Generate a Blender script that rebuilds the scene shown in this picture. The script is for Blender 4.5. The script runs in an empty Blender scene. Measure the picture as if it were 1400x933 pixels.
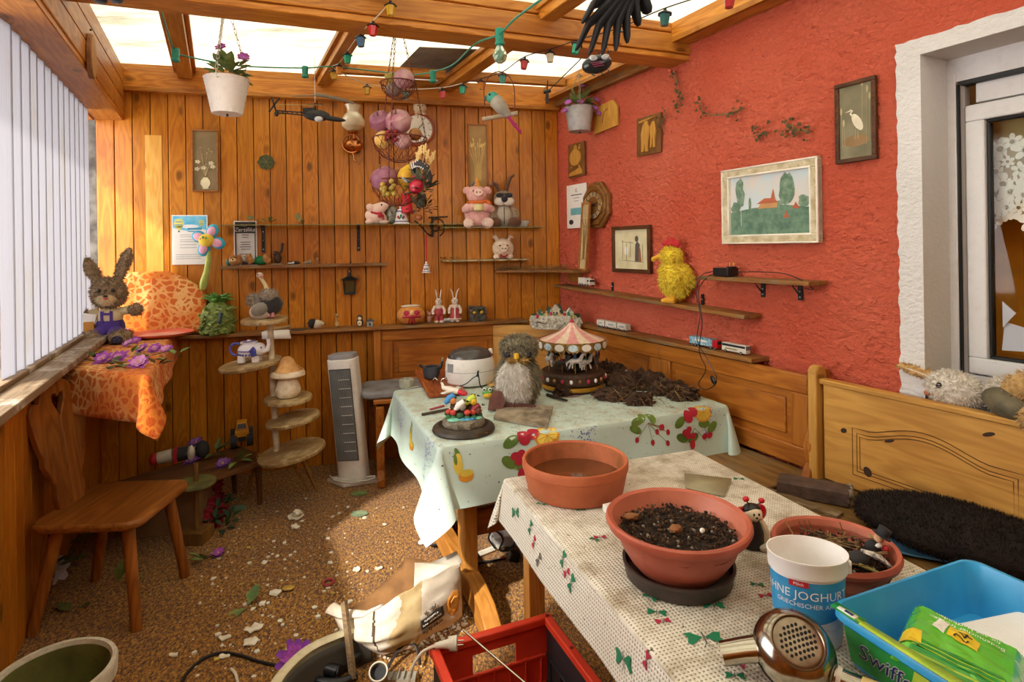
import bpy, bmesh, math, random
from mathutils import Vector, Matrix, Euler, noise
random.seed(7)
PI = math.pi
SC = bpy.context.scene
COL = SC.collection
F, U0, V0, ROLL, H = 800.0, 700.0, 337.0, 0.015, 1.5
CR, SR = math.cos(ROLL), math.sin(ROLL)
CAM = Vector((0, 0, H))
def ray(u, v):
    du, dv = u - U0, V0 - v
    return Vector(((du*CR + dv*SR)/F, 1.0, (-du*SR + dv*CR)/F))
def at_z(u, v, z):
    r = ray(u, v); return CAM + r*((z - H)/r.z)
def at_d(u, v, d):
    return CAM + ray(u, v)*d
RW0 = Vector((0.366, 4.505, 0)); RWD = Vector((0.4472, -0.8944, 0)); RWN = Vector((-0.8944, -0.4472, 0))
BWD = Vector((0.9677, 0.2520, 0)); BWN = Vector((0.2520, -0.9677, 0))
LW0 = Vector((-2.64, 3.724, 0)); LWN = Vector((0.8944, 0.4472, 0))
RZR, RZB, RZL = math.atan2(-0.8944, 0.4472), math.atan2(0.2520, 0.9677), math.atan2(0.8944, -0.4472)
def on_plane(u, v, p0, n):
    r = ray(u, v); return CAM + r*((p0 - CAM).dot(n)/r.dot(n))
def on_right(u, v, off=0.0): return on_plane(u, v, RW0 + RWN*off, RWN)
def on_back(u, v, off=0.0): return on_plane(u, v, RW0 + BWN*off, BWN)
def on_left(u, v, off=0.0): return on_plane(u, v, LW0 + LWN*off, LWN)
def rw(s, z, off=0.0): p = RW0 + RWD*s + RWN*off; return Vector((p.x, p.y, z))
def bw(s, z, off=0.0): p = RW0 - BWD*s + BWN*off; return Vector((p.x, p.y, z))
def rotm(r):
    return Euler(r, 'XYZ').to_matrix() if r else Matrix.Identity(3)
class MB:
    def __init__(s, k=1.0, mat=None):
        s.v, s.f, s.mi, s.mats, s.cur = [], [], [], [], 0
        s.M = Matrix.Scale(k, 4); s.k = k
        if mat: s.m(mat)
    def m(s, mat):
        if mat not in s.mats: s.mats.append(mat)
        s.cur = s.mats.index(mat); return s
    def add(s, vs, fs):
        o = len(s.v)
        for p in vs: s.v.append(s.M @ Vector(p))
        for f in fs: s.f.append([i + o for i in f]); s.mi.append(s.cur)
        return s
    def box(s, c, d, rot=None, taper=1.0):
        R = rotm(rot); c = Vector(c); vs = []
        for z in (-.5, .5):
            t = 1.0 if z < 0 else taper
            for x, y in ((-.5, -.5), (.5, -.5), (.5, .5), (-.5, .5)):
                vs.append(c + R @ Vector((x*d[0]*t, y*d[1]*t, z*d[2])))
        return s.add(vs, [(3, 2, 1, 0), (4, 5, 6, 7), (0, 1, 5, 4), (1, 2, 6, 5), (2, 3, 7, 6), (3, 0, 4, 7)])
    def tube(s, pts, r, seg=8, closed=False, caps=True, sq=1.0):
        P = [Vector(p) for p in pts]; n = len(P)
        R = r if isinstance(r, (list, tuple)) else [r]*n
        vs, fs = [], []
        up = None
        for i in range(n):
            a = P[i-1] if (i > 0 or closed) else P[i]
            b = P[(i+1) % n] if (i < n-1 or closed) else P[i]
            t = (b - a)
            t = t.normalized() if t.length > 1e-9 else Vector((0, 0, 1))
            if up is None:
                up = t.cross(Vector((0, 0, 1)))
                if up.length < .05: up = t.cross(Vector((0, 1, 0)))
            up = (up - t*up.dot(t))
            up = up.normalized() if up.length > 1e-6 else t.orthogonal().normalized()
            w = t.cross(up)
            for j in range(seg):
                a_ = 2*PI*j/seg
                vs.append(P[i] + up*(R[i]*math.cos(a_)) + w*(R[i]*sq*math.sin(a_)))
        m = n if closed else n-1
        for i in range(m):
            for j in range(seg):
                a, b = i*seg + j, i*seg + (j+1) % seg
                c, d = ((i+1) % n)*seg + (j+1) % seg, ((i+1) % n)*seg + j
                fs.append((a, b, c, d))
        if caps and not closed:
            fs.append(tuple(reversed(range(seg)))); fs.append(tuple(range((n-1)*seg, n*seg)))
        return s.add(vs, fs)
    def cyl(s, p0, p1, r0, r1=None, seg=14):
        return s.tube([p0, p1], [r0, r0 if r1 is None else r1], seg)
    def lathe(s, prof, c=(0, 0, 0), seg=28, sx=1.0, sy=1.0, rot=None, wob=None):
        R = rotm(rot); c = Vector(c); vs, fs = [], []; n = len(prof)
        for i, (r, z) in enumerate(prof):
            for j in range(seg):
                a = 2*PI*j/seg
                rr = r*(1 + (wob(a, i) if wob else 0))
                vs.append(c + R @ Vector((rr*math.cos(a)*sx, rr*math.sin(a)*sy, z)))
        for i in range(n-1):
            for j in range(seg):
                j2 = (j+1) % seg
                fs.append((i*seg + j, i*seg + j2, (i+1)*seg + j2, (i+1)*seg + j))
        if prof[0][0] > 1e-6 and prof[1][1] >= prof[0][1] and prof[1][0] > .5*prof[0][0]: fs.append(tuple(reversed(range(seg))))
        return s.add(vs, fs)
    def ell(s, c, r, rot=None, seg=14, rings=9, amp=0.0, fr=1.0):
        if not isinstance(r, (list, tuple)): r = (r, r, r)
        R = rotm(rot); c = Vector(c); vs, fs = [], []
        for i in range(rings+1):
            th = PI*i/rings
            for j in range(seg):
                a = 2*PI*j/seg
                d = Vector((math.sin(th)*math.cos(a), math.sin(th)*math.sin(a), -math.cos(th)))
                q = 1.0
                if amp: q += amp*noise.noise(d*fr*2 + c*3.1)
                vs.append(c + R @ Vector((d.x*r[0]*q, d.y*r[1]*q, d.z*r[2]*q)))
        for i in range(rings):
            for j in range(seg):
                j2 = (j+1) % seg
                fs.append((i*seg + j, i*seg + j2, (i+1)*seg + j2, (i+1)*seg + j))
        return s.add(vs, fs)
    def prism(s, poly, y0, y1, plane='xz', c=(0, 0, 0), rot=None):
        R = rotm(rot); c = Vector(c); n = len(poly)
        def P(a, b, w): return c + R @ (Vector((a, w, b)) if plane == 'xz' else Vector((a, b, w)))
        ar = sum(poly[i][0]*poly[(i+1) % n][1] - poly[(i+1) % n][0]*poly[i][1] for i in range(n))
        if (ar < 0): poly = list(reversed(poly))
        vs = [P(a, b, y0) for a, b in poly] + [P(a, b, y1) for a, b in poly]
        fs = [tuple(range(n)), tuple(reversed(range(n, 2*n)))]
        for i in range(n):
            j = (i+1) % n; fs.append((j, i, n+i, n+j))
        if plane == 'xy': fs = [tuple(reversed(f)) for f in fs]
        return s.add(vs, fs)
    def sheet(s, fn, nu, nv, u0=0., u1=1., v0=0., v1=1.):
        vs = [fn(u0 + (u1-u0)*i/nu, v0 + (v1-v0)*j/nv) for j in range(nv+1) for i in range(nu+1)]
        fs = [(j*(nu+1)+i, j*(nu+1)+i+1, (j+1)*(nu+1)+i+1, (j+1)*(nu+1)+i) for j in range(nv) for i in range(nu)]
        return s.add(vs, fs)
    def torus(s, c, R, r, axis='y', seg=28, sg=8, a0=0., a1=2*PI, sx=1., sz=1.):
        full = abs(a1-a0-2*PI) < 1e-6; pts = []
        n = seg if full else seg+1
        for i in range(n):
            a = a0 + (a1-a0)*i/seg; x, z = R*math.cos(a)*sx, R*math.sin(a)*sz
            pts.append(Vector(c) + (Vector((x, 0, z)) if axis == 'y' else Vector((x, z, 0)) if axis == 'z' else Vector((0, x, z))))
        return s.tube(pts, r, sg, closed=full)
    def frame(s, w, h, t, y0, y1, c=(0, 0, 0)):     # picture frame of profile width t, outer w x h, in xz
        for (x, z, a, b) in ((0, h/2-t/2, w, t), (0, -h/2+t/2, w, t), (-w/2+t/2, 0, t, h-2*t), (w/2-t/2, 0, t, h-2*t)):
            s.box((c[0]+x, c[1]+(y0+y1)/2, c[2]+z), (a, abs(y1-y0), b))
        return s
    def poly(s, pts):                                  # flat polygon(3-D points)
        return s.add(pts, [tuple(range(len(pts)))])
    def disc(s, c, rx, rz, y, n=14, a=0.0):            # flat ellipse in xz facing -y
        return s.poly([(c[0]+rx*math.cos(2*PI*i/n)*math.cos(a)-rz*math.sin(2*PI*i/n)*math.sin(a), y,
                        c[1]+rx*math.cos(2*PI*i/n)*math.sin(a)+rz*math.sin(2*PI*i/n)*math.cos(a)) for i in range(n)])
    def text(s, body, size, fn, align='CENTER', shear=0.0):
        cu = bpy.data.curves.new('t', 'FONT'); cu.body = body; cu.size = size; cu.align_x = align
        cu.resolution_u = 2; cu.shear = shear
        ob = bpy.data.objects.new('t', cu); COL.objects.link(ob)
        bpy.context.view_layer.update()
        me = bpy.data.meshes.new_from_object(ob.evaluated_get(bpy.context.evaluated_depsgraph_get()))
        vs = [fn(v.co.x, v.co.y) for v in me.vertices]
        fs = [tuple(p.vertices) for p in me.polygons]
        COL.objects.unlink(ob); bpy.data.objects.remove(ob); bpy.data.curves.remove(cu); bpy.data.meshes.remove(me)
        return s.add(vs, fs)
    def fur(s, n, L, w=None, mat=None, jit=.7, drop=0.25):
        L = L*s.k; w = (w*s.k if w else L*.16)
        if mat: s.m(mat)
        tris = []
        for f in s.f:
            for i in range(1, len(f)-1): tris.append((s.v[f[0]], s.v[f[i]], s.v[f[i+1]]))
        ar = [((b-a).cross(c-a)).length for a, b, c in tris]
        rnd = random.Random(n)
        pick = rnd.choices(tris, ar, k=n)
        o = len(s.v)
        for a, b, c in pick:
            nn = (b-a).cross(c-a)
            if nn.length < 1e-12: continue
            nn.normalize()
            p, q = rnd.random(), rnd.random()
            if p+q > 1: p, q = 1-p, 1-q
            P = a + (b-a)*p + (c-a)*q
            d = (nn + Vector((rnd.uniform(-1, 1), rnd.uniform(-1, 1), rnd.uniform(-1, 1)))*jit*.6 + Vector((0, 0, -drop))).normalized()
            t = d.orthogonal().normalized(); t = Matrix.Rotation(rnd.uniform(0, 6), 3, d) @ t
            l = L*rnd.uniform(.6, 1.2)
            i = len(s.v)
            s.v += [P - t*w - d*l*.15, P + t*w - d*l*.15, P + d*l]
            s.f.append([i, i+1, i+2]); s.mi.append(s.cur)
        return s
    def build(s, name, parent=None, loc=None, rz=0.0, rot=None, bevel=0.0, smooth=40, sub=0, solid=0.0, kind=None, label=None, seg=2):
        me = bpy.data.meshes.new(name)
        me.from_pydata([tuple(v) for v in s.v], [], s.f)
        for m in s.mats: me.materials.append(m)
        for p, i in zip(me.polygons, s.mi): p.material_index = i
        me.polygons.foreach_set('use_smooth', [True]*len(me.polygons))
        me.update()
        me.set_sharp_from_angle(angle=math.radians(smooth))
        ob = bpy.data.objects.new(name, me); COL.objects.link(ob)
        if parent: ob.parent = parent
        if loc is not None: ob.location = loc
        ob.rotation_euler = rot if rot else (0, 0, rz)
        if solid:
            md = ob.modifiers.new('solid', 'SOLIDIFY'); md.thickness = solid; md.offset = 0
        if bevel:
            md = ob.modifiers.new('bevel', 'BEVEL'); md.width = bevel; md.segments = seg; md.limit_method = 'ANGLE'; md.angle_limit = math.radians(50)
        if sub:
            md = ob.modifiers.new('sub', 'SUBSURF'); md.levels = sub; md.render_levels = sub
        if kind: ob['kind'] = kind
        if label: ob['label'] = label
        return ob
def tag(o, label, cat, group=None, kind=None):
    o['label'] = label; o['category'] = cat
    if group: o['group'] = group
    if kind: o['kind'] = kind
    return o
def T(name, label, cat, loc, rz=0.0, group=None, rot=None):
    o = bpy.data.objects.new(name, None); COL.objects.link(o); o.empty_display_size = .05
    o.location = loc; o.rotation_euler = rot if rot else (0, 0, rz)
    return tag(o, label, cat, group)
def dup(root, loc=None, rz=None, label=None, group=None, scale=None, rot=None):
    r = root.copy(); COL.objects.link(r)
    if loc is not None: r.location = loc
    if rz is not None: r.rotation_euler = (0, 0, rz)
    if rot is not None: r.rotation_euler = rot
    if scale: r.scale = (scale,)*3
    if label: r['label'] = label
    if group: r['group'] = group
    for ch in list(root.children):
        c = ch.copy(); COL.objects.link(c); c.parent = r
        for g in list(ch.children):
            d = g.copy(); COL.objects.link(d); d.parent = c
    return r
def arc(cx, cz, r, a0, a1, n=8, rz=None):
    return [(cx + r*math.cos(a0+(a1-a0)*i/n), cz + (rz or r)*math.sin(a0+(a1-a0)*i/n)) for i in range(n+1)]
def rrect(w, h, r, n=4, cx=0, cz=0):
    P = []
    for (x, z, a) in ((w/2-r, h/2-r, 0), (-w/2+r, h/2-r, PI/2), (-w/2+r, -h/2+r, PI), (w/2-r, -h/2+r, 1.5*PI)):
        P += arc(cx+x, cz+z, r, a, a+PI/2, n)
    return P
def spline(pts, n=8):
    P = [Vector(p) for p in pts]; out = []
    for i in range(len(P)-1):
        p0, p1, p2, p3 = P[max(i-1, 0)], P[i], P[i+1], P[min(i+2, len(P)-1)]
        for j in range(n):
            t = j/n
            out.append(.5*((2*p1) + (p2-p0)*t + (2*p0-5*p1+4*p2-p3)*t*t + (3*p1-p0-3*p2+p3)*t**3))
    out.append(P[-1]); return out
def lin(h):
    h = h.lstrip('#'); o = []
    for i in (0, 2, 4):
        c = int(h[i:i+2], 16)/255; o.append(c/12.92 if c <= .04045 else ((c+.055)/1.055)**2.4)
    return (*o, 1.0)
_MC = {}
def nodes(name):
    m = bpy.data.materials.new(name); m.use_nodes = True
    nt = m.node_tree; b = nt.nodes['Principled BSDF']
    return m, nt, b
def N(nt, t, **kw):
    n = nt.nodes.new(t)
    for k, v in kw.items():
        if k.startswith('i_'): n.inputs[k[2:].replace('_', ' ')].default_value = v
        else: setattr(n, k, v)
    return n
def mixc(nt, fac, a, b, mode='MIX'):
    n = nt.nodes.new('ShaderNodeMix'); n.data_type = 'RGBA'; n.blend_type = mode
    for sock, val in ((n.inputs[0], fac), (n.inputs[6], a), (n.inputs[7], b)):
        if hasattr(val, 'is_output') or hasattr(val, 'links'): nt.links.new(val, sock)
        else: sock.default_value = val
    return n.outputs[2]
def ramp(nt, src, stops):
    n = nt.nodes.new('ShaderNodeValToRGB'); e = n.color_ramp.elements
    while len(e) < len(stops): e.new(0.5)
    for x, (p, c) in zip(e, stops): x.position = p; x.color = c if len(c) == 4 else (*c, 1)
    nt.links.new(src, n.inputs[0]); return n.outputs[0]
W4, K4 = (1, 1, 1, 1), (0, 0, 0, 1)
def M(hexc, rough=.6, metal=0., hex2=None, var=.25, vs=9., bump=0., bs=80., dirt=0., trans=0., alpha=1., sheen=0., coat=0., ior=1.45, emit=0., name=None):
    key = (hexc, rough, metal, hex2, var, vs, bump, bs, dirt, trans, alpha, sheen, coat, emit)
    if key in _MC: return _MC[key]
    m, nt, b = nodes(name or 'm_'+hexc.strip('#')); L = nt.links
    c = lin(hexc); c2 = lin(hex2) if hex2 else tuple(x*(1-var) for x in c[:3]) + (1,)
    tc = N(nt, 'ShaderNodeTexCoord')
    nz = N(nt, 'ShaderNodeTexNoise', i_Scale=vs, i_Detail=5.); L.new(tc.outputs['Object'], nz.inputs['Vector'])
    f = ramp(nt, nz.outputs[0], [(.38, K4), (.66, W4)])
    colr = mixc(nt, f, c, c2)
    if dirt:
        n2 = N(nt, 'ShaderNodeTexNoise', i_Scale=vs*3.7, i_Detail=8., i_Roughness=.7); L.new(tc.outputs['Object'], n2.inputs['Vector'])
        f2 = ramp(nt, n2.outputs[0], [(.5, K4), (.72, (dirt,)*3+(1,))])
        colr = mixc(nt, f2, colr, lin('#4a3826'))
    L.new(colr, b.inputs['Base Color'])
    b.inputs['Roughness'].default_value = rough; b.inputs['Metallic'].default_value = metal
    b.inputs['IOR'].default_value = ior
    if trans: b.inputs['Transmission Weight'].default_value = trans
    if alpha < 1: b.inputs['Alpha'].default_value = alpha
    if sheen: b.inputs['Sheen Weight'].default_value = sheen
    if coat: b.inputs['Coat Weight'].default_value = coat; b.inputs['Coat Roughness'].default_value = .15
    if bump:
        n3 = N(nt, 'ShaderNodeTexNoise', i_Scale=bs, i_Detail=4.); L.new(tc.outputs['Object'], n3.inputs['Vector'])
        bp = N(nt, 'ShaderNodeBump', i_Strength=bump, i_Distance=.01); L.new(n3.outputs[0], bp.inputs['Height']); L.new(bp.outputs[0], b.inputs['Normal'])
    _MC[key] = m; return m
def wood(name, light, dark, axis='z', scale=1.0, knots=1.0, rough=.42, islands=True, vari=.35, worn=None):
    m, nt, b = nodes(name); L = nt.links
    tc = N(nt, 'ShaderNodeTexCoord'); v = tc.outputs['Object']
    if islands:
        g = N(nt, 'ShaderNodeNewGeometry'); mu = N(nt, 'ShaderNodeMath', operation='MULTIPLY'); mu.inputs[1].default_value = 37.0
        L.new(g.outputs['Random Per Island'], mu.inputs[0])
        ad = N(nt, 'ShaderNodeVectorMath', operation='ADD'); L.new(v, ad.inputs[0]); L.new(mu.outputs[0], ad.inputs[1]); v = ad.outputs[0]
    sc = [9., 9., 9.]; sc['xyz'.index(axis)] = .9
    mp = N(nt, 'ShaderNodeMapping'); mp.inputs['Scale'].default_value = [x*scale for x in sc]; L.new(v, mp.inputs[0])
    kn = [6.5, 6.5, 6.5]; kn['xyz'.index(axis)] = 3.6
    mk = N(nt, 'ShaderNodeMapping'); mk.inputs['Scale'].default_value = [x*scale for x in kn]; L.new(v, mk.inputs[0])
    nd = N(nt, 'ShaderNodeTexNoise', i_Scale=5., i_Detail=2.); L.new(mk.outputs[0], nd.inputs['Vector'])
    vm = mixc(nt, .06, mk.outputs[0], nd.outputs['Color'])
    vo = N(nt, 'ShaderNodeTexVoronoi', i_Scale=1.); L.new(vm, vo.inputs['Vector'])
    n1 = N(nt, 'ShaderNodeTexNoise', i_Scale=1.3, i_Detail=3., i_Distortion=.6); L.new(mp.outputs[0], n1.inputs['Vector'])
    a1 = N(nt, 'ShaderNodeMath', operation='MULTIPLY'); a1.inputs[1].default_value = 7.0; L.new(n1.outputs[0], a1.inputs[0])
    k1 = ramp(nt, vo.outputs['Distance'], [(0., W4), (.42, K4)])
    a2 = N(nt, 'ShaderNodeMath', operation='MULTIPLY_ADD'); L.new(k1, a2.inputs[0]); a2.inputs[1].default_value = 2.2*knots; L.new(a1.outputs[0], a2.inputs[2])
    fr = N(nt, 'ShaderNodeMath', operation='PINGPONG'); fr.inputs[1].default_value = .5; L.new(a2.outputs[0], fr.inputs[0])
    n2 = N(nt, 'ShaderNodeTexNoise', i_Scale=9., i_Detail=4.); L.new(mp.outputs[0], n2.inputs['Vector'])
    ad2 = N(nt, 'ShaderNodeMath', operation='MULTIPLY_ADD'); L.new(n2.outputs[0], ad2.inputs[0]); ad2.inputs[1].default_value = .5; L.new(fr.outputs[0], ad2.inputs[2])
    gf = ramp(nt, ad2.outputs[0], [(.2, K4), (.85, W4)])
    c = mixc(nt, gf, lin(light), lin(dark))
    if knots:
        kd = ramp(nt, vo.outputs['Distance'], [(.07, W4), (.16, K4)])
        km = N(nt, 'ShaderNodeMath', operation='MULTIPLY'); km.inputs[1].default_value = .8*min(knots, 1.2); L.new(kd, km.inputs[0])
        c = mixc(nt, km.outputs[0], c, tuple(x*.22 for x in lin(dark)[:3])+(1,))
    big = N(nt, 'ShaderNodeTexNoise', i_Scale=1.7, i_Detail=3.); L.new(tc.outputs['Object'], big.inputs['Vector'])
    bf = ramp(nt, big.outputs[0], [(.35, K4), (.7, (.45,)*3+(1,))])
    c = mixc(nt, bf, c, lin(dark), 'MULTIPLY')
    if islands:
        hs = N(nt, 'ShaderNodeHueSaturation')
        mr = N(nt, 'ShaderNodeMapRange'); L.new(g.outputs['Random Per Island'], mr.inputs[0]); mr.inputs[3].default_value = 1-vari; mr.inputs[4].default_value = 1+vari*.7
        L.new(mr.outputs[0], hs.inputs['Value']); L.new(c, hs.inputs['Color']); c = hs.outputs[0]
    if worn:
        nw = N(nt, 'ShaderNodeTexNoise', i_Scale=6., i_Detail=7., i_Roughness=.7); L.new(tc.outputs['Object'], nw.inputs['Vector'])
        wf = ramp(nt, nw.outputs[0], [(.5, K4), (.62, (.8,)*3+(1,))]); c = mixc(nt, wf, c, lin(worn))
    L.new(c, b.inputs['Base Color']); b.inputs['Roughness'].default_value = rough; b.inputs['Specular IOR Level'].default_value = .35
    bp = N(nt, 'ShaderNodeBump', i_Strength=.12, i_Distance=.004); L.new(ad2.outputs[0], bp.inputs['Height']); L.new(bp.outputs[0], b.inputs['Normal'])
    return m
PINE = wood('pine_wall', '#cf8826', '#ae6814', 'z', 1.0, .9, .36, vari=.17)
PINE_X = wood('pine_trim', '#d0903a', '#ab671c', 'x', 1.0, .8, .42)
PINE_Y = wood('pine_rafter', '#d09a48', '#b0712a', 'y', 1.0, .8, .45)
BENCH = wood('bench_wood', '#b8742a', '#95551a', 'x', .8, .25, .38, vari=.16)
BENCHZ = wood('bench_wood_upright', '#b8742a', '#95551a', 'z', .8, .25, .38, vari=.16)
BENCHL = wood('bench_light', '#d3a252', '#b5843e', 'x', .7, .45, .4, vari=.1)
BENCHLZ = wood('bench_light_upright', '#d3a252', '#b5843e', 'z', .7, .3, .4, vari=.1)
SHELFW = wood('shelf_board', '#a8763a', '#7c4e20', 'x', 1.0, .5, .55, vari=.1, worn='#7d6a4e')
CHAIRW = wood('chair_wood', '#a8692c', '#7e4717', 'x', .8, .3, .36, vari=.1)
CHAIRZ = wood('chair_wood_up', '#a8692c', '#7e4717', 'z', .8, .3, .36, vari=.1)
TRESTLE = wood('trestle_wood', '#cf9448', '#b0752e', 'z', .8, .4, .4, vari=.12)
OLDW = wood('old_board', '#8c7350', '#65503a', 'x', 1.0, .4, .7, vari=.1, worn='#a39678')
BLACKM = M('#1c1d20', .45, var=.3)
BLACKP = M('#17171a', .35, var=.3)
WHITEP = M('#e6e4de', .45, var=.08, dirt=.15)
CHROME = M('#cfc8bd', .14, 1.0, var=.25, dirt=.25, vs=14)
BRASS = M('#b98a4a', .25, 1.0, var=.3, dirt=.2)
COPPER = M('#c07a48', .22, 1.0, var=.3)
PAPER = M('#efece6', .75, var=.06, dirt=.05)
INK = M('#2a2a2e', .8, var=.1)
GLASS = M('#f4fbf8', .04, 0, trans=1., var=.02)
def carpet_mat():
    m, nt, b = nodes('carpet'); L = nt.links
    tc = N(nt, 'ShaderNodeTexCoord'); v = tc.outputs['Object']
    mp = N(nt, 'ShaderNodeMapping'); mp.inputs['Scale'].default_value = (1.0, .55, 1); mp.inputs['Rotation'].default_value = (0, 0, .45); L.new(v, mp.inputs[0])
    n1 = N(nt, 'ShaderNodeTexNoise', i_Scale=150., i_Detail=3., i_Roughness=.7); L.new(mp.outputs[0], n1.inputs['Vector'])
    n2 = N(nt, 'ShaderNodeTexNoise', i_Scale=75., i_Detail=4.); L.new(mp.outputs[0], n2.inputs['Vector'])
    n3 = N(nt, 'ShaderNodeTexNoise', i_Scale=2.2, i_Detail=5.); L.new(v, n3.inputs['Vector'])
    s = N(nt, 'ShaderNodeMath', operation='MULTIPLY_ADD'); L.new(n2.outputs[0], s.inputs[0]); s.inputs[1].default_value = .55;
    hm = N(nt, 'ShaderNodeMath', operation='MULTIPLY'); L.new(n1.outputs[0], hm.inputs[0]); hm.inputs[1].default_value = .6; L.new(hm.outputs[0], s.inputs[2])
    c = ramp(nt, s.outputs[0], [(.42, lin('#2c1704')), (.54, lin('#7c4b0c')), (.65, lin('#b8801e')), (.8, lin('#dcae42'))])
    f = ramp(nt, n3.outputs[0], [(.35, K4), (.75, (.5,)*3+(1,))])
    c = mixc(nt, f, c, lin('#7a4f18'), 'MULTIPLY')
    L.new(c, b.inputs['Base Color']); b.inputs['Roughness'].default_value = .95; b.inputs['Sheen Weight'].default_value = .15
    bp = N(nt, 'ShaderNodeBump', i_Strength=.9, i_Distance=.012); L.new(s.outputs[0], bp.inputs['Height']); L.new(bp.outputs[0], b.inputs['Normal'])
    return m
def plaster_mat(name, hexc, hexd, strength=1.0, specks=True):
    m, nt, b = nodes(name); L = nt.links
    tc = N(nt, 'ShaderNodeTexCoord'); v = tc.outputs['Object']
    mp = N(nt, 'ShaderNodeMapping'); mp.inputs['Scale'].default_value = (1, 1, 1.5); mp.inputs['Rotation'].default_value = (0, .35, 0); L.new(v, mp.inputs[0])
    n1 = N(nt, 'ShaderNodeTexNoise', i_Scale=46., i_Detail=6., i_Roughness=.62, i_Distortion=.5); L.new(mp.outputs[0], n1.inputs['Vector'])
    vo = N(nt, 'ShaderNodeTexVoronoi', i_Scale=34.); L.new(mp.outputs[0], vo.inputs['Vector'])
    n3 = N(nt, 'ShaderNodeTexNoise', i_Scale=1.6, i_Detail=5.); L.new(v, n3.inputs['Vector'])
    f = ramp(nt, n3.outputs[0], [(.35, K4), (.7, W4)])
    c = mixc(nt, f, lin(hexc), lin(hexd))
    if specks:
        sp = ramp(nt, n1.outputs[0], [(.27, W4), (.35, K4)]); sm = N(nt, 'ShaderNodeMath', operation='MULTIPLY'); sm.inputs[1].default_value = .6; L.new(sp, sm.inputs[0])
        c = mixc(nt, sm.outputs[0], c, lin('#5a1a12'))
        n4 = N(nt, 'ShaderNodeTexNoise', i_Scale=90., i_Detail=3.); L.new(v, n4.inputs['Vector'])
        s2 = ramp(nt, n4.outputs[0], [(.70, K4), (.74, W4)])
        c = mixc(nt, s2, c, lin('#4a2a1c'))
    L.new(c, b.inputs['Base Color']); b.inputs['Roughness'].default_value = .85
    hh = N(nt, 'ShaderNodeMath', operation='MULTIPLY_ADD'); L.new(vo.outputs['Distance'], hh.inputs[0]); hh.inputs[1].default_value = -.35; L.new(n1.outputs[0], hh.inputs[2])
    bp = N(nt, 'ShaderNodeBump', i_Strength=strength, i_Distance=.035); L.new(hh.outputs[0], bp.inputs['Height']); L.new(bp.outputs[0], b.inputs['Normal'])
    return m
def sheetplastic(name, hexc, trans=.6, stripes=60., stain=None, axis=0, alpha=0.):
    m, nt, b = nodes(name); L = nt.links
    tc = N(nt, 'ShaderNodeTexCoord'); v = tc.outputs['Object']
    mp = N(nt, 'ShaderNodeMapping'); sc = [1.2, 1.2, 1.2]; sc[axis] = .35; mp.inputs['Scale'].default_value = sc; L.new(v, mp.inputs[0])
    n1 = N(nt, 'ShaderNodeTexNoise', i_Scale=5., i_Detail=7., i_Roughness=.65); L.new(mp.outputs[0], n1.inputs['Vector'])
    c = lin(hexc)
    if stain:
        f = ramp(nt, n1.outputs[0], [(.52, K4), (.72, (.85,)*3+(1,))]); c = mixc(nt, f, c, lin(stain))
    w = N(nt, 'ShaderNodeTexWave', i_Scale=stripes, bands_direction='XYZ'[1 if axis == 0 else 0]); L.new(v, w.inputs['Vector'])
    wf = ramp(nt, w.outputs[0], [(0., (.14,)*3+(1,)), (.6, K4)])
    c = mixc(nt, wf, c, tuple(x*.55 for x in lin(hexc)[:3])+(1,))
    d = N(nt, 'ShaderNodeBsdfDiffuse'); t = N(nt, 'ShaderNodeBsdfTranslucent')
    L.new(c, d.inputs[0]); L.new(c, t.inputs[0])
    mx = N(nt, 'ShaderNodeMixShader'); mx.inputs[0].default_value = trans
    L.new(d.outputs[0], mx.inputs[1]); L.new(t.outputs[0], mx.inputs[2])
    L.new(mx.outputs[0], nt.nodes['Material Output'].inputs[0])
    nt.nodes.remove(b)
    return m
prz0 = .36
def struct(mb, name, **kw):
    return mb.build(name, kind='structure', **kw)
g = MB(1, carpet_mat()); g.poly([(-4, -2, 0), (4, -2, 0), (4, 5.2, 0), (-4, 5.2, 0)]); struct(g, 'floor')
W = MB(1, PINE); pw = .1035; rnd = random.Random(3)
PALE = wood('pine_pale', '#e3b35c', '#cf983e', 'z', 1.0, .7, .4)
W.m(PINE); x = 0.0; i = 0
while x < 3.10:
    w = min(pw, 3.12 - x)
    W.box((-x - w/2, .012, 1.28), (w-.0045, .024, 2.56))
    x += pw; i += 1
W.m(M('#3b1d08', .8)); W.box((-1.55, .035, 1.35), (3.13, .02, 2.72))
wb = struct(W, 'wall_back', loc=RW0, rz=RZB, bevel=.0035)
q = on_back(212, 185); q2 = on_back(211, 455)
pb = MB(1, PALE); pb.box((0, -.001, 0), (.098, .004, q.z-.97)); struct(pb, 'trim_1', loc=((q.x+q2.x)/2, (q.y+q2.y)/2, (q.z+.97)/2), rz=RZB)
h = MB(1, PINE_X); h.box((-1.55, -.012, 2.60), (3.1, .05, .115)); h.box((-1.55, -.022, 2.545), (3.1, .07, .028)); h.box((-1.55, -.005, 2.685), (3.1, .03, .055))
struct(h, 'trim_2', loc=RW0, rz=RZB, bevel=.004)
RED = plaster_mat('red_plaster', '#f0785a', '#e66244', 1.0)
WS0, WS1, WZ0, WZ1 = 2.605, 4.05, .90, 2.19
r = MB(1, RED)
def wallquad(mb, s0, s1, z0, z1, y=0.0): mb.poly([(s0, y, z0), (s1, y, z0), (s1, y, z1), (s0, y, z1)])
wallquad(r, -.05, WS0, 0, .55)
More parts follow.
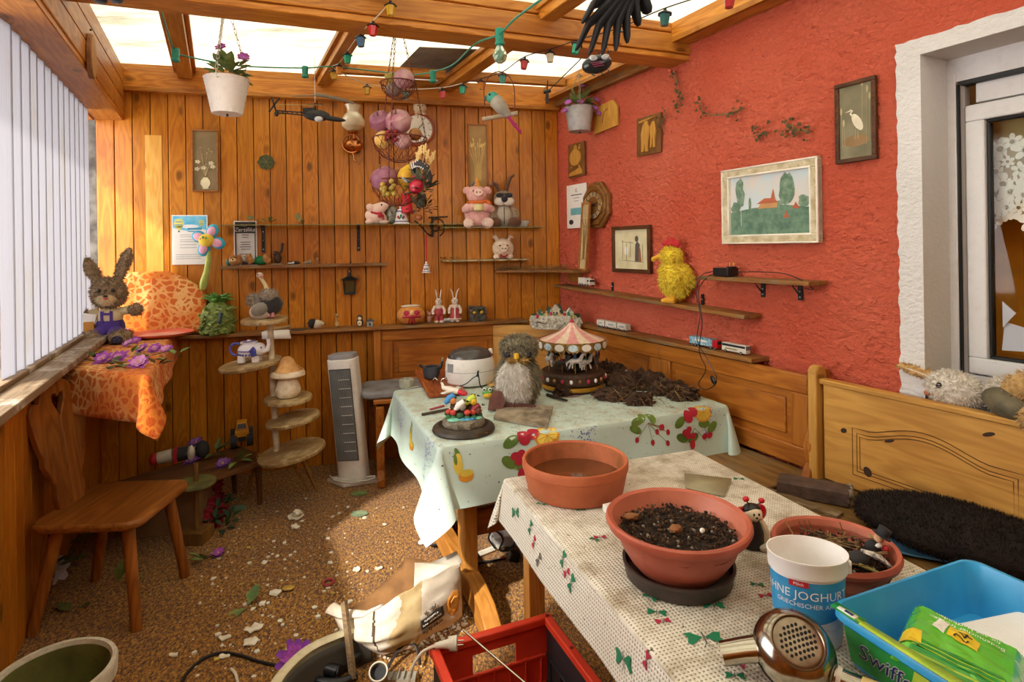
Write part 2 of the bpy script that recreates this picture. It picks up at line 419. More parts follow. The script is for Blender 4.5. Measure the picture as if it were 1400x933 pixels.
def stucco(u, v):
    s_, z_ = -.05 + u*(WS0+.05), .55 + v*2.25
    edge = max(0, min(1, (WS0-.10-s_)/.04))
    q_ = Vector((s_*30 + z_*6, z_*40, 1.7)); a_ = noise.noise(q_) + .55*noise.noise(q_*2.1)
    return (s_, edge*(.004-.0085*max(-.4, a_)), z_)
r.sheet(stucco, 330, 290)
wallquad(r, WS0, WS1, WZ1, 2.8); wallquad(r, WS0, WS1, 0, WZ0); wallquad(r, WS1, 6.6, 0, 2.8)
struct(r, 'wall_right', loc=RW0, rz=RZR)
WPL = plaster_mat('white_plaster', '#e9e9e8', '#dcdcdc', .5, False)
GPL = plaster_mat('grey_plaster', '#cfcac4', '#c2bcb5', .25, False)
t = MB(1, WPL)
bandl, y = WS0-.088, -.006
jag = random.Random(5)
def band(p0, p1, inner0, inner1, n):
    prev = None
    for i in range(n+1):
        f = i/n; a = Vector(p0).lerp(Vector(p1), f); b2 = Vector(inner0).lerp(Vector(inner1), f)
        a = a + (a-b2).normalized()*jag.uniform(-.005, .005)
        if prev: t.poly([(prev[0].x, y, prev[0].y), (prev[1].x, y, prev[1].y), (b2.x, y, b2.y), (a.x, y, a.y)])
        prev = (a, b2)
band((bandl, .80), (bandl, WZ1+.062), (WS0, .80), (WS0, WZ1), 60)
band((bandl, WZ1+.062), (WS1+.08, WZ1+.062), (WS0, WZ1), (WS1, WZ1), 60)
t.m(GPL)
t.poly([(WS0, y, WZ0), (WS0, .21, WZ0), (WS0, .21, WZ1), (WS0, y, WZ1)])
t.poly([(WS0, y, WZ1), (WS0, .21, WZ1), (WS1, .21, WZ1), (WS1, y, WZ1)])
struct(t, 'trim_3', loc=RW0, rz=RZR)
DARKSILL = M('#2b2a2d', .5, var=.3, dirt=.3)
s_ = MB(1, DARKSILL); s_.box(((WS0+WS1)/2, .07, WZ0-.02), (WS1-WS0+.0, .26, .04)); struct(s_, 'trim_4', loc=RW0, rz=RZR, bevel=.006)
PVC = M('#d9d9da', .35, var=.05, dirt=.12); GASK = M('#1d1f22', .5); SHUT = M('#a8a09a', .5, var=.1)
win = bpy.data.objects.new('window_1', None); COL.objects.link(win); win.location = RW0; win.rotation_euler = (0, 0, RZR); win['kind'] = 'structure'
wf = MB(1, PVC); X0, X1 = WS0, WS1
wf.box(((X0+X1)/2, .2, WZ1-.04), (X1-X0, .05, .10)); wf.box((X0+.012, .195, (WZ0+WZ1)/2), (.03, .05, WZ1-WZ0)); wf.box(((X0+X1)/2, .22, WZ0+.045), (X1-X0, .06, .09))
wf.m(SHUT); wf.box((X0+.036, .215, (WZ0+WZ1)/2-.05), (.02, .04, WZ1-WZ0-.1)); wf.m(GASK); wf.box((X0+.029, .20, (WZ0+WZ1)/2-.05), (.006, .05, WZ1-WZ0-.1)); wf.box(((X0+X1)/2+.02, .2, WZ1-.098), (X1-X0-.04, .05, .018))
wf.m(PVC); wf.box(((X0+X1)/2+.03, .225, WZ1-.14), (X1-X0-.1, .05, .075))
wf.build('window_frame', win, bevel=.004)
sash = MB(1, PVC); SX0, SX1, SZ0, SZ1 = X0+.05, X1-.05, WZ0+.095, WZ1-.185
sash.frame(SX1-SX0, SZ1-SZ0, .062, .185, .25, ((SX0+SX1)/2, 0, (SZ0+SZ1)/2))
sash.m(GASK); sash.frame(SX1-SX0-.122, SZ1-SZ0-.122, .012, .20, .23, ((SX0+SX1)/2, 0, (SZ0+SZ1)/2))
sash.build('window_sash', win, bevel=.005)
gx0, gx1, gz0, gz1 = SX0+.072, SX1-.072, SZ0+.072, SZ1-.072
def thinglass():
    m, nt, b = nodes('pane_glass'); L = nt.links; nt.nodes.remove(b)
    t = N(nt, 'ShaderNodeBsdfTransparent'); t.inputs[0].default_value = (.93, .95, .94, 1); g_ = N(nt, 'ShaderNodeBsdfGlossy'); g_.inputs['Roughness'].default_value = .04
    f = N(nt, 'ShaderNodeFresnel'); f.inputs[0].default_value = 1.25; mx = N(nt, 'ShaderNodeMixShader')
    L.new(f.outputs[0], mx.inputs[0]); L.new(t.outputs[0], mx.inputs[1]); L.new(g_.outputs[0], mx.inputs[2]); L.new(mx.outputs[0], nt.nodes['Material Output'].inputs[0]); return m
PANE = thinglass()
gl = MB(1, PANE)
def pg(pts): gl.prism(pts, .213, .217)
pg([(gx0, gz1), (gx1, gz1), (gx1, gz1-.20), (gx0+.26, gz1-.12), (gx0+.16, gz1-.24), (gx0+.02, gz1-.36), (gx0, gz1-.36)])
pg([(gx0, gz1-.37), (gx0+.02, gz1-.365), (gx0+.055, gz1-.55), (gx0+.075, gz1-.69), (gx0+.03, gz1-.73), (gx0, gz1-.76)])
pg([(gx0, gz0+.24), (gx0+.03, gz0+.15), (gx0+.02, gz0+.02), (gx0+.3, gz0+.005), (gx0+.3, gz0), (gx0, gz0)])
gl.m(M('#dfe6f2', .08, 0, trans=.3, var=.1)); gl.prism([(gx0+.03, gz0+.13), (gx0+.11, gz0+.11), (gx0+.15, gz0+.065), (gx0+.09, gz0+.03), (gx0+.02, gz0+.025)], .22, .223); gl.prism([(gx0+.03, gz1-.66), (gx0+.07, gz1-.70), (gx0+.03, gz1-.755)], .205, .209)
gl.build('window_pane', win)
CURT = M('#e0a52c', .8, var=.35, vs=5, sheen=.3); LACE = M('#efe9dc', .8, var=.05); NET = M('#a8905c', .9, alpha=.85)
cu = T('window_curtain', 'mustard yellow curtain hanging behind the broken window pane', 'curtain', rw(3.05, WZ0, -.36), RZR)
c1 = MB(1, CURT)
def cf(u, v):
    x = -1.1 + 2.0*u; return (x, .06*math.sin(u*37 + v*1.5) + .03*math.sin(u*78+v*4) + .03*v, 1.42*v - .12)
c1.sheet(cf, 90, 14); c1.build('drape', cu, solid=.003)
c2 = MB(1, NET)
def cn(u, v):
    return (-1.1 + 2.0*u, -.085 + .012*math.sin(u*40), .62 + .06*abs(math.sin(u*PI*11)) + (.70-.06*abs(math.sin(u*PI*11)))*v)
c2.sheet(cn, 100, 8)
c2.m(LACE); rl = random.Random(9)
for i in range(240):
    u = (i+.5)/240; v = (.05, .30, .14, .42, .22)[i % 5] + rl.uniform(-.03, .03); px, py, pz = cn(u, v); py -= .004; R = rl.uniform(.014, .030)
    for k in range(6):
        a = k*PI/3 + u*9; c2.disc((px+R*math.cos(a), pz+R*math.sin(a)), R*.62, R*.45, py - .0004*k, 10, a)
    c2.torus((px, py-.003, pz), R*.5, R*.1, 'y', 10, 4)
for i in range(100):
    px, py, pz = cn((i+.5)/100, 0); c2.disc((px, pz+.004), .012, .014, py-.003, 8)
c2.build('lace_net', cu, label='white lace flower net in front of the curtain')
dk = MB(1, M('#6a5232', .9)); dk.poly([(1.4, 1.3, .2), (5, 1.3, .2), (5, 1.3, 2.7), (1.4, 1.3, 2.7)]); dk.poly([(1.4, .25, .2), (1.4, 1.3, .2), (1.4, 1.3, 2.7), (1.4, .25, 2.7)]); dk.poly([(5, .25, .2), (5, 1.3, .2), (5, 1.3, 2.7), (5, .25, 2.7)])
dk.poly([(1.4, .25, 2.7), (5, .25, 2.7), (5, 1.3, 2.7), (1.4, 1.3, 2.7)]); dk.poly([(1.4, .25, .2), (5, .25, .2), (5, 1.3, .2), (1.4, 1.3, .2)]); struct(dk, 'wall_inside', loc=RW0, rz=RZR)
lw = MB(1, PINE); x = -.12
while x < 3.4:
    lw.box((-x-.05, .012, .5), (.0975, .024, 1.0)); x += .102
lw.m(M('#3b1d08', .8)); lw.box((-1.95, .035, .5), (3.9, .02, 1.0))
struct(lw, 'wall_left', loc=LW0, rz=RZL, bevel=.003)
SILLW = wood('sill_wood', '#9a8468', '#6f5a42', 'x', 1.0, .3, .6, vari=.1, worn='#c9bfae')
sl = MB(1, SILLW); sl.box((-1.95, -.05, 1.02), (3.9, .16, .03)); sl.box((-1.95, -.01, 1.045), (3.9, .05, .02)); sl.m(PINE_X); sl.box((-1.95, -.015, .985), (3.9, .03, .05))
struct(sl, 'trim_5', loc=LW0, rz=RZL, bevel=.004)
SLAT = sheetplastic('slat_plastic', '#92929b', .45, 25., '#8d8882', 2)
bl = T('vertical_blind', 'row of hanging white ribbed plastic slats filling the left side above the sill', 'blind', LW0 + Vector((0, 0, 1.055)), RZL)
x = .33; i = 0; rs = random.Random(11)
rail = MB(1, M('#6a6a6c', .5)); rail.box((-1.1, -.01, 1.315), (1.6, .03, .02)); rail.build('head_rail', bl)
while x < 1.86:
    w = .128; sm = MB(1, SLAT); tw = rs.uniform(-.10, -.03)
    n = 16
    def sf(u, v):
        a = (u-.5)*w
        return (-(x + w/2) + a*math.cos(tw), -.012 + a*math.sin(tw) + .0004*math.sin(u*n*PI) + .006*math.sin(u*PI), 1.31*v)
    sm.sheet(sf, 32, 1)
    sm.build('slat', bl)
    x += .118; i += 1
def stonewall():
    m, nt, b = nodes('stone_wall'); L = nt.links
    tc = N(nt, 'ShaderNodeTexCoord'); br = N(nt, 'ShaderNodeTexBrick', i_Scale=1.)
    br.inputs['Color1'].default_value = lin('#4b4540'); br.inputs['Color2'].default_value = lin('#2f2b29'); br.inputs['Mortar'].default_value = lin('#d8d4cf'); br.inputs['Mortar Size'].default_value = .022; br.inputs['Brick Width'].default_value = .34; br.inputs['Row Height'].default_value = .11; br.inputs['Mortar Smooth'].default_value = .6
    mp = N(nt, 'ShaderNodeMapping'); mp.inputs['Rotation'].default_value = (PI/2, 0, 0); L.new(tc.outputs['Object'], mp.inputs[0])
    L.new(mp.outputs[0], br.inputs['Vector']); L.new(br.outputs[0], b.inputs['Base Color']); b.inputs['Roughness'].default_value = .9; return m
sw = MB(1, M('#35302d', .9, hex2='#6f6a64', vs=9, bump=.8, bs=14)); sw.box((-.6, 0, 1.2), (2.8, .1, 2.6)); struct(sw, 'wall_outside', loc=(-3.3, 4.02, 0), rz=.25)
lr = MB(1, PINE); lr.box((-5.1, .02, 1.35), (3.2, .05, 2.7)); struct(lr, 'light_block_wall_left', loc=LW0, rz=RZL)  # unseen panel beyond the left edge, added to keep sun off the near table
lr = MB(1, PINE); lr.box((-3.5, .03, .5), (.9, .05, 1.0)); struct(lr, 'wall_left_parapet', loc=LW0, rz=RZL)
rp_ = MB(1, PINE_X); rp_.box((0, 0, 1.05), (6.5, .08, 2.1)); rp_.box((-2.0, 0, 1.4), (2.6, .08, 2.8)); struct(rp_, 'light_block_wall_rear', loc=(.6, -.75, 0), rz=prz0)  # unseen wall behind the camera, added to darken the floor and lower left
lb = MB(1, PINE_X)
lb.box((-1.9, -.075, 2.362), (3.8, .16, .03)); lb.box((-1.9, -.02, 2.40), (3.8, .06, .06))
for k in range(3): lb.box((-1.9, -.15, 2.425+.104*k), (3.8, .022, .1))
lb.box((-2.9, .02, 2.52), (5.8, .03, .36))
struct(lb, 'ceiling_beam_left', loc=LW0 + Vector((0, 0, 0)), rz=RZL, bevel=.004)
pd = Vector((.935, .355, 0)); prz = math.atan2(.355, .935)
pu = MB(1, PINE_X); pu.box((-1.5, .08, 2.60), (3.12, .15, .135)); pu.box((-1.5, -.005, 2.60), (3.1, .02, .10)); pu.box((-1.5, .075, 2.53), (3.14, .165, .028)); pu.box((-1.5, .06, 2.685), (3.1, .14, .05))
struct(pu, 'ceiling_beam', loc=(.96, 3.235, 0), rz=prz, bevel=.005)
for n_, sx in enumerate((2.585, 1.72, .875)):
    p = bw(sx, 0, 0); rf = MB(1, PINE_X)
    rf.box((3.0, 0, 2.665), (6, .085, .075)); rf.box((1.85, -.055, 2.69), (3.7, .022, .03)); rf.box((1.85, .055, 2.69), (3.7, .022, .03))
    struct(rf, 'ceiling_rafter', loc=p, rz=RZR, bevel=.004)
rf = MB(1, PINE_X); rf.box((2.0, -.06, 2.655), (4.6, .11, .11)); rf.box((2.0, -.11, 2.615), (4.6, .02, .03)); rf.m(SHELFW); rf.box((.6, -.02, 2.58), (1.5, .05, .05))
struct(rf, 'ceiling_rafter', loc=RW0, rz=RZR, bevel=.004)
ng = MB(1, PINE_X); p = bw(1.3, 0, .33); ng.box((0, 0, 2.665), (.78, .05, .06)); ng.box((.86, 0, 2.665), (.76, .05, .06)); struct(ng, 'ceiling_batten', loc=p, rz=RZB, bevel=.004)
POLY = sheetplastic('roof_sheet', '#a09d8c', .57, 26., '#5a523c', 0)
rf = MB(1, POLY)
def rp(s, off, z): p = bw(s, z, off); return p
q0 = bw(-.2, 2.735, -.1); q1 = bw(3.4, 2.735, -.1)
rf.poly([tuple(q0), tuple(q1), tuple(q1 + RWD*6.4), tuple(q0 + RWD*6.6)])
struct(rf, 'ceiling')
BOARD = M('#7a6a52', .8, var=.5, vs=4, dirt=.5)
bd = MB(1, BOARD); p = bw(.88, 2.732, 0)
bd.add([tuple(p + Vector((-.42, .02, 0))), tuple(p + Vector((.15, .14, 0))), tuple(p + RWD*.8 + Vector((.03, .1, 0))), tuple(p + RWD*.75 + Vector((-.4, -.02, 0))),
        ] , [(0, 1, 2, 3)])
struct(bd, 'ceiling_patch', solid=.006)
ev = MB(1, M('#8a8378', .8)); ev.box((-3, .32, 2.62), (7, .62, .05)); struct(ev, 'roof_eave', loc=LW0, rz=RZL)
cd = bpy.data.cameras.new('camera'); cam = bpy.data.objects.new('camera', cd); COL.objects.link(cam)
cd.sensor_width = 36; cd.sensor_fit = 'HORIZONTAL'; cd.lens = F*36/1400; cd.shift_y = -(466.5-V0)/1400; cd.clip_start = .02
cam.matrix_world = Matrix(((CR, SR, 0, 0), (0, 0, -1, 0), (-SR, CR, 0, H), (0, 0, 0, 1)))
SC.camera = cam
w = bpy.data.worlds.new('sky'); SC.world = w; w.use_nodes = True
nt = w.node_tree; bg = nt.nodes['Background']
bg.inputs[0].default_value = (1.0, .97, .92, 1); bg.inputs[1].default_value = 4.6
sd = bpy.data.lights.new('sun', 'SUN'); sd.energy = 4.0; sd.angle = .04; sd.color = (1, .93, .80)
so = bpy.data.objects.new('sun', sd); COL.objects.link(so)
el = math.radians(40); hd = Vector((.55, .835, 0)).normalized()
d = Vector((hd.x*math.cos(el), hd.y*math.cos(el), -math.sin(el)))
so.rotation_euler = d.to_track_quat('-Z', 'Y').to_euler(); so.location = (-3, -2, 5)
vs = SC.view_settings; vs.view_transform = 'Standard'; vs.look = 'None'; vs.gamma = 1; vs.use_curve_mapping = False; vs.exposure = 0.66
SC.cycles.use_denoising = True; SC.cycles.max_bounces = 10; SC.cycles.diffuse_bounces = 5; SC.cycles.transmission_bounces = 8; SC.cycles.transparent_max_bounces = 10
SC.cycles.sample_clamp_indirect = 6; SC.cycles.caustics_reflective = False; SC.cycles.caustics_refractive = False
def panel(mb, matx, matz, x0, x1, z0, z1, y=0.0, arch=False):
    """framed back panel: rails, stiles and a raised field, facing -y"""
    t = .085
    mb.m(matx); mb.box(((x0+x1)/2, y, z1-t/2), (x1-x0, .03, t)); mb.box(((x0+x1)/2, y, z0+t/2), (x1-x0, .03, t)); mb.box(((x0+x1)/2, y+.012, (z0+z1)/2), (x1-x0-2*t+.01, .012, z1-z0-2*t+.01))
    mb.m(matz); mb.box((x0+t/2, y, (z0+z1)/2), (t, .03, z1-z0-2*t)); mb.box((x1-t/2, y, (z0+z1)/2), (t, .03, z1-z0-2*t))
    mb.m(matx); mb.box(((x0+x1)/2, y+.004, (z0+z1)/2), (x1-x0-2*t-.07, .016, z1-z0-2*t-.07))
SEATZ = .505
b1 = T('corner_bench', 'brown pine corner bench unit under the back wall ledge, left of the table', 'bench', bw(1.45, 0, .05), RZB)
q = MB(1); panel(q, BENCH, BENCHZ, .09, .98, .50, .935, -.02); q.build('backrest', b1, bevel=.006)
for xx in (.07, .985):
    q = MB(1, BENCHZ); q.box((xx, -.03, .47), (.05, .06, .94)); q.cyl((xx-.025, -.03, .94), (xx+.025, -.03, .94), .03, None, 14); q.build('post', b1, bevel=.006)
q = MB(1, BENCH); q.box((.53, -.24, .53), (1.0, .40, .03)); q.build('seat', b1, bevel=.006)
q = MB(1, BENCHZ)
prof = [(-.45, 0), (-.36, 0), (-.36, .05), (-.385, .12), (-.37, .22), (-.40, .30), (-.37, .38), (-.36, .5), (-.05, .5), (-.05, 0), (-.12, 0), (-.2, .12), (-.3, .12), (-.35, 0), (-.45, 0)]
prof = [(-.47, 0), (-.40, 0), (-.40, .04), (-.36, .10), (-.2, .12), (-.12, 0), (-.03, 0), (-.03, .5), (-.44, .5), (-.45, .42), (-.41, .34), (-.40, .26), (-.43, .17), (-.41, .09), (-.47, .05)]
q.prism([(a, b) for a, b in prof], -.026, .026, c=(.07, 0, 0), rot=(0, 0, PI/2)); q.build('side_panel', b1, bevel=.006)
cu = MB(1, M('#8e8d90', .9, hex2='#75736f', vs=14, bump=.4, bs=200)); cu.prism(rrect(.42, .36, .06, 4), .0, .045, 'xy'); o = cu.build('seat_pad', loc=b1.matrix_basis @ Vector((.17, -.25, .546)), rz=RZB, bevel=.015); tag(o, 'grey seat pad on the left end of the corner bench', 'cushion')
pA, pB = bw(.54, 0, .06), rw(.36, 0, .07)
dv = (pB-pA); rzc = math.atan2(dv.y, dv.x); wc = dv.length
b2 = T('corner_bench', 'angled pine bench unit across the corner below the ceramic village', 'bench', (pA.x, pA.y, 0), rzc)
q = MB(1); panel(q, BENCHL, BENCHLZ, .0, wc, .50, .93, -.02); q.build('backrest', b2, bevel=.005)
q = MB(1, BENCH); q.box((wc/2, -.16, .51), (wc, .3, .03)); q.build('seat', b2, bevel=.006)
q = MB(1, BENCH); q.box((wc/2, -.29, .25), (wc-.05, .03, .48)); q.build('front_board', b2, bevel=.006)
s0, s1 = .40, 2.20
b3 = T('corner_bench', 'long brown pine bench with two framed panels against the red wall', 'bench', rw(s0, 0, .03), RZR)
q = MB(1); panel(q, BENCH, BENCHZ, .02, .83, .52, .925, -.045); q.build('backrest', b3, bevel=.006)
q = MB(1); panel(q, BENCH, BENCHZ, .83, s1-s0-.02, .52, .925, -.045); q.build('backrest', b3, bevel=.006)
q = MB(1, BENCHZ); q.box((.0, -.05, .5), (.045, .06, .93)); q.build('post', b3, bevel=.006)
q = MB(1, BENCHZ)
q.prism([(.035, .42), (-.12, .42), (-.12, .50), (-.085, .56), (-.10, .64), (-.06, .72), (-.055, .85), (-.065, .93), (-.03, .955), (.035, .95)], -.02, .02, c=(s1-s0, 0, 0), rot=(0, 0, PI/2)); q.build('end_panel', b3, bevel=.006)
q = MB(1, wood('seat_wood', '#9a7440', '#6e4c24', 'x', .8, .3, .6, vari=.1, worn='#7c6a50')); q.box(((s1-s0)/2, -.24, SEATZ-.015), (s1-s0, .40, .03)); q.build('seat', b3, bevel=.006)
q = MB(1, BENCH); q.box(((s1-s0)/2, -.42, .24), (s1-s0, .025, .46)); q.build('front_board', b3, bevel=.006)
b4 = T('bench', 'lighter honey pine bench with an arched groove in its back, under the window', 'bench', rw(2.225, 0, .03), RZR)
LB = 1.75
q = MB(1, BENCHL); q.box((LB/2, -.05, .71), (LB-.06, .028, .40)); q.m(BENCHL); q.box((LB/2, -.05, .915), (LB, .045, .022)); q.build('backrest', b4, bevel=.005)
q = MB(1, M('#6e4719', .6))
def archline(o):
    P = [(.155+o, .57+o), (.155+o, .757-o)]
    for i in range(15):
        f = i/14; x = .22+.40*f
        P.append((x, .757 - o + .05*math.sin(PI*f)**1.4))
    P += [(.715-o, .757-o), (.715-o, .57+o), (.155+o, .57+o)]
    return P
for o in (0, .018, .03):
    q.tube([(x, -.0635, z) for x, z in archline(o)], .0022, 5)
q.build('groove', b4)
q = MB(1, BENCHLZ); q.box((.0, -.06, .70), (.04, .07, .50)); q.cyl((-.02, -.06, .945), (.02, -.06, .945), .035, None, 12); q.build('end_post', b4, bevel=.006)
q = MB(1, wood('seat_wood_b', '#8f6f3e', '#65481f', 'x', .8, .3, .6, vari=.1)); q.box((LB/2, -.26, SEATZ-.015), (LB, .44, .03)); q.build('seat', b4, bevel=.006)
q = MB(1, BENCHL); q.box((LB/2, -.46, .24), (LB, .025, .46)); q.build('front_board', b4, bevel=.006)
KN = M('#3a2210', .6)
for (x, z, a, b_) in ((.12, .735, .014, .01), (.30, .745, .02, .006), (.215, .60, .016, .02), (.62, .86, .02, .007)): q = MB(1, KN); q.disc((x, z), a, b_, -.0655, 10, .4); q.build('knot', b4)
lg = MB(1, SHELFW); lg.box((-1.62, -.075, .95), (2.62, .15, .022)); lg.m(PINE_X); lg.box((-1.62, -.0, .925), (2.62, .02, .03))
o = struct(lg, 'trim_7', loc=RW0, rz=RZB, bevel=.003)
L1a = on_right(788, 441); L1b = on_right(1052, 490)
le = MB(1, SHELFW); ln = (L1b-L1a).length; le.box((ln/2-.03, -.06, 0), (ln+.06, .12, .02))
o = le.build('wall_ledge', loc=(L1a.x, L1a.y, .945), rz=RZR, bevel=.003); tag(o, 'long narrow board on the red wall just above the pine bench backs', 'shelf')
def bracket(mb, x, z, drop=.075, y0=0.0, out=.07):
    mb.box((x, y0-.003, z-drop/2), (.022, .006, drop)); mb.box((x, y0-out/2, z-.002), (.022, out, .004))
    mb.tube([(x, y0-.004, z-drop*.8), (x, y0-out*.8, z-.006)], .003, 6)
SCREW = M('#d8d8d6', .3, .9)
a, b = on_right(776, 391, .0), on_right(1042, 433, .0)
ln = (Vector((a.x, a.y, 0))-Vector((b.x, b.y, 0))).length; zc = on_right(905, 409).z
s = T('wall_shelf', 'long thin brown shelf on the red wall carrying the yellow chicken', 'shelf', (a.x, a.y, 1.202), RZR, rot=(0, .032, RZR)); CHA = a.copy()
CHZ = 1.217
q = MB(1, SHELFW); q.box((ln/2, -.06, .0), (ln, .12, .02)); q.build('board', s, bevel=.003)
for uu in (838, 961):
    pp = on_right(uu, 400); xx = (Vector((pp.x, pp.y, 0))-Vector((a.x, a.y, 0))).length
    q = MB(1, BLACKM); q.box((xx, -.004, .03), (.018, .006, .075)); q.box((xx, -.05, -.012), (.018, .1, .004)); q.m(SCREW); q.ell((xx, -.008, .04), .004); q.build('bracket', s)
a, b = on_right(977, 380, .0), on_right(1131, 385, .0)
ln = (Vector((a.x, a.y, 0))-Vector((b.x, b.y, 0))).length
s = T('wall_shelf', 'short brown shelf below the landscape painting with two black angle brackets', 'shelf', (a.x, a.y, 1.322), RZR)
PSZ = 1.334
q = MB(1, SHELFW); q.box((ln/2, -.06, .0), (ln, .12, .02)); q.build('board', s, bevel=.003)
for uu in (1044, 1095):
    pp = on_right(uu, 400); xx = (Vector((pp.x, pp.y, 0))-Vector((a.x, a.y, 0))).length
    q = MB(1, BLACKM); bracket(q, xx, -.01); q.m(SCREW); q.ell((xx, -.007, -.045), .004); q.ell((xx, -.007, -.07), .004); q.build('bracket', s)
GEDGE = M('#a8a874', .12, 0, trans=.45, var=.1)
a, b = on_back(303, 308), on_back(641, 308)
ln = (Vector((a.x, a.y, 0))-Vector((b.x, b.y, 0))).length; GZ = 1.665
s = T('glass_shelf', 'long glass shelf on two black brackets above the small wooden shelf', 'shelf', (a.x, a.y, GZ), RZB)
q = MB(1, GEDGE); q.box((ln/2, -.075, 0), (ln, .13, .006)); q.build('glass_board', s)
for uu in (360, 490):
    pp = on_back(uu, 320); xx = (Vector((pp.x, pp.y, 0))-Vector((a.x, a.y, 0))).length
    q = MB(1, BLACKM); bracket(q, xx, -.003, .18, 0, .12); q.m(SCREW)
    for zz in (-.04, -.1, -.16): q.ell((xx, -.007, zz), .004)
    q.build('bracket', s)
a, b = on_back(305, 367), on_back(528, 360)
ln = (Vector((a.x, a.y, 0))-Vector((b.x, b.y, 0))).length; SZ = 1.39
s = MB(1, SHELFW); s.box((ln/2, -.05, 0), (ln, .10, .014)); s.box((ln/2, -.102, .0), (ln, .008, .022)); o = s.build('wall_shelf', loc=(a.x, a.y, SZ), rz=RZB, bevel=.002); tag(o, 'thin brown wooden shelf under the long glass shelf', 'shelf')
def gshelf(u0, v0, u1, v1, z, label, mat, th=.006, dep=.15):
    a, b = on_back(u0, v0), on_back(u1, v1)
    ln = (Vector((a.x, a.y, 0))-Vector((b.x, b.y, 0))).length
    q = MB(1, mat); q.prism([(0, 0), (.03, -dep), (ln-.03, -dep), (ln, 0)], -th/2, th/2, 'xy')
    o = q.build('glass_shelf' if th < .01 else 'wall_shelf', loc=(a.x, a.y, z), rz=RZB, bevel=.001); return tag(o, label, 'shelf')
PZ = at_d(660, 311, 4.2).z
gshelf(598, 312, 738, 308, PZ, 'glass shelf carrying the party pig and the sunglasses bunny', GEDGE, .008, .16)
P2Z = at_d(655, 356, 4.25).z
gshelf(602, 356, 722, 352, P2Z, 'small shelf with pale front edge under the party pig, carrying a pig head', M('#b7a983', .4, hex2='#7d6a48', vs=20), .012, .14)
cz = at_d(760, 370, 4.35).z
q = MB(1, SHELFW); c0 = bw(.52, cz, 0); c1 = bw(0, cz, 0); c2 = rw(.42, cz, 0); c3 = rw(.40, cz, .13); c4 = bw(.14, cz, .22); c5 = bw(.52, cz, .05)
pl = [(p.x-c1.x, p.y-c1.y) for p in (c0, c1, c2, c3, c4, c5)]
q.prism(pl, -.01, .01, 'xy'); q.m(PINE_X); q.box((.09, -.2, -.05), (.16, .02, .07), rot=(0, 0, RZR))
o = q.build('corner_shelf', loc=c1, bevel=.003); tag(o, 'brown corner shelf littered with dry straw, bridging wood and red wall', 'shelf'); CSZ = cz+.01
TX = Vector((.93, .3650, 0)).normalized(); TY = Vector((-.3650, .93, 0)).normalized(); T0 = Vector((-.292, 2.305, 0)); trz = math.atan2(TX.y, TX.x)
T1Z = .722
def tp(x, y, z=T1Z): p = T0 + TX*x + TY*y; return Vector((p.x, p.y, z))
tb = T('dining_table', 'pine trestle table hidden under the mint fruit tablecloth', 'table', (T0.x, T0.y, 0), trz)
TL, TD = 1.40, .96
q = MB(1, TRESTLE); q.box((TL/2, TD/2, .70), (TL-.02, TD-.02, .03)); q.build('tabletop', tb, bevel=.004)
for xx in (.155, 1.22):
    q = MB(1, TRESTLE)
    q.box((xx, .17, .40), (.062, .10, .57)); q.build('post', tb, bevel=.008)
    q = MB(1, TRESTLE); q.box((xx, .62, .40), (.062, .10, .57)); q.build('post', tb, bevel=.008)
    q = MB(1, wood('trestle_foot', '#cf9448', '#b0752e', 'y', .8, .4, .4, vari=.12) if xx < 1 else TRESTLE)
    q.prism([(-.16, 0), (-.03, 0), (.0, .025), (.75, .025), (.80, 0), (.93, 0), (.93, .05), (.84, .11), (.70, .125), (.05, .125), (-.08, .10), (-.16, .05)], -.035, .035, c=(xx, 0, 0), rot=(0, 0, PI/2)); q.build('foot', tb, bevel=.006)
q = MB(1, wood('stretcher', '#9a5e26', '#74400f', 'x', .8, .3, .45)); q.box((.69, .17, .31), (1.0, .032, .11)); q.build('stretcher', tb, bevel=.004)
def cloth_fn(L_, D_, over, z, rad=.02, flare=.08, fold=.012, nf=7, seed=0):
    def f(a, b):
        qx, qy = min(max(a, 0), L_), min(max(b, 0), D_)
        dx, dy = a-qx, b-qy; d = math.hypot(dx, dy)
        wr = .0025*noise.noise(Vector((a*6, b*6, seed)))
        if d < 1e-6: return Vector((a, b, z + wr))
        nx, ny = dx/d, dy/d
        per = (qx*1.0 + qy*1.0)
        cor = abs(nx*ny)*2
        th = min(d/rad, PI/2)
        out = rad*math.sin(th); dn = rad*(1-math.cos(th)); rest = max(0, d - rad*PI/2)
        w_ = (fold*math.sin(per*nf*2 + seed) + .010*noise.noise(Vector((a*3, b*3, seed+4))))*min(1, rest/.12)
        out += rest*flare*(1-.5*cor) + w_ + cor*rest*.26
        ph = math.atan2(abs(ny), abs(nx)); tg = cor*(ph-PI/4)*rest*.9
        tx, ty = -abs(ny)*math.copysign(1, nx)*tg, abs(nx)*math.copysign(1, ny)*tg
        return Vector((qx + nx*out + tx, qy + ny*out + ty, z - dn - rest*math.sqrt(max(0, 1-flare*flare))))
    return f
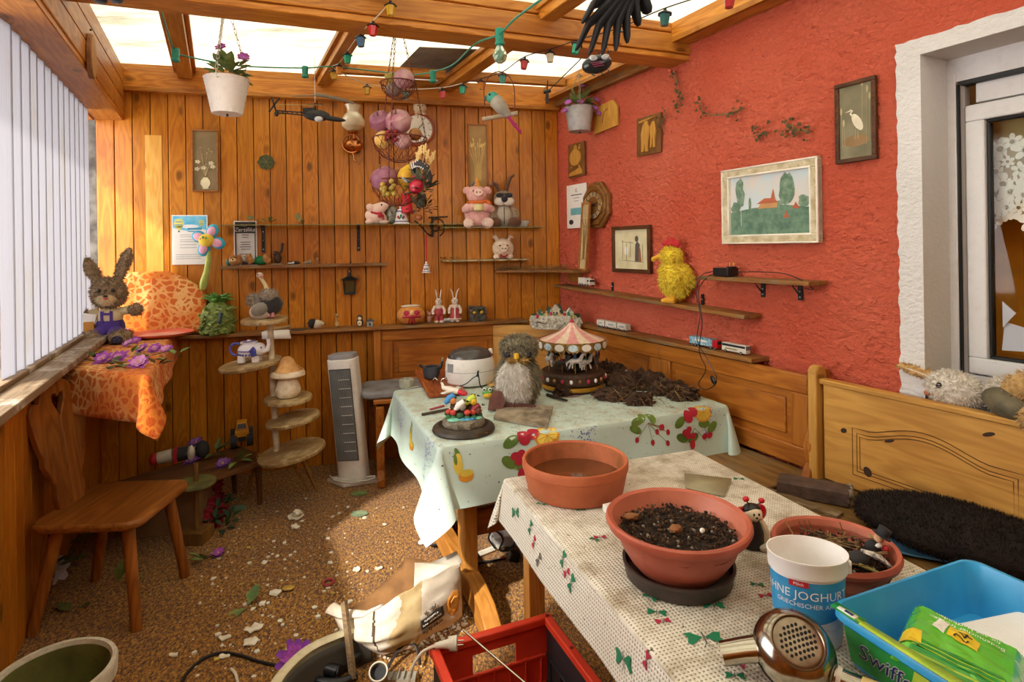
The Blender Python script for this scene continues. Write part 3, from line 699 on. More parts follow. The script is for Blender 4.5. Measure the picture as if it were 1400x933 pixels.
def clothmat(name, base, var, ladder=False):
    m, nt, b = nodes(name); L = nt.links
    tc = N(nt, 'ShaderNodeTexCoord'); v = tc.outputs['Object']
    n3 = N(nt, 'ShaderNodeTexNoise', i_Scale=2.6, i_Detail=7., i_Roughness=.65); L.new(v, n3.inputs['Vector'])
    f = ramp(nt, n3.outputs[0], [(.45, K4), (.75, (.8,)*3+(1,))]); c = mixc(nt, f, lin(base), lin(var))
    n5 = N(nt, 'ShaderNodeTexNoise', i_Scale=70., i_Detail=4.); L.new(v, n5.inputs['Vector'])
    f5 = ramp(nt, n5.outputs[0], [(.69, K4), (.73, W4)]); c = mixc(nt, f5, c, lin('#3d3325'))
    geo = N(nt, 'ShaderNodeNewGeometry'); sx = N(nt, 'ShaderNodeSeparateXYZ'); L.new(v, sx.inputs[0])
    topm = N(nt, 'ShaderNodeMath', operation='GREATER_THAN'); L.new(sx.outputs[2], topm.inputs[0]); topm.inputs[1].default_value = (T1Z if not ladder else .7)-.006
    n6 = N(nt, 'ShaderNodeTexNoise', i_Scale=11., i_Detail=8., i_Roughness=.72); L.new(v, n6.inputs['Vector'])
    f6 = ramp(nt, n6.outputs[0], [(.44, K4), (.66, (.75,)*3+(1,))]); mu = N(nt, 'ShaderNodeMath', operation='MULTIPLY'); L.new(f6, mu.inputs[0]); L.new(topm.outputs[0], mu.inputs[1])
    c = mixc(nt, mu.outputs[0], c, lin('#a39473' if not ladder else '#85714c'))
    if ladder:
        hh = None
        for ax in (0, 1):
            w_ = N(nt, 'ShaderNodeTexWave', bands_direction='XY'[ax], i_Scale=34., i_Distortion=.6); L.new(v, w_.inputs['Vector'])
            hh = w_.outputs[0] if hh is None else hh
            if ax:
                mm = N(nt, 'ShaderNodeMath', operation='MULTIPLY'); L.new(hh, mm.inputs[0]); L.new(w_.outputs[0], mm.inputs[1])
        wz = N(nt, 'ShaderNodeTexWave', bands_direction='Z', i_Scale=34., i_Distortion=.6); L.new(v, wz.inputs['Vector'])
        m2 = N(nt, 'ShaderNodeMath', operation='MAXIMUM'); L.new(mm.outputs[0], m2.inputs[0])
        mz = N(nt, 'ShaderNodeMath', operation='MULTIPLY'); L.new(wz.outputs[0], mz.inputs[0]); L.new(w_.outputs[0], mz.inputs[1])
        low = N(nt, 'ShaderNodeMath', operation='SUBTRACT'); low.inputs[0].default_value = 1.; L.new(topm.outputs[0], low.inputs[1])
        mz2 = N(nt, 'ShaderNodeMath', operation='MULTIPLY'); L.new(mz.outputs[0], mz2.inputs[0]); L.new(low.outputs[0], mz2.inputs[1])
        tm = N(nt, 'ShaderNodeMath', operation='MULTIPLY'); L.new(mm.outputs[0], tm.inputs[0]); L.new(topm.outputs[0], tm.inputs[1])
        L.new(tm.outputs[0], m2.inputs[0]); L.new(mz2.outputs[0], m2.inputs[1])
        hf = ramp(nt, m2.outputs[0], [(.5, K4), (.8, (.85,)*3+(1,))]); c = mixc(nt, hf, c, lin('#6b5f45'))
        bp = N(nt, 'ShaderNodeBump', i_Strength=.5, i_Distance=.004); bp.invert = True; L.new(m2.outputs[0], bp.inputs['Height']); L.new(bp.outputs[0], b.inputs['Normal'])
    L.new(c, b.inputs['Base Color']); b.inputs['Roughness'].default_value = .55
    return m
MINT = clothmat('mint_cloth', '#c1d6cd', '#aec0b0')
cf1 = cloth_fn(TL, TD, .21, T1Z, .018, .10, .008, 6, 1.0)
OV = .25
cl = MB(1, MINT); cl.sheet(lambda u, v: cf1(-OV + u*(TL+2*OV), -OV*1.02 + v*(TD+2*OV)), 150, 110)
def onc(fn, a, b, lift=.0025):
    e = .004; p = fn(a, b); du = fn(a+e, b)-fn(a-e, b); dv = fn(a, b+e)-fn(a, b-e); n = du.cross(dv)
    n = n.normalized() if n.length > 1e-9 else Vector((0, 0, 1))
    return p + n*lift
class Decal:
    def __init__(s, mb, fn, a, b, ang=0., sc=1.): s.mb, s.fn, s.a, s.b, s.c, s.s, s.k, s.l = mb, fn, a, b, math.cos(ang), math.sin(ang), sc, .002
    def P(s, x, y): x, y = x*s.k, y*s.k; return onc(s.fn, s.a + x*s.c - y*s.s, s.b + x*s.s + y*s.c, s.l)
    def blob(s, mat, x, y, rx, ry, ang=0., n=12, pow_=1.):
        s.l += .00012; s.mb.m(mat); ca, sa = math.cos(ang), math.sin(ang); P = []
        for i in range(n):
            t = 2*PI*i/n; px, py = rx*math.cos(t), ry*math.sin(t)*(abs(math.sin(t))**(pow_-1) if pow_ != 1 else 1)
            P.append(s.P(x + px*ca - py*sa, y + px*sa + py*ca))
        c = s.P(x, y); s.mb.add([c]+P, [(0, i+1, (i+1) % n+1) for i in range(n)])
    def line(s, mat, pts, w):
        s.l += .0001; s.mb.m(mat)
        for i in range(len(pts)-1):
            (x0, y0), (x1, y1) = pts[i], pts[i+1]; d = math.hypot(x1-x0, y1-y0) or 1; nx, ny = -(y1-y0)/d*w, (x1-x0)/d*w
            s.mb.poly([s.P(x0+nx, y0+ny), s.P(x0-nx, y0-ny), s.P(x1-nx, y1-ny), s.P(x1+nx, y1+ny)])
FR, FY, FO, FG, FP, FB, FD = M('#b3243a', .5), M('#e8cf5a', .5, hex2='#c9b040'), M('#e09a2e', .5), M('#6f8a3c', .5, hex2='#476326'), M('#8a86c4', .6, hex2='#5b57a8'), M('#e9b9a2', .5), M('#7b6a3a', .5)
def lavender(a, b, sc=1, ang=0):
    D = Decal(cl, cf1, a, b, ang, sc); r = random.Random(int(a*1000+b*77))
    for i in range(110):
        t = r.random(); x = r.gauss(0, .03)*(1-.2*t) + .02*(t-.5); y = (t-.5)*.14
        D.l = .002; D.blob(FP, x, y, r.uniform(.0015, .0035), r.uniform(.0015, .003), r.random()*3, 6)
def strawberries(a, b, sc=1, ang=0):
    D = Decal(cl, cf1, a, b, ang, sc)
    for x, y, t in ((-.07, .05, .4), (-.08, -.02, -.6), (.06, .0, -.3), (.1, -.03, .5), (-.02, -.04, .2)): D.blob(FG, x, y, .034, .02, t)
    D.line(FD, [(0, 0), (.03, -.05), (.05, -.08)], .0014); D.line(FD, [(0, 0), (-.06, -.05)], .0014)
    D.blob(FO, .07, .055, .05, .048); D.blob(FY, .07, .055, .041, .039)
    for k in range(9): D.l += .0001; D.line(FO, [(.07, .055), (.07+.036*math.cos(k*.7), .055+.034*math.sin(k*.7))], .0012)
    D.blob(FR, -.02, .06, .024, .03, .3); D.blob(FR, .02, .075, .022, .028, -.3)
    for x, y in ((-.045, -.02), (-.02, -.03), (-.06, 0), (-.035, .005), (.045, -.055), (.075, -.06)): D.blob(FR, x, y, .017, .014, .3)
    D.blob(FR, -.035, -.065, .016, .022, -.3)
def rosehips(a, b, sc=1, ang=0):
    D = Decal(cl, cf1, a, b, ang, sc); r = random.Random(5)
    for x, y, t in ((-.05, .05, .2), (-.02, .07, 1.2), (.02, .06, 2.), (-.06, .02, -.5)): D.blob(FG, x, y, .03, .016, t)
    for i in range(7):
        x, y = r.uniform(-.06, .1), r.uniform(-.06, .02); D.line(FD, [(0, .04), (x, y)], .001); D.blob(FR, x, y, .009, .012)
def pear(a, b, sc=1, ang=0):
    D = Decal(cl, cf1, a, b, ang, sc); D.blob(FG, 0, .06, .012, .03, .4); D.blob(FY, 0, 0, .026, .05, .15); D.blob(FY, .005, .03, .018, .03, .15); D.blob(FG, -.012, .03, .01, .03, .1)
    D.blob(FO, .04, -.06, .042, .03); D.blob(FY, .045, -.045, .036, .018)
strawberries(.37, -.09, 1.15, .0); strawberries(1.20, -.09, 1.0, .2); lavender(.62, -.10, 1.2); lavender(1.28, -.05, 1.1); lavender(-.10, .12, 1.2, PI/2); rosehips(.95, -.08, 1.1)
pear(-.10, .45, .7, PI/2+PI); pear(.06, -.09, .75, 0.); pear(1.43, .1, 1., 0); lavender(-.11, .72, 1.4, 0); strawberries(1.48, .3, 1., PI/2)
BIN = M('#7a3d48', .8, hex2='#a89a80', vs=20)
D = Decal(cl, cf1, .9, .55, .2, 1); D.blob(M('#a58a86', .8, hex2='#7c5a60', vs=18), 0.05, 0, .22, .07, .4, 20)
o = cl.build('tablecloth', loc=(T0.x, T0.y, 0), rz=trz); tag(o, 'mint green tablecloth printed with fruit and lavender, hanging over the far table', 'tablecloth')
VX = Vector((.944, .33, 0)).normalized(); VY = Vector((.33, -.944, 0)).normalized(); V0_ = Vector((-.03, 2.01, 0)); vrz = math.atan2(VX.y, VX.x)
T2Z = .703
def vp(x, y, z=T2Z): p = V0_ + VX*x + VY*y; return Vector((p.x, p.y, z))
t2 = T('dining_table', 'pine table under the beige woven butterfly cloth in front', 'table', (V0_.x, V0_.y, 0), vrz)
L2, D2 = .76, 1.32      # local x: width, local -y: towards the camera
q = MB(1, TRESTLE); q.box((L2/2, -D2/2, .685), (L2-.02, D2-.02, .028)); q.build('tabletop', t2, bevel=.003)
for xx, yy in ((.06, -.09), (L2-.06, -.09), (.06, -D2+.06), (L2-.06, -D2+.06)):
    q = MB(1, TRESTLE); q.box((xx, yy, .336), (.055, .055, .672)); q.build('leg', t2, bevel=.003)
q = MB(1, TRESTLE); q.box((L2/2, -.09, .63), (L2-.17, .022, .08)); q.build('apron', t2, bevel=.003)
q = MB(1, TRESTLE); q.box((.06, -D2/2, .63), (.022, D2-.2, .08)); q.build('apron', t2, bevel=.003)
LACEC = clothmat('woven_cloth', '#e4dfd2', '#cfc7b2', True)
OV2 = .145
cf2_ = cloth_fn(L2, D2, OV2, T2Z, .012, .16, .006, 5, 3.0)
def cf2(a, b): p = cf2_(a, b); return Vector((p.x, -p.y, p.z))
c2m = MB(1, LACEC); c2m.sheet(lambda u, v: cf2(-OV2 + (1-u)*(L2+2*OV2), -OV2*.95 + v*(D2+2*OV2)), 110, 150)
def onc2(a, b, l): e = .004; p = cf2(a, b); n = (cf2(a, b+e)-cf2(a, b-e)).cross(cf2(a+e, b)-cf2(a-e, b)); return p + n.normalized()*l
GRN, REDB, GRL = M('#1f7d55', .6), M('#b52b48', .6), M('#6d6a62', .7)
class Decal2(Decal):
    def P(s, x, y):
        x, y = x*s.k, y*s.k; return onc2(s.a + x*s.c - y*s.s, s.b + x*s.s + y*s.c, s.l)
def butterfly(a, b, mat, sc=1., ang=0.):
    D = Decal2(c2m, cf2, a, b, ang, sc)
    for sg in (-1, 1):
        D.l += .0002; c2m.m(mat)
        c2m.poly([D.P(sg*.002, .0), D.P(sg*.024, .018), D.P(sg*.03, .014), D.P(sg*.026, .002), D.P(sg*.030, -.010), D.P(sg*.020, -.012), D.P(sg*.012, -.006)])
    D.line(GRL, [(0, -.012), (0, .016)], .0014); D.line(GRL, [(0, .014), (.008, .026)], .0007); D.line(GRL, [(0, .014), (-.008, .026)], .0007)
rb = random.Random(21)
def px2(u, v):     # table coordinates under a pixel of the top
    p = at_z(u, v, T2Z) - V0_; return (p.dot(VX), p.dot(VY))
for (u, v, mt, sc, an) in ((898, 838, GRN, .7, .6), (906, 850, REDB, .55, .2), (962, 872, GRN, 1.25, .3), (820, 735, REDB, .6, .3), (813, 738, GRN, .45, 1.), (794, 698, GRN, .5, .2), (1042, 742, REDB, .5, .4), (1030, 740, GRN, .5, 1.3), (1046, 815, REDB, .55, .2), (1035, 800, GRN, .5, .5), (975, 828, GRN, .8, .4), (1010, 655, GRN, .6, .5), (1005, 925, GRN, .6, .5), (1070, 720, GRN, .6, .1), (890, 818, GRN, .6, 1.2), (740, 690, GRN, .5, .8), (1008, 910, REDB, .5, .8)):
    a, b = px2(u, v); butterfly(a, b, mt, sc, an)
for (b, aa, mt, sc, an) in ((.14, -.06, GRN, 1., 1.2), (.27, -.05, GRN, .7, .3), (.31, -.075, REDB, .6, .3), (.36, -.1, GRL, .7, .6), (.50, -.03, GRN, .7, .3), (.53, -.05, REDB, .6, .9), (.56, -.06, GRN, .8, .4), (.82, -.08, GRN, 1.1, 1.3), (.9, -.03, REDB, .6, .3), (1.0, -.05, GRN, .9, .2), (1.05, -.08, REDB, .8, .5)):
    butterfly(aa, b, mt, sc, an)
o = c2m.build('tablecloth', loc=(V0_.x, V0_.y, 0), rz=vrz); tag(o, 'beige woven tablecloth with small green and red butterflies on the near table', 'tablecloth')
ch = T('farmhouse_chair', 'brown wooden farmhouse chair with a heart cut-out back at the left wall', 'chair', (-1.71, 2.50, 0), math.atan2(.99, -.05))
q = MB(1, CHAIRW)
st = [(-.215, -.22), (.215, -.22), (.235, -.19), (.20, .17), (.185, .20), (-.185, .20), (-.20, .17), (-.235, -.19)]
q.prism(rrect(.45, .43, .07, 5), .405, .438, 'xy'); q.build('seat', ch, bevel=.012, seg=3)
for sx in (-1, 1):
    for yy, fy in ((-.14, -.19), (.13, .21)):
        q = MB(1, CHAIRZ); q.tube([(sx*.15, yy, .40), (sx*.19, fy, 0)], [.024, .021], 12); q.build('leg', ch)
q = MB(1, CHAIRZ)
half = [(.07, 0), (.085, .05), (.075, .10), (.105, .16), (.125, .20), (.12, .23), (.14, .28), (.155, .36), (.165, .42), (.15, .45), (.125, .458), (.105, .45), (.098, .475), (.07, .515), (.03, .535), (0, .54)]
heart = [(0, .455), (.012, .472), (.028, .474), (.037, .46), (.034, .442), (.0, .375)]
right = half + [heart[0]] + heart[1:] + [(0, 0)]
right = [(0, 0)] + half + heart
left = [(-x, z) for x, z in right]
for P in (right, left): q.prism(P, -.013, .013, c=(0, .185, .435), rot=(-.13, 0, 0))
q.build('backrest', ch, bevel=.004)
def giraffe():
    m, nt, b = nodes('giraffe_towel'); L = nt.links
    tc = N(nt, 'ShaderNodeTexCoord'); v = tc.outputs['Object']
    vo = N(nt, 'ShaderNodeTexVoronoi', i_Scale=26., feature='DISTANCE_TO_EDGE');
    nz = N(nt, 'ShaderNodeTexNoise', i_Scale=14., i_Detail=3.); L.new(v, nz.inputs['Vector']); vm = mixc(nt, .06, v, nz.outputs['Color']); L.new(vm, vo.inputs['Vector'])
    f = ramp(nt, vo.outputs['Distance'], [(.10, W4), (.17, K4)])
    n2 = N(nt, 'ShaderNodeTexNoise', i_Scale=3.5, i_Detail=3.); L.new(v, n2.inputs['Vector']); f2 = ramp(nt, n2.outputs[0], [(.42, K4), (.6, W4)])
    c = mixc(nt, f2, lin('#c8580e'), lin('#c9691a')); e = mixc(nt, f2, lin('#d97c26'), lin('#e8bc78'))
    c = mixc(nt, f, c, e); L.new(c, b.inputs['Base Color']); b.inputs['Roughness'].default_value = .95; b.inputs['Sheen Weight'].default_value = .03
    n3 = N(nt, 'ShaderNodeTexNoise', i_Scale=260., i_Detail=2.); L.new(v, n3.inputs['Vector'])
    bp = N(nt, 'ShaderNodeBump', i_Strength=.8, i_Distance=.006); L.new(n3.outputs[0], bp.inputs['Height']); L.new(bp.outputs[0], b.inputs['Normal'])
    return m
GIR = giraffe()
LZ = .985
A = at_z(196, 513, LZ); B = bw(2.44, LZ, .06)
lx = RWD; ly = LWN
dwall = (A - LW0).dot(LWN); Ls = (A - LW0).dot(RWD)
tl = T('wall_table', 'narrow wall table in the left corner hidden by the giraffe-print towel', 'table', LW0, RZR)
q = MB(1, OLDW); q.prism([(.05, .01), (Ls*.62, .01), (Ls-.04, dwall-.03), (.05, dwall-.03)], LZ-.04, LZ-.012, 'xy'); q.build('tabletop', tl, bevel=.003)
for xx in (.2, Ls*.55):
    q = MB(1, PINE); q.prism([(.02, LZ-.045), (dwall-.1, LZ-.045), (.02, LZ-.38)], -.012, .012, c=(xx, 0, 0), rot=(0, 0, PI/2)); q.build('bracket', tl, bevel=.003)
gfn = cloth_fn(Ls+.0, dwall, .13, LZ, .03, .10, .006, 5, 2.)
tw = MB(1, GIR)
def gsh(u, v):
    p = gfn(.06 + u*(Ls+.15), .02 + v*(dwall+.16)); return Vector((p.x - 1.05*max(0, dwall-p.y)*max(0, p.x/Ls)**2, p.y, p.z))
tw.sheet(gsh, 90, 60)
o = tw.build('towel', loc=LW0, rz=RZR, solid=.004); tag(o, 'orange giraffe-print towel spread over the wall table in the left corner', 'towel')
P = [(165, 455), (167, 378), (180, 372), (228, 371), (252, 380), (276, 395), (283, 410), (279, 430), (276, 455)]
W_ = [on_back(u, v, .1) for u, v in P]; o0 = on_back(225, 455, .1)
loc = [((p-o0).dot(BWD), p.z-o0.z) for p in W_]
q = MB(1, GIR); q.prism(loc, -.02, .045); o = q.build('backrest_cover', loc=(o0.x, o0.y, o0.z), rz=RZB, bevel=.02, seg=3, rot=(-.06, 0, RZB)); tag(o, 'giraffe-print towel over a curved backrest leaning on the back wall', 'towel')
def RT(name, label, cat, u, v, off=0.0, group=None): p = on_right(u, v, off); return T(name, label, cat, p, RZR, group), p.y/F
def BT(name, label, cat, u, v, off=0.0, group=None): p = on_back(u, v, off); return T(name, label, cat, p, RZB, group), p.y/F
def rsize(u0, v0, u1, v1):    # width, height on the red wall
    a, b = on_right(u0, v0), on_right(u1, v1); return math.hypot(a.x-b.x, a.y-b.y), abs(a.z-b.z)
def bsize(u0, v0, u1, v1):
    a, b = on_back(u0, v0), on_back(u1, v1); return math.hypot(a.x-b.x, a.y-b.y), abs(a.z-b.z)
DKWOOD = wood('dark_frame', '#6b4222', '#3f2410', 'x', 1.5, .1, .4, islands=True, vari=.1)
LTWOOD = wood('light_frame', '#b5793a', '#8c5522', 'x', 1.5, .1, .4, vari=.1)
OAK = wood('oak_clock', '#9a6a34', '#70471d', 'x', 1.4, .1, .35, vari=.12)
CREAMF = M('#d9cfb0', .5, hex2='#b3a27c', vs=25, dirt=.3)
w, h = rsize(988, 236, 1118, 216)[0], .0
a, b = on_right(988, 236), on_right(988, 335); h = a.z-b.z
s, k = RT('framed_painting', 'cream framed landscape painting of a meadow and farmhouse on the red wall', 'picture', 1053, 279)
q = MB(1, CREAMF); q.frame(w, h, .042, -.03, 0); q.m(M('#efe9da', .5)); q.frame(w, h, .008, -.036, -.0); q.frame(w-.07, h-.07, .01, -.031, -.0); q.build('frame', s, bevel=.003)
q = MB(1, M('#c6d6dc', .7, hex2='#d9cfc6', vs=11)); W2, H2 = w-.08, h-.08
q.box((0, -.008, 0), (W2, .012, H2)); y = -.0146
q.m(M('#6f8f78', .7, hex2='#4f7060', vs=30, var=.3)); q.prism([(-W2/2, -H2/2), (W2/2, -H2/2), (W2/2, -.03), (W2*.2, -.01), (-W2*.2, -.015), (-W2/2, -.03)], y-.0004, y)
TRE = M('#5f7d66', .7, hex2='#86a08a', vs=40); rr = random.Random(2)
for (x, z, rx, rz) in ((-W2*.36, .06, .028, .085), (W2*.22, .06, .042, .08), (-W2*.23, .0, .009, .04), (-W2*.42, -.005, .03, .03), (W2*.42, .0, .035, .03), (W2*.12, -.005, .03, .018)):
    q.m(TRE); q.poly([(x + rx*rr.uniform(.7, 1.1)*math.cos(i*PI/9), y-.0008, z + rz*rr.uniform(.8, 1.1)*math.sin(i*PI/9)) for i in range(18)])
q.m(M('#d3a06a', .7)); q.poly([(x, y-.001, z) for x, z in ((-.06, -.02), (.05, -.02), (.055, .005), (-.04, .008))]); q.m(M('#c06a48', .7)); q.poly([(x, y-.0013, z) for x, z in ((-.065, .003), (.06, .003), (.03, .025), (-.02, .028))]); q.poly([(x, y-.0016, z) for x, z in ((.015, .02), (.04, .02), (.03, .07))]); q.poly([(x, y-.0016, z) for x, z in ((.13, -.03), (.17, -.03), (.15, 0))]); q.poly([(x, y-.0016, z) for x, z in ((.085, -.07), (.115, -.07), (.10, -.035))])
q.m(M('#e6ddc8', .7)); q.poly([(x, y-.0014, z) for x, z in ((-W2*.35, -.1), (-W2*.345, -.1), (-W2*.345, .0), (-W2*.35, .0))])
q.build('canvas', s)
a, b = on_right(1145, 120), on_right(1145, 228); h = a.z-b.z; w = rsize(1145, 120, 1201, 105)[0]
s, k = RT('framed_picture', 'dark framed picture of a white heron on the red wall beside the window', 'picture', 1172, 166)
q = MB(1, DKWOOD); q.frame(w, h, .018, -.02, 0); q.build('frame', s, bevel=.003)
q = MB(1, M('#6f6a50', .6, hex2='#8b8468', vs=9)); q.box((0, -.006, 0), (w-.03, .01, h-.03)); y = -.0115
q.m(M('#9a7a52', .7)); q.disc((0, -h*.24), w*.33, h*.07, y-.0003); q.m(M('#efe6cc', .6))
q.disc((.008, -.005), w*.10, h*.12, y-.0006, 14, .5); q.tube([(-.01, y-.001, h*.06), (-.02, y-.001, h*.1), (-.012, y-.001, h*.13), (-.02, y-.001, h*.145)], .004, 5); q.poly([(-.02, y-.001, h*.15), (-.02, y-.001, h*.13), (-.045, y-.001, h*.125)])
q.m(M('#c6b88a', .7));
for dx in (0, .012): q.tube([(dx, y-.0006, -h*.10), (dx-.002, y-.0006, -h*.22)], .0013, 4)
for x0, z0, z1 in ((-.06, -.1, .05), (-.05, -.1, .0), (.05, -.1, .12), (.06, -.09, .09), (.03, 0, .15)): q.tube([(x0*.9, y-.0005, z0), (x0, y-.0005, z1)], .001, 4); q.disc((x0, z1), .005, .016, y-.0008, 8)
q.build('image', s)
a, b = on_right(839, 311), on_right(839, 372); h = a.z-b.z; w = rsize(839, 311, 891, 309)[0]
s, k = RT('framed_print', 'small dark framed old print of a standing figure left of the yellow chicken', 'picture', 865, 341)
q = MB(1, DKWOOD); q.frame(w, h, .024, -.025, 0); q.build('frame', s, bevel=.003)
q = MB(1, M('#e0d8b4', .7, hex2='#c9bf95', vs=8)); q.box((0, -.006, 0), (w-.04, .01, h-.04)); y = -.0116; q.m(M('#5d5a55', .7))
q.poly([(x, y, z) for x, z in ((.035, -.08), (.075, -.08), (.085, .03), (.06, .05), (.04, .03))]); q.disc((.055, .065), .018, .02, y-.0002, 10); q.m(M('#a0623c', .7)); q.poly([(x, y-.0003, z) for x, z in ((.07, -.08), (.10, -.08), (.09, .0), (.075, .02))]); q.m(M('#8b866e', .7))
for x, z0, z1 in ((-.09, -.06, .06), (-.05, -.07, .04), (-.01, -.05, .05), (.11, -.07, .03)): q.tube([(x, y, z0), (x+.004, y, z1)], .002, 4)
q.tube([(-.1, y, .05), (.02, y, .04)], .0015, 4); q.tube([(-.1, y, -.07), (.12, y, -.08)], .0015, 4); q.m(PAPER); q.disc((-.05, -.01), .018, .03, y-.0003, 10)
q.build('image', s)
s, k = RT('wall_clock', 'octagonal oak wall clock with brass dial behind the leaning narrow picture', 'clock', 819, 281)
w = rsize(797, 280, 842, 280)[0]; R = .163
def octa(r): return [(r*math.cos(PI/8+i*PI/4), r*math.sin(PI/8+i*PI/4)*1.04) for i in range(8)]
q = MB(1, OAK); q.prism(octa(R), -.035, 0); q.prism(octa(R*.86), -.048, -.03); q.build('case', s, bevel=.008)
q = MB(1, BRASS); q.torus((0, -.05, 0), R*.60, R*.035, 'y', 32, 8); q.build('bezel', s)
q = MB(1, M('#c9b48c', .35, .5)); q.cyl((0, -.045, 0), (0, -.05, 0), R*.58, None, 32); q.m(M('#a8743a', .35, .6)); q.cyl((0, -.049, 0), (0, -.0515, 0), R*.38, None, 28); q.m(BLACKM)
for i in range(12): a = i*PI/6; q.box((R*.48*math.sin(a), -.051, R*.48*math.cos(a)), (.005, .002, .022), rot=(0, a, 0))
q.build('dial', s)
for a, l in ((1.35, .40), (1.75, .28), (-1.5, .12)):
    q = MB(1, BLACKM); q.box((R*l/2*math.sin(a), -.0535, R*l/2*math.cos(a)), (.006, .0015, R*l), rot=(0, a, 0)); q.build('clock_hand', s)
a, b = on_right(776, 253), on_right(777, 311); h = a.z-b.z; w = rsize(776, 253, 803, 251)[0]
s, k = RT('wall_calendar', 'white paper calendar sheet beside the octagonal clock', 'calendar', 789, 282, .006)
q = MB(1, PAPER); q.box((0, -.003, 0), (w, .004, h)); y = -.0055; q.m(INK)
q.torus((0, y, h*.36), .012, .0015, 'y', 12, 4, 2.5, 6.3); q.tube([(0, y, h*.36), (0, y, h*.42)], .0015, 4)
for i, ww in enumerate((.55, .3, .2)): q.box((0, y, h*(.26-.07*i)), (w*ww, .0006, .006 if i == 0 else .003))
q.m(M('#79bfc9', .7)); q.box((0, y, -h*.12), (w*.6, .0006, h*.16)); q.m(INK); q.disc((-w*.28, -h*.36), w*.12, h*.06, y, 9)
q.build('sheet', s)
p0, p1 = at_z(790, 362, CSZ), None
pf = on_right(797, 366, .10); a = on_right(804, 278, .03); hh = .40
s = T('framed_picture', 'narrow framed picture of dried grass leaning on the corner shelf', 'picture', (pf.x, pf.y, CSZ), RZR, rot=(-.05, .05, RZR))
q = MB(1, LTWOOD); q.frame(.098, .47, .012, -.012, .006, (0, 0, .235)); q.build('frame', s, bevel=.002)
q = MB(1, M('#c9b284', .8)); q.box((0, 0, .235), (.08, .006, .45)); q.m(M('#8f6f3a', .8))
for i in range(7): x = -.015+.005*i; q.tube([(x*.6, -.004, .08), (x, -.004, .22), (x*2, -.004, .34-.02*(i % 3))], .0014, 4); q.ell((x*2, -.004, .345-.02*(i % 3)), (.004, .002, .012))
q.tube([(-.03, -.004, .075), (.025, -.004, .085)], .002, 4); q.build('grass_panel', s)
PLQ = wood('plaque_dark', '#8f6232', '#6d451c', 'z', 1.4, .1, .5, vari=.08); PLL = wood('plaque_light', '#d8a850', '#c08c36', 'z', 1.4, .1, .45, vari=.08)
def plaque(u, v, w, h, label, rot, shapes):
    p = on_right(u, v, .002); s = T('carved_plaque', label, 'plaque', p, RZR, rot=(0, rot, RZR))
    q = MB(1, PLQ); q.box((0, -.008, 0), (w, .014, h)); q.build('board', s, bevel=.002)
    q = MB(1, PLL)
    for sh in shapes: q.prism([(x*w, z*h) for x, z in sh], -.024, -.012)
    q.build('relief', s, bevel=.003)
wq = rsize(779, 219, 801, 219)[0]
plaque(790, 219, wq, .245, 'carved wooden plaque with a round turtle-like relief nearest the corner', -.0, [arc(-.02, .07, .34, 0, 2*PI, 18, .25)[:-1], [(-.08, .30), (.08, .30), (.05, .42), (.0, .45), (-.06, .42)], [(.16, .30), (.26, .44), (.28, .30)], [(-.28, -.16), (-.36, -.26), (-.2, -.19)], [(.22, -.16), (.3, -.28), (.14, -.2)], [(-.38, -.36), (.0, -.30), (.2, -.24), (.34, -.3), (.40, -.44), (-.4, -.46)]])
wq = rsize(873, 185, 906, 185)[0]
plaque(889, 185, wq, .235, 'carved wooden plaque with two figures walking arm in arm', .02, [[(-.28, .05), (-.2, .25), (-.12, .36), (-.02, .38), (.02, .26), (.1, .18), (.06, -.02), (.02, -.2), (.0, -.42), (-.1, -.42), (-.12, -.22), (-.17, -.42), (-.26, -.42), (-.26, -.15)], [(.12, .22), (.2, .32), (.26, .32), (.3, .22), (.34, .05), (.3, -.1), (.3, -.35), (.22, -.35), (.2, -.12), (.16, -.35), (.1, -.34), (.12, -.08), (.1, .05)], [(-.36, .34), (.3, .42), (.3, .44), (-.36, .40)]])
p = on_right(829, 161, .002); s = T('carved_plaque', 'pale wooden plaque half hidden behind the right hanging basket', 'plaque', p, RZR, rot=(0, -.05, RZR))
wq = rsize(813, 160, 846, 160)[0]; q = MB(1, PLL); q.prism([(-wq/2, -.085), (wq/2, -.085), (wq/2+.005, .04), (wq*.36, .095), (-wq*.3, .095), (-wq/2, .04)], -.014, 0); q.build('board', s, bevel=.002)
q = MB(1, PLQ); q.tube([(-.03, -.015, -.03), (.0, -.015, .04), (.04, -.015, .05)], .003, 5); q.build('relief', s)
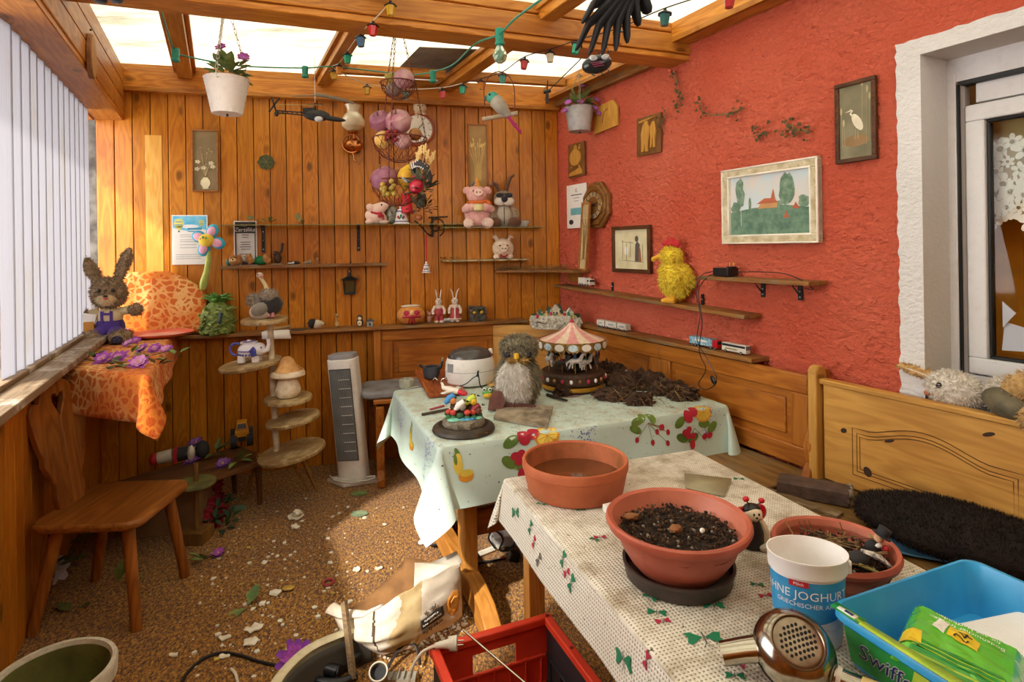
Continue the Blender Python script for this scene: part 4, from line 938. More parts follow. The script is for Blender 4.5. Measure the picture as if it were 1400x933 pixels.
def pressed(u, v, w, h, label, kind):
    s, k = BT('framed_picture', label, 'picture', u, v, .002)
    q = MB(1, LTWOOD); q.frame(w, h, .011, -.016, 0); q.build('frame', s, bevel=.002)
    q = MB(1, M('#8d7a58', .8, hex2='#7c6a4a', vs=8) if kind else M('#b08f5c', .8, hex2='#9f7f4e', vs=8)); q.box((0, -.005, 0), (w-.02, .006, h-.02)); y = -.0095
    if kind:
        q.M = Matrix.Diagonal((1, 1, h/.52, 1)); q.m(M('#e8dfb8', .7)); q.prism([(-.012, -.14), (.012, -.14), (.028, -.17), (.03, -.195), (.015, -.225), (.02, -.235), (-.02, -.235), (-.015, -.225), (-.03, -.195), (-.028, -.17)], y-.001, y); r = random.Random(4)
        for (x, z) in ((-.045, -.01), (.035, -.02), (-.01, -.06), (.045, -.05), (-.05, -.07)):
            for j in range(5): a = j*1.257; q.disc((x+.01*math.cos(a), z+.01*math.sin(a)), .008, .006, y-.0008-.0001*j, 7, a)
        for j in range(14): x = r.uniform(-.05, .05); z = r.uniform(-.1, .15)*(1-abs(x)*6); q.m(M('#c9b98c', .8)); q.tube([(0, y, -.13), (x*.6, y, z*.4-.05), (x, y, z)], .0008, 4); q.disc((x, z), .005, .004, y-.001, 6)
    else:
        q.m(M('#f0d488', .7))
        for j in range(9): x = (j-4)*.008; zt = .06+.03*(j % 3); q.tube([(x*.7, y, -.17), (x*.8, y, -.05), (x*2.0, y, zt)], .0016, 4); q.ell((x*2.1, y, zt+.01), (.004, .002, .018), (0, x*12, 0), 6, 5)
        for sx in (-1, 1):
            for j in range(5): a = -.4+j*.5; q.ell((sx*.035+.016*math.cos(a+PI/2), y, .08+.016*math.sin(a+PI/2)), (.004, .002, .016), (0, -a, 0), 6, 5)
    q.build('flower_panel', s)
w_, h_ = bsize(262, 177, 300, 263); pressed(281, 220, w_, h_, 'tall framed picture of pale flowers in a vase on the wood wall', 1)
w_, h_ = bsize(639, 177, 667, 254); h_ = .48; pressed(653, 216, w_, .50, 'tall framed picture of golden straw grasses on the wood wall behind the party pig', 0)
w_, h_ = bsize(235, 295, 285, 362)
s, k = BT('certificate', 'white certificate with hot air balloons in a blue sky on the wood wall', 'certificate', 260, 328, .002)
q = MB(1, PAPER); q.box((0, -.003, 0), (w_, .005, h_)); y = -.0058; q.m(M('#4fb4de', .7, hex2='#8fd0ea', vs=14)); q.poly([(-w_*.47, y, h_*.48), (-w_*.47, y, h_*.24), (-.02, y, h_*.18), (.05, y, h_*.23), (w_*.47, y, h_*.2), (w_*.47, y, h_*.48)][::-1])
for (x, z, r_) in ((-w_*.30, h_*.33, .03), (w_*.33, h_*.35, .017)):
    q.m(M('#e8e27a', .6)); q.disc((x, z), r_, r_*1.05, y-.0004, 16); q.poly([(x-r_*.85, y-.0004, z-r_*.5), (x+r_*.85, y-.0004, z-r_*.5), (x+r_*.2, y-.0004, z-r_*1.5), (x-r_*.2, y-.0004, z-r_*1.5)][::-1]); q.m(M('#4aa3c8', .6)); q.disc((x, z+r_*.35), r_*.8, r_*.1, y-.0008); q.disc((x, z-r_*.3), r_*.88, r_*.1, y-.0008); q.m(BLACKM); q.box((x, y-.0006, z-r_*1.75), (r_*.3, .0006, r_*.3))
q.m(M('#f4f8fa', .7)); q.disc((.0, h_*.27), w_*.25, h_*.04, y-.0003); q.m(M('#3a9fc4', .7)); q.box((.03, y-.0006, h_*.22), (w_*.4, .0005, .012)); q.box((.02, y-.0006, h_*.17), (w_*.3, .0005, .006)); q.m(M('#8a8f98', .8))
for z in (.10, .06, 0, -.04, -.1, -.16, -.3, -.34, -.38): q.box((-.01, y, z*h_), (w_*(.7 if z < -.2 else .45), .0005, .0025))
q.build('sheet', s)
w_, h_ = bsize(320, 304, 352, 361)
s, k = BT('certificate', 'black headed Zertifikat sheet in a slim white frame behind the long glass shelf', 'certificate', 336, 333, .002)
q = MB(1, WHITEP); q.frame(w_, h_+.02, .006, -.012, 0); q.build('frame', s)
q = MB(1, M('#3a3836', .6)); q.box((0, -.004, 0), (w_-.008, .004, h_)); q.m(M('#d6d2cc', .7)); q.box((0, -.0062, -h_*.10), (w_*.80, .001, h_*.68)); q.m(M('#f4f2ee', .6))
q.text('Zertifikat', .038, lambda x, y_: (x, -.0068, h_*.285 + y_), shear=.3); q.text('PILOT', .02, lambda x, y_: (x, -.0068, h_*.405 + y_)); q.m(INK)
for i, ww in enumerate((.3, .26, 0, .45, .4, .5, .4, 0, .5, .2, 0, .4, 0, .5)):
    if ww: q.box((0, -.007, h_*.20 - i*.016), (w_*ww, .0006, .004))
q.build('sheet', s)
p = on_plane(121, 77, LW0 + LWN*.161, LWN); s = T('oval_plaque', 'oval slice of pale wood hung on the left ceiling beam', 'plaque', p, RZL)
q = MB(1, wood('slice_bark', '#9a6a3a', '#7c4e24', 'y', 1, 0, .6)); q.prism([(.072*math.cos(i*PI/16), .105*math.sin(i*PI/16)) for i in range(32)], -.02, 0); q.build('bark_rim', s, bevel=.004)
q = MB(1, wood('slice_face', '#c99a5c', '#b5833f', 'y', 2, 0, .6)); q.prism([(.064*math.cos(i*PI/16), .097*math.sin(i*PI/16)) for i in range(32)], -.0225, -.018); q.m(BLACKM); q.ell((0, -.01, .125), .005); q.build('wood_face', s)
LEAFG = M('#5f6a3a', .7, hex2='#454a28', vs=30); LEAFB = M('#7a8a4a', .6, hex2='#4f6a38', vs=20)
s, k = BT('dried_leaf', 'round dull green leaf stuck on the wood wall right of the flower vase picture', 'leaf', 364, 222, .006)
q = MB(1, M('#4f5634', .75, hex2='#3c4226', vs=40)); P = [(.052*(1+.12*math.cos(i*2.5))*math.cos(i*PI/10), .05*(1+.1*math.sin(i*3.1))*math.sin(i*PI/10)) for i in range(20)]; q.prism(P, -.004, 0); q.m(M('#8b8a5a', .7))
for i in range(6): a = i*1.05; q.tube([(0, -.005, 0), (.042*math.cos(a), -.005, .042*math.sin(a))], .0012, 4)
q.build('blade', s)
CRP = M('#4a3a22', .9, hex2='#6a5a34', vs=40)
def creeper(label, pts, nleaf, seed, stem=None):
    r = random.Random(seed); c = on_right(*pts[0], .01); s = T('dried_creeper', label, 'creeper', c, RZR)
    L_ = [Vector(((on_right(u, v)-on_right(*pts[0])).dot(RWD), -.012, on_right(u, v).z-c.z)) for u, v in pts]
    q = MB(1, M('#8a7048', .9)); sp = spline(L_, 6); q.tube(sp, [.006*(1-.7*i/len(sp)) for i in range(len(sp))], 6); q.build('stem', s)
    q = MB(1, CRP)
    for i in range(nleaf):
        b_ = r.choice(sp); c_ = b_ + Vector((r.gauss(0, .02), r.uniform(-.012, 0), r.gauss(0, .022))); a = r.uniform(0, 6); l = r.uniform(.005, .013)
        q.poly([c_ + Vector((l*math.cos(a+t), r.uniform(-.008, .004), l*m_*math.sin(a+t))) for t, m_ in ((0, 1), (1.2, .6), (2.4, .8), (3.4, 1), (4.7, .6))])
    q.build('dead_leaf', s, kind='stuff')
creeper('grey creeper branch clinging to the middle of the red wall', [(1018, 149), (1000, 156), (975, 158), (960, 150), (962, 138)], 26, 1)
creeper('dead ivy sprig on the red wall left of the heron picture', [(1108, 180), (1090, 178), (1085, 172), (1070, 182)], 34, 2)
creeper('short dead sprig left of the dead ivy on the red wall', [(1050, 183), (1040, 185), (1032, 188)], 18, 3)
creeper('dry creeper trail in the wall bend below the beam end', [(925, 100), (928, 120), (932, 140), (928, 150)], 26, 4)
creeper('dry sprig beside the plaque of two figures', [(912, 158), (908, 168), (906, 176)], 16, 5)
def chain(mb, a, b, n, r=.006, t=.0016):
    a, b = Vector(a), Vector(b); d = (b-a).normalized(); s1 = d.orthogonal().normalized(); s2 = d.cross(s1)
    for i in range(n):
        c = a.lerp(b, (i+.5)/n); l = (b-a).length/n*.62; w_ = s1 if i % 2 else s2
        mb.tube([c + d*(l*math.cos(j*PI/5)) + w_*(r*math.sin(j*PI/5)) for j in range(10)], t, 5, closed=True)
def leafcl(mb, c, r, n, seed, L=.05, w=.02, mat=None, spread=1.):
    rr = random.Random(seed); c = Vector(c); mb.m(mat or LEAFB)
    for i in range(n):
        a = rr.uniform(0, 2*PI); e = rr.uniform(-.2, 1.2); d = Vector((math.cos(a)*math.cos(e), math.sin(a)*math.cos(e), math.sin(e)))
        o = c + d*r*rr.uniform(.2, 1)*spread; sd = d.cross(Vector((0, 0, 1))); sd = sd.normalized() if sd.length > .01 else Vector((1, 0, 0)); up = sd.cross(d); l = L*rr.uniform(.7, 1.3)
        mb.add([o, o + d*l*.4 + sd*w + up*.004, o + d*l*.75 + sd*w*.6 - up*.002, o + d*l - up*l*.15, o + d*l*.75 - sd*w*.6 - up*.002, o + d*l*.4 - sd*w + up*.004, o + d*l*.5 - up*.006], [(0, 1, 6), (1, 2, 6), (2, 3, 6), (3, 4, 6), (4, 5, 6), (5, 0, 6)])
def bloom(mb, c, R, mats, n=8, layers=2, nrm=(0, -.5, 1), seed=0, center=None):
    r = random.Random(seed); c = Vector(c); nv = Vector(nrm).normalized(); a1 = nv.orthogonal().normalized(); a2 = nv.cross(a1)
    for l in range(layers):
        mb.m(mats[l % len(mats)])
        for i in range(n):
            a = 2*PI*i/n + l*.4 + r.uniform(-.15, .15); d = a1*math.cos(a)+a2*math.sin(a); sd = nv.cross(d); RR = R*(1-.3*l)*r.uniform(.85, 1.1); w = R*2.3/n
            h0 = nv*(R*.08*(l+1)); lift = nv*(RR*(.25+.3*l))
            mb.add([c + h0, c + d*RR*.55 + sd*w + lift*.7, c + d*RR + sd*w*.5 + lift, c + d*RR*1.02 + lift*.85, c + d*RR - sd*w*.5 + lift, c + d*RR*.55 - sd*w + lift*.7, c + d*RR*.55 + lift*.45], [(0, 1, 6), (1, 2, 6), (2, 3, 6), (3, 4, 6), (4, 5, 6), (5, 0, 6)])
    mb.m(center or M('#d9c25a', .7)); mb.ell(c + nv*R*.2, R*.14, seg=7, rings=5)
PURP = M('#b04fb8', .7, hex2='#8f3aa0', vs=30, sheen=.2); PINKF = M('#d08ac8', .7, hex2='#b86ab0', vs=30); REDF = M('#a3182c', .7, hex2='#7c0f20'); MAUVE = M('#a8587c', .7, hex2='#8a4068')
def basket(u, v, d, R0, R1, h, label, mat, seed, chainmat, flowers):
    P = at_d(u, v, d); s = T('hanging_basket', label, 'hanging planter', (P.x, P.y, P.z))
    q = MB(1, mat); n = 84; rows = 10
    prof = [(R1*.96, -h), (R1, -h)] + [(R1+(R0-R1)*i/rows*1.0, -h + h*i/rows) for i in range(1, rows)] + [(R0, -.004), (R0*1.03, 0), (R0*.95, 0), (R0*.9, -.02), (0, -.03)]
    q.lathe(prof, (0, 0, 0), n, wob=lambda a, i: .03*max(-1, min(1, 2*math.sin(a*14 + (i % 2)*PI)))*(1 if 2 <= i <= rows else 0)); q.m(BLACKM); q.cyl((0, 0, -h-.012), (0, 0, -h), .005)
    q.build('woven_pot', s, smooth=30)
    top = 2.70 - P.z
    for i in range(3):
        a = i*2*PI/3 + .5; q = MB(1, chainmat); e = (R0*1.0*math.cos(a), R0*1.0*math.sin(a), -.004); m_ = (.012*math.cos(a), .012*math.sin(a), top*.86)
        chain(q, e, m_, int(top/.028)); q.build('chain', s)
    q = MB(1, chainmat); q.tube([(0, 0, top*.84), (0, 0, top)], .002, 5); q.torus((0, 0, top*.85), .012, .002, 'y', 12, 5); q.build('hook', s)
    q = MB(1); leafcl(q, (0, 0, .01), R0*.7, 40, seed, R0*.65, R0*.24, LEAFB); q.build('foliage', s)
    for j, (x, y, z) in enumerate(flowers): q = MB(1); bloom(q, (x, y, z), .028, (MAUVE, PURP), 6, 2, (x*3, -.6, .5), j); q.build('blossom', s)
CHW = M('#d8d6ce', .4, .4); CHG = M('#8f8878', .4, .6)
basket(310, 108, 2.75, .098, .066, .165, 'white woven hanging basket with green plant and white chains, left', WHITEP, 1, CHW, [(.0, -.05, .13), (.09, -.02, .09), (.07, .02, .11)])
basket(792, 147, 4.0, .098, .072, .165, 'grey woven hanging basket with faded pink flowers by the red wall', M('#b9b8b8', .5, hex2='#98979a', dirt=.2), 2, CHG, [(-.08, -.05, .02), (-.1, -.03, -.03), (.1, -.05, -.02), (.12, -.06, -.06), (.0, -.06, .02), (.11, -.03, .04), (.03, 0, .15)])
HB = M('#17181a', .5, hex2='#2c2a26', vs=30)
P = at_d(425, 157, 3.7); s = T('toy_helicopter', 'black toy helicopter hanging on a string in front of the wood wall', 'toy', P, 0); k = 3.7/F
q = MB(k, HB); q.ell((8, 0, -1), (19, 6, 8), (0, .1, 0)); q.ell((30, 0, -6), (18, 4, 3.5), (0, .15, 0)); q.box((-2, 0, 6), (16, 7, 6)); q.build('fuselage', s)
q = MB(k, HB)
for dz in (-1.5, 2): q.tube([(-8, 0, dz+1), (-48, 0, 5+dz*.8)], 1.0, 5)
for i in range(6): q.tube([(-12-i*6, 0, 1.2), (-15-i*6, 0, 5)], .7, 4)
for a in (0, 1.57): q.box((-50, 0, 14), (2, 1.2, 24), rot=(0, a*.6-.3, 0))
q.ell((-47, 0, 2), (3, 2, 4)); q.build('tail_boom', s)
q = MB(k, HB); q.cyl((6, 0, 8), (6, 0, 16), 1.2); q.box((6, 0, 14), (22, 2, 1)); q.build('rotor_mast', s)
q = MB(k, M('#c9b46a', .5)); q.box((-15, -3, 13), (60, 2.0, .5), rot=(0, 0, .1)); q.build('rotor_blade', s)
q = MB(k, M('#d8dde2', .1, .2)); q.ell((12, -4, -7), (6, 4, 4)); q.build('cockpit_glass', s)
q = MB(k, M('#e6e0d4', .7)); q.tube([(6, 0, 16), (6, 0, 78)], .5, 5); q.build('string', s)
P = at_d(440, 133, 3.66); q = MB(3.66/F, M('#8a8070', .8, hex2='#6a6050')); q.tube([(-8, 0, 4), (8, 0, 1), (28, 0, -4), (44, 0, -9)], [2.6, 2.4, 2.2, 1.6], 7); q.tube([(-4, 0, 3), (-40, 0, 2)], .8, 5); o = q.build('twig_stick', loc=P); tag(o, 'bare grey stick hung above the toy helicopter', 'stick')
def lantern(parent, P, s, col, tilt, name='lantern'):
    q = MB(s, BLACKM); q.lathe([(.7, 0), (.62, .12), (.25, .32), (.16, .38), (.16, .55), (0, .55)], (0, 0, 0), 6); q.build('lantern_roof', parent, loc=P, rot=(0, tilt, .3))
    q = MB(s, col); q.lathe([(.30, -1.0), (.36, -1.0), (.52, -.02), (.50, 0)], (0, 0, 0), 6); q.m(BLACKM)
    return q.build(name, parent, loc=P, rot=(0, tilt, .3))
def colm(h): return M(h, .3, 0, trans=.25, var=.15)
LC = {'y': colm('#e0b020'), 'r': colm('#d02a2a'), 'b': colm('#3f78a8'), 'g': colm('#12b088'), 'o': colm('#e08a1a'), 't': colm('#4fa89a'), 'd': colm('#1f6a68'), 'w': colm('#d8cdb0')}
lanterns = [(534, 8, 2.6, 'y', 0), (510, 36, 2.6, 'r', .05), (493, 52, 2.8, 'b', -.05), (475, 76, 3.2, 'g', .0), (464, 92, 3.45, 'o', .05), (456, 99, 3.5, 'y', -.1), (502, 120, 3.7, 'y', 0), (555, 127, 3.75, 't', 0), (605, 125, 3.7, 'r', -.1), (633, 119, 3.65, 'g', .1), (658, 113, 3.6, 'o', 0), (687, 104, 3.4, 't', 0), (717, 84, 3.1, 'r', .15), (752, 74, 3.0, 'w', 0), (789, 62, 2.7, 'g', .3), (846, 46, 2.5, 'o', .1), (909, 20, 2.2, 'd', .05), (998, -6, 2.0, 'r', .1)]
P0 = at_d(540, -30, 2.4); ls = T('lantern_light_string', 'string of small coloured plastic lanterns draped across the ceiling', 'string lights', P0)
pts = [Vector((0, 0, 0))]
for (u, v, d_, c, t) in lanterns:
    P = at_d(u, v, d_)-P0; lantern(ls, P, .042, LC[c], t); pts.append(P + Vector((0, 0, .024)))
pts.append(at_d(1100, -40, 1.9)-P0)
q = MB(1, M('#cfc8b8', .6)); q.tube(spline(pts[:11], 5), .0026, 5); q.build('pale_cord', ls)
q = MB(1, BLACKM); q.tube(spline(pts[10:], 5), .0026, 5); q.build('black_cord', ls)
GC = M('#1f8a72', .4, var=.2); P0 = at_d(212, -12, 2.3); gs = T('party_light_cable', 'green cable with bulb sockets and one green bulb looped below the roof', 'string lights', P0)
gp = [(212, -12, 2.3), (222, 20, 2.6), (238, 68, 3.0), (250, 76, 3.1), (330, 90, 3.4), (416, 93, 3.6), (450, 91, 3.6), (500, 96, 3.6), (560, 102, 3.5), (592, 98, 3.35), (620, 88, 3.1), (650, 60, 2.7), (682, 47, 2.4), (705, 25, 2.2), (760, -15, 1.9)]
q = MB(1, GC); q.tube(spline([at_d(*a)-P0 for a in gp], 6), .0042, 7); q.build('cable', gs)
for (u, v, d_, on) in ((240, 70, 3.0, 0), (417, 94, 3.6, 0), (592, 100, 3.35, 0), (683, 44, 2.4, 1)):
    P = at_d(u, v, d_)-P0; q = MB(1.25, GC); q.lathe([(.011, .012), (.014, .010), (.016, -.004), (.014, -.012), (.015, -.016), (.013, -.03), (.0165, -.034), (.0165, -.042), (.010, -.045), (0, -.04)], (0, 0, 0), 14); q.cyl((-.014, 0, .006), (.014, 0, .006), .006); q.build('socket', gs, loc=P)
    if on: q = MB(1, M('#8fbfa0', .15, 0, trans=.6)); q.lathe([(.012, -.045), (.014, -.06), (.026, -.08), (.030, -.098), (.024, -.116), (.012, -.126), (0, -.128)], (0, 0, 0), 18); q.build('bulb', gs, loc=P, label='green glass bulb')
P = on_back(483, 180, .09); k = P.y/F; s = T('wall_oil_lamp', 'copper wall oil lamp with cream glass shade', 'lamp', P, RZB)
q = MB(k, M('#e8dcc0', .25, 0, trans=.2, hex2='#cbb98e', vs=9)); q.lathe([(10, 36), (11, 36), (8, 30), (8, 26), (12, 22), (16, 14), (15, 7), (9, 2), (7, 1)], (0, 0, 0), 20); q.build('glass_shade', s)
q = MB(k, COPPER); q.lathe([(6, 2), (7, -1), (4, -4), (4, -10), (9, -12), (13, -17), (13, -22), (8, -26), (3, -28), (2, -32), (0, -33)], (0, 0, 0), 20); q.build('oil_font', s)
q = MB(k, COPPER); q.torus((-3, -2, -17), 12, 1.3, 'y', 24, 6); q.build('ring_handle', s); q = MB(k, BRASS); q.cyl((0, 17, -18), (0, 14, -18), 11, None, 20); q.tube([(0, 15, -18), (0, 8, -22), (0, 2, -24)], 1.4, 6); q.tube([(0, -1, -32), (0, -1, -38), (2, -1, -40)], 1, 6); q.build('wall_bracket', s)
s, k = BT('wall_clock', 'round clock with pale dial and reddish rim on the wood wall behind the fruit basket', 'clock', 571, 178, .0)
q = MB(k, M('#9a4a22', .35, hex2='#7a3616')); q.cyl((0, -6, 0), (0, 0, 0), 23, None, 36); q.torus((0, -6, 0), 21, 2.2, 'y', 36, 8); q.build('rim', s); q = MB(k, M('#e6e2d2', .5)); q.cyl((0, -6.8, 0), (0, -5, 0), 19.5, None, 32); q.m(INK)
for i in range(12): a = i*PI/6; q.box((16.5*math.sin(a), -7.0, 16.5*math.cos(a)), (.8, .3, 3), rot=(0, a, 0))
q.build('dial', s)
for a, l in ((2.5, 15), (.7, 10)): q = MB(k, INK); q.box((l/2*math.sin(a), -7.3, l/2*math.cos(a)), (.9, .3, l), rot=(0, a, 0)); q.build('clock_hand', s)
P = on_back(574, 154, .03); s = T('cat_figurine', 'small pale cat figurine peering over the round clock', 'figurine', P, RZB); k = P.y/F; CRM = M('#e0d2b4', .6, hex2='#c0aa84', vs=30)
q = MB(k, CRM); q.ell((0, 0, 6), (9.5, 6, 8)); q.ell((-5, 1, -2), (4, 4, 3)); q.ell((5, 1, -2), (4, 4, 3)); q.ell((0, 1, -1), (9, 4, 3)); q.build('head', s)
for sx in (-1, 1): q = MB(k, CRM); q.tube([(sx*6, 0, 11), (sx*8, 0, 17)], [3.4, .4], 8); q.build('ear', s)
q = MB(k, INK); q.ell((-3, -5.2, 8), 1); q.ell((3, -5.2, 8), 1); q.ell((0, -6, 5), (1, .6, .7)); q.build('face', s)
P0 = at_d(543, 22, 2.9); k = 2.9/F; s = T('wire_fruit_basket', 'rusty three-tier wire fruit basket hanging from the roof, filled with faux fruit', 'basket', P0)
RUST = M('#5a2a1c', .6, .3, hex2='#7a3a26')
tiers = [(0, -92, 24, 22), (1, -168, 37, 32), (-2, -226, 37, 34)]
for i, (x, z, R, dp) in enumerate(tiers):
    q = MB(k, RUST); q.torus((x, 0, z), R, .9, 'z', 32, 5)
    for j in range(22):
        a0 = 2*PI*j/22
        for sg in (1, -1): q.tube([(x+R*math.cos(a0+sg*t*.8)*math.cos(t*1.45), R*math.sin(a0+sg*t*.8)*math.cos(t*1.45), z - dp*math.sin(t*1.45)) for t in (0, .3, .6, .85)], .38, 3)
    q.torus((x, 0, z-dp*.97), R*.25, .7, 'z', 14, 4); q.build('wire_bowl', s)
for i, (x, z, R, dp) in enumerate(tiers):
    zt = 0 if i == 0 else tiers[i-1][1]; R0 = 1 if i == 0 else tiers[i-1][2]*.98
    for j in range(3): a = .4+j*2*PI/3; q = MB(k, RUST); chain(q, (x+R*math.cos(a), R*math.sin(a), z), (R0*math.cos(a)+x, R0*math.sin(a), zt), 13 if i != 2 else 8, 1.2, .4); q.build('chain', s)
AP = M('#9a5a6a', .5, hex2='#c7a2a0', vs=14, dirt=.25); APP = M('#7a4058', .5, hex2='#a06a7a', vs=14, dirt=.2); YEL = M('#d8b02a', .45, hex2='#c08a1a', vs=14, dirt=.2); ORG = M('#b87a3a', .5, hex2='#8a5a2a', vs=16, dirt=.3); RDB = M('#9a1f2c', .45, hex2='#6a1420'); GRY = M('#9a8a7a', .6, hex2='#6a5a52', vs=18, dirt=.3); GRA = M('#b89a3a', .45, hex2='#8a722a')
def fruit(name, label, cat, x, y, z, r, mat, kind='apple', rot=(0, 0, 0)):
    q = MB(k, mat); R = r
    if kind == 'apple': q.lathe([(0, -R*.78), (R*.3, -R*.86), (R*.75, -R*.6), (R, 0), (R*.85, R*.55), (R*.45, R*.82), (R*.15, R*.75), (0, R*.6)], (0, 0, 0), 20); q.m(OLDW); q.tube([(0, 0, R*.6), (R*.1, 0, R*1.1)], R*.06, 5)
    elif kind == 'pear': q.lathe([(0, -R), (R*.7, -R*.85), (R, -R*.2), (R*.7, R*.5), (R*.35, R*1.0), (R*.3, R*1.3), (0, R*1.45)], (0, 0, 0), 18); q.m(OLDW); q.tube([(0, 0, R*1.4), (R*.1, 0, R*1.8)], R*.06, 5)
    elif kind == 'lemon': q.lathe([(0, -R*1.45), (R*.22, -R*1.3), (R*.8, -R*.7), (R, 0), (R*.8, R*.7), (R*.22, R*1.3), (0, R*1.45)], (0, 0, 0), 18)
    elif kind == 'grapes':
        r_ = random.Random(int(x)+7)
        for i in range(16): q.ell((r_.uniform(-R, R), r_.uniform(-R*.6, R*.4), r_.uniform(-R, R)*.9), R*.36, seg=8, rings=6)
    else: q.ell((0, 0, 0), (R, R, R*.95), seg=18, rings=12, amp=.04)
    o = q.build(name, loc=P0 + Vector((x, y, z))*k, rot=rot); tag(o, label, cat)
fruit('faux_apple', 'large purple netted apple in the top tier of the wire basket', 'fruit', 9, -6, -88, 14, AP, 'x')
fruit('faux_lemon', 'yellow green lemon with pale tip in the top tier of the wire basket', 'fruit', -8, -4, -86, 7.5, M('#a89a3a', .45, hex2='#8a8030'), 'lemon', (0, 1.9, 0))
fruit('faux_plum', 'wrinkled brownish plum at the bottom of the top tier', 'fruit', -6, 0, -100, 11, GRY, 'x')
fruit('faux_apple', 'dark purple apple at the left of the middle tier', 'fruit', -22, -14, -147, 15, APP, 'apple', (.9, -.3, 0))
fruit('faux_apple', 'largest dusty purple apple in the centre of the middle tier', 'fruit', 3, -18, -149, 18, AP, 'apple', (.7, -.2, 0))
fruit('faux_peach', 'cream and yellow peach low in the middle tier', 'fruit', -17, -16, -172, 13, M('#d8b88a', .5, hex2='#c99a2a', vs=10), 'x')
fruit('faux_pomegranate', 'pinkish netted pomegranate low in the middle tier', 'fruit', 9, -20, -175, 12, AP, 'apple', (.4, .4, 0))
fruit('faux_berries', 'cluster of red berries between the middle tier apples', 'fruit', -4, -30, -170, 8, RDB, 'grapes')
fruit('faux_orange', 'small dull orange at the right of the middle tier', 'fruit', 24, -10, -164, 9, ORG, 'x')
fruit('faux_apple', 'big plum coloured apple at the left of the bottom tier', 'fruit', -17, -16, -225, 19, APP, 'apple', (.3, -.4, 0))
fruit('faux_lemon', 'bright yellow lemon upright in the bottom tier', 'fruit', 13, -18, -223, 13, YEL, 'lemon', (.0, .2, 0))
fruit('faux_grapes', 'bunch of golden green grapes low in the bottom tier', 'fruit', -8, -33, -238, 10, GRA, 'grapes')
fruit('faux_pear', 'brownish pear at the back of the bottom tier', 'fruit', 0, 8, -215, 10, ORG, 'pear', (0, .9, 0))
P0 = at_d(684, 158, 3.0); k = 3.0/F; s = T('parrot_swing', 'hoop swing with wooden perch hanging from the roof', 'swing', P0)
q = MB(k, RUST); q.tube([(-20, 0, -4)] + [(-1+21*math.cos(PI-i*PI/12)*1.0, 0, 32+28*math.sin(i*PI/12)) for i in range(13)] + [(20, 0, -2)], .8, 6); q.build('hoop', s)
q = MB(k, M('#b8a890', .7, hex2='#8a7860')); q.cyl((-25, 0, -5), (24, 0, 3), 3, None, 10); q.build('perch', s)
q = MB(k, M('#8a8478', .6)); q.tube([(-1, 0, 60), (-1, 0, 150)], .4, 4); q.build('string', s)
s = T('parrot_figure', 'green headed pink tailed parrot figure on the hanging hoop swing', 'bird', P0)
TEAL = M('#4aa890', .6, hex2='#2f8a78'); PGR = M('#a8a090', .7, hex2='#7a7468')
q = MB(k, PGR); q.tube([(-9, -1, 24), (-6, -1, 20), (2, -1, 10), (9, -1, 2), (12, -1, -2)], [7, 10, 9, 6, 4], 14); q.build('body', s)
q = MB(k, TEAL); q.ell((-10, -1, 24), (9, 8, 8.5)); q.ell((-5, -3, 18), (8, 7, 7)); q.build('head', s)
q = MB(k, M('#5a544a', .5)); q.tube([(-17, -1, 25), (-20, -1, 23), (-20, -1, 19)], [3.4, 2.6, .4], 8); q.build('beak', s)
q = MB(k, M('#c41f78', .6, hex2='#8a1458')); q.tube([(8, -1, 2), (18, -2, -12), (26, -2, -22), (29, -2, -27)], [4, 6, 5, .6], 8, sq=.4); q.m(INK); q.ell((20, -4, -13), (2.4, 1, 1.6)); q.ell((26, -4, -22), (2, 1, 1.6)); q.build('tail', s)
q = MB(k, INK); q.ell((-14, -8, 27), 1.6); q.build('eye', s)
P0 = at_d(850, -20, 1.75); k = 1.75/F; s = T('feathered_bird_decoration', 'black feathered bird hanging from the roof, its wing feathers pointing down', 'bird', P0)
BLK = M('#0c0c0f', .75, hex2='#17171c', sheen=.05)
q = MB(k, BLK); tips = [(-66, -85, 8), (-48, -86, 9), (-31, -91, 9), (-13, -86, 8.5), (-46, -60, 7), (2, -78, 8), (18, -60, 7)]
for i, (x, z, r) in enumerate([(-64, 86, 8), (-46, 92, 8), (-28, 92, 8), (-10, 88, 8), (6, 78, 8), (22, 56, 8), (36, 40, 9), (-56, 52, 8)]):
    q.tube([(40, i*1.5, 22), (12+x*.3, i, -z*.30+8), (x*.72, -i, -z*.70+8), (x*.93, -i, -z*.93), (x, -i*.8, -z*1.02)], [22, 22, r*1.6, r*1.15, r*.55], 12, sq=.4)
q.build('wing', s)
q = MB(k, BLK); q.ell((50, 10, 30), (60, 26, 30), (0, -.4, 0)); q.ell((110, 6, 58), (24, 18, 18)); q.fur(900, 7); q.build('body', s)
q = MB(k, M('#2a2a2c', .4)); q.tube([(128, 6, 60), (152, 6, 52)], [6, .6], 8); q.build('beak', s)
q = MB(k, INK); q.tube([(50, 10, 50), (50, 10, 230)], .6, 5); q.build('string', s)
P0 = at_d(816, 88, 1.95); k = 1.95/F; s = T('toy_beetle', 'shiny grey black toy beetle hung below the black feathered wing', 'toy', P0)
q = MB(k, M('#3a3d40', .2, .3, hex2='#232527')); q.ell((0, 0, 0), (21, 13, 12.5), (0, -.2, 0), 24, 14); q.build('shell', s)
q = MB(k, M('#c9ccce', .2, .2)); q.ell((-6, -11, 5), (6, 2.4, 4), (0, .3, 0)); q.ell((9, -10, 6), (7, 2.4, 4), (0, -.5, 0)); q.build('eye_patch', s)
q = MB(k, M('#a84a6a', .5))
for i in range(3): q.tube([(-10+i*2, -12.2, -2-i*2.4), (4+i*2, -12.8, 0-i*2.4)], .7, 4)
q.build('stripe', s)
